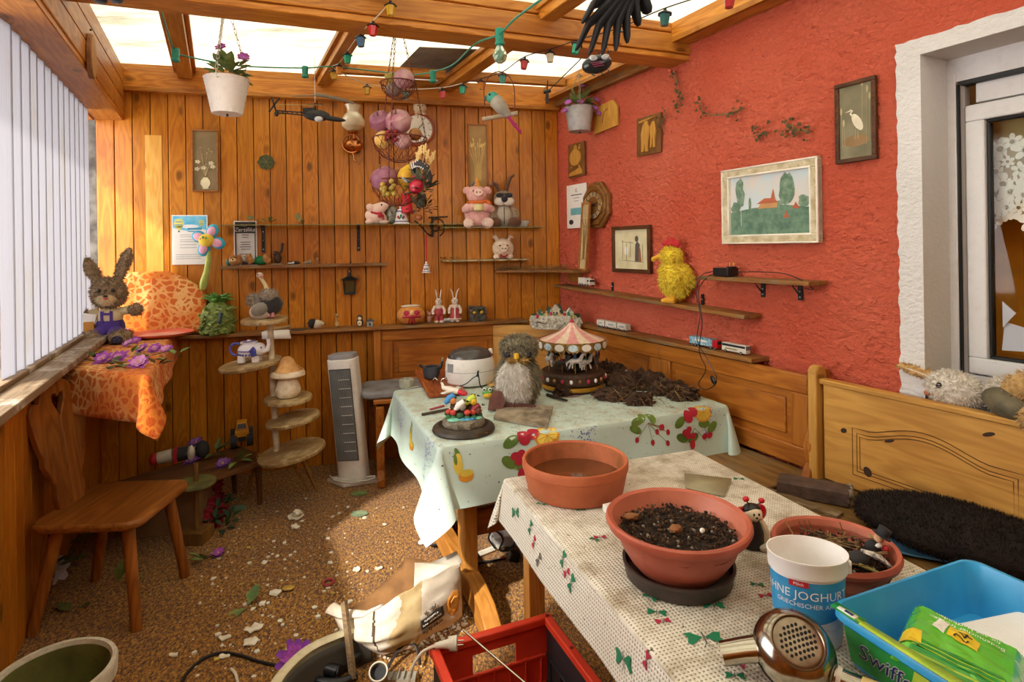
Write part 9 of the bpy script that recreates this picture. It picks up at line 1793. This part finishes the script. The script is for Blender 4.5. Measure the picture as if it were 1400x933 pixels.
q = MB(1, PLW); q.tube(spline([(-.03, 0, -.005), (-.07, -.01, -.02), (-.10, -.03, -.07), (-.09, -.06, -.14), (-.06, -.05, -.19), (-.09, 0, -.25), (-.12, .03, -.22), (-.10, .05, -.18), (-.06, .02, -.22), (-.05, -.06, -.26), (-.04, -.12, -.285)], 8), .0042, 8); q.build('cord', s)
q = MB(1, PLW); q.tube(spline([(-.13, -.05, -.215), (-.08, .02, -.19), (-.05, .05, -.2), (-.07, .08, -.215), (-.12, .06, -.2), (-.1, 0, -.215)], 8), .004, 8); q.build('cord', s)
fitem('brown_cord', 'dark brown flat cord looped between sack and crate', 'cord', 553, 905, .01, lambda q: q.tube(spline([(-.06, -.06, .0), (-.03, .0, .03), (.0, .02, .05), (.04, .02, .04), (.06, -.03, .01)], 6), .007, 6, sq=.5), M('#2a1c14', .6))
fitem('metal_bracket', 'flat grey metal plate with ribs on the floor beside the can', 'plate', 545, 928, .015, lambda q: [q.box((0, 0, 0), (.12, .04, .02))] + [q.box((-.04+.02*i, 0, .014), (.004, .04, .01)) for i in range(5)], M('#a8a498', .4, .4))
q = MB(1, BLACKP); cp = [FP(u, v, .006)[0] for u, v in ((248, 935), (258, 918), (280, 900), (305, 893), (330, 897), (355, 905), (395, 914))]; q.tube(spline(cp, 6), .006, 7); o = q.build('floor_cable'); tag(o, 'black cable curving over the carpet in front of the chair', 'cable')
q = MB(1, M('#d8d0c0', .5)); cp = [FP(u, v, .006)[0] for u, v in ((316, 915), (322, 922), (326, 940))]; q.tube(spline(cp, 6), .005, 7); o = q.build('white_cable_end'); tag(o, 'short white cord end on the carpet below the black cable', 'cord')
p, k = FP(700, 752); s = T('power_strip', 'white power distributor box on the carpet under the near table edge', 'power strip', p + Vector((0, .06, 0)), .25); q = MB(1, M('#b8b6b4', .4)); q.box((0, 0, .035), (.22, .08, .06)); q.build('housing', s, bevel=.006); q = MB(1, WHITEP); q.box((-.02, -.005, .068), (.16, .085, .012), rot=(.1, 0, 0)); q.build('lid', s, bevel=.003)
q = MB(1, BLACKP); q.tube(spline([(-.10, -.06, .02), (-.13, -.05, .07), (-.10, -.04, .10), (-.06, -.06, .06), (-.08, -.07, .015), (-.02, -.07, .02), (.04, -.06, .12), (.06, -.05, .16)], 6), .005, 7); q.build('cord', s)
p, k = FP(700, 768); s = T('black_plug', 'black angled plug with red switch on the carpet under the tables', 'plug', p); q = MB(1, BLACKP); q.box((.01, 0, .025), (.05, .04, .045), rot=(0, .3, .3)); q.build('plug_body', s, bevel=.006); q = MB(1, REDC); q.box((-.045, 0, .014), (.016, .014, .012)); q.build('red_switch', s); q = MB(1, BLACKP); q.tube(spline([(-.03, 0, .014), (-.12, -.02, .01), (-.22, -.03, .008), (-.34, .02, .008)], 6), .006, 7); q.build('cord', s)
p, k = FP(655, 762); q = MB(1, M('#d8d2c2', .5)); q.tube([Vector((0, 0, .012)), FP(690, 748)[0]-p + Vector((0, 0, .012))], .014, 6); o = q.build('white_rail', loc=p); tag(o, 'white ribbed strip lying on the carpet behind the trestle leg', 'strip')
p, k = FP(590, 745); q = MB(1, BLACKP); q.tube(spline([(.06, .08, .02), (0, .04, .05), (-.02, 0, .03), (.0, -.04, .02), (.05, -.03, .02), (.03, .02, .05), (-.005, 0, .07), (.06, -.02, .08)], 6), .006, 7); q.m(WHITEP); q.ell((-.05, .0, .012), (.018, .014, .012)); o = q.build('coiled_cable', loc=p); tag(o, 'coiled black cable left of the trestle foot', 'cable')
def leafy(u, v, r_, label, mat, seed, round_=False):
    p, k = FP(u, v, .004); q = MB(1, mat)
    if round_:
        q.prism([(r_*(1+.08*math.cos(i*3))*math.cos(i*PI/9), r_*.8*(1+.06*math.sin(i*2))*math.sin(i*PI/9)) for i in range(18)], .0, .003, 'xy'); q.m(M('#9aa878', .7))
        for j in range(5): a = j*1.25; q.tube([(0, 0, .004), (r_*.8*math.cos(a), r_*.62*math.sin(a), .004)], .001, 4)
    else: leafcl(q, (0, 0, .004), r_*.4, 2, seed, r_*1.6, r_*.5, mat, 1.)
    o = q.build('fallen_leaf', loc=p); return tag(o, label, 'leaf')
leafy(491, 675, .05, 'round green silk leaf on the carpet in front of the tower fan', LEAFB, 1, True); leafy(491, 703, .048, 'round grey green silk leaf on the carpet, below the one by the tower fan', M('#7f8f70', .7), 2, True)
leafy(325, 695, .05, 'greenish glassy round leaf at the foot of the low table', M('#6a8a70', .4), 5, True); leafy(338, 832, .055, 'pair of green leaves on the carpet right of the chair leg', LEAFB, 3); leafy(160, 800, .06, 'green leaf on the dark carpet under the chair seat', LEAFB, 8); leafy(100, 838, .05, 'dark green leaf beside the chair rear leg', LEAFG, 9)
p, k = FP(283, 765, .01); s = T('silk_flower', 'crushed purple flower with green leaf on the carpet right of the chair', 'artificial flower', p); q = MB(1); bloom(q, (.03, .05, 0), .035, (M('#6a2f7a', .8), PURP), 7, 2, (0, -.3, 1), 4); q.build('petals', s); q = MB(1); leafcl(q, (0, -.02, .004), .02, 4, 5, .06, .02, LEAFB); q.build('leaf', s)
p, k = FP(403, 905, .02); q = MB(1); bloom(q, (0, 0, .01), .062, (M('#8a3ab0', .7, hex2='#6a2a90'), PURP), 9, 2, (.2, -.7, .7), 6); o = q.build('silk_flower', loc=p); tag(o, 'purple silk flower left of the cream appliance shell', 'artificial flower')
p, k = FP(394, 806, .004); q = MB(1, M('#c9a24a', .35, .3)); q.ell((0, 0, .006), (.026, .02, .007)); o = q.build('gold_button', loc=p); tag(o, 'oval golden button on the carpet', 'button')
p, k = FP(449, 798, .004); q = MB(1, M('#a83a44', .5)); q.torus((0, 0, .005), .022, .005, 'z', 20, 6, sx=1, sz=1.2); o = q.build('rubber_ring', loc=p); tag(o, 'small dark red ring on the carpet left of the feed sack', 'ring')
LFD = [(75, 790, 'pale withered flower under the chair by the left wall', '#cfc8d8'), (62, 770, 'dull yellow silk leaf under the chair by the left wall', '#8a8a3a')]
for u, v, lab, c in LFD: p, k = FP(u, v, .02); q = MB(1); bloom(q, (0, 0, .03), .06, (M(c, .8), M(c, .8)), 6, 2, (.4, -.6, .6), u); o = q.build('silk_flower', loc=p); tag(o, lab, 'artificial flower')
for u, v, sd, lab in ((55, 800, 4, 'heap of dark green leaves in the dark corner behind the chair'), (150, 735, 6, 'yellowish leaves hanging under the chair seat edge')):
    p, k = FP(u, v, .02); q = MB(1); leafcl(q, (0, 0, .04), .08, 14, sd, .10, .03, LEAFG if sd == 4 else M('#8a8a4a', .8), 1.); o = q.build('leaf_heap', loc=p); tag(o, lab, 'leaves')
PLS = M('#e6e0d0', .9, hex2='#c9bfa8', vs=30, bump=.4, bs=120)
big = [(404, 708, .050, 'big curled white plaster shard in the middle of the carpet'), (404, 722, .032, 'flat white plaster shard right under the big curled one'), (376, 812, .030, 'long white shard above the gold button'), (347, 862, .035, 'curved white shard on the carpet left of the black cable'), (308, 873, .026, 'white shard nearest the right front chair leg'), (343, 880, .032, 'flat beige shard beside the black cable'), (362, 770, .02, 'white shard in the middle left of the carpet'), (488, 780, .022, 'beige shard beside a white lump left of the feed sack'), (518, 778, .022, 'white shard just above the feed sack opening'), (430, 831, .014, 'white lump left of the rolled sack edge'), (383, 850, .014, 'white crumb shard above the purple silk flower'), (358, 827, .018, 'shard on the pair of green leaves'), (237, 897, .018, 'white shard beside the white pot'), (308, 898, .02, 'white shard under the black cable arch'), (526, 718, .014, 'white shard on the sunlit carpet left of the trestle'), (374, 652+89, .012, 'small white shard right of the crushed purple flower'), (410, 886, .012, 'small white shard right of the beige shard by the black cable'), (292, 792, .014, 'white chip right of the chair seat corner')]
for i, (u, v, r_, lab) in enumerate(big):
    p, k = FP(u, v, .002); q = MB(1, PLS); rr = random.Random(i+3); n = 11; cz_ = r_*.35
    ring_ = [(r_*rr.uniform(.65, 1.15)*math.cos(j*2*PI/n), r_*rr.uniform(.55, .95)*math.sin(j*2*PI/n), r_*rr.uniform(.05, .45)) for j in range(n)]
    vs_ = [(0, 0, cz_*.5)] + ring_ + [(x*.94, y*.94, max(.0, z-.006)) for x, y, z in ring_] + [(0, 0, .001)]
    q.add(vs_, [(0, 1+j, 1+(j+1) % n) for j in range(n)] + [(1+(j+1) % n, 1+j, 1+n+j, 1+n+(j+1) % n) for j in range(n)] + [(2*n+1, 1+n+(j+1) % n, 1+n+j) for j in range(n)])
    if r_ > .04: q.ell((0, .01, r_*.5), (r_*.6, r_*.5, r_*.4), None, 10, 7, .5)
    o = q.build('plaster_shard', loc=p, rz=rr.uniform(0, 6), smooth=25); tag(o, lab, 'plaster shard')
q = MB(1, PLS); r = random.Random(55)
def crumb(p, l):
    n = 5; a0 = r.uniform(0, 6); h_ = l*r.uniform(.3, .8)
    top_ = [p + Vector((l*r.uniform(.6, 1)*math.cos(a0+j*2*PI/n), l*r.uniform(.6, 1)*math.sin(a0+j*2*PI/n), h_*r.uniform(.6, 1))) for j in range(n)]; b_ = [Vector((t.x*1.0, t.y*1.0, .0)) for t in top_]
    q.add(top_+b_, [tuple(range(n))] + [((j+1) % n, j, n+j, n+(j+1) % n) for j in range(n)])
for i in range(420):
    u = r.gauss(400, 85); v = r.gauss(800, 85)
    if 240 < u < 640 and 660 < v < 932: crumb(FP(u, v)[0], .0035 + .012*r.random()**4)
for i in range(260):
    u = r.uniform(475, 640); v = 898 - abs(u-525)*.42 + r.gauss(0, 6) - (0 if u > 525 else 8)
    crumb(FP(u, v)[0], .003 + .007*r.random()**2)
o = q.build('plaster_crumbs'); tag(o, 'small white plaster crumbs strewn over the carpet', 'plaster crumbs', kind='stuff')
q = MB(1, M('#d8c060', .8));
for (u, v) in ((296, 903), (330, 800), (455, 812), (340, 750)): p, _ = FP(u, v, .004); q = MB(1, M('#c9b25a', .8)); q.box((0, 0, .003), (.016, .012, .006), rot=(.2, .1, u)); o = q.build('plaster_shard', loc=p); tag(o, {296: 'tiny yellowish chip left of the black cable', 330: 'tiny yellowish chip above the pair of green leaves', 455: 'tiny yellowish chip below the dark red ring', 340: 'tiny yellowish chip between big shard and crushed flower'}[u], 'chip')
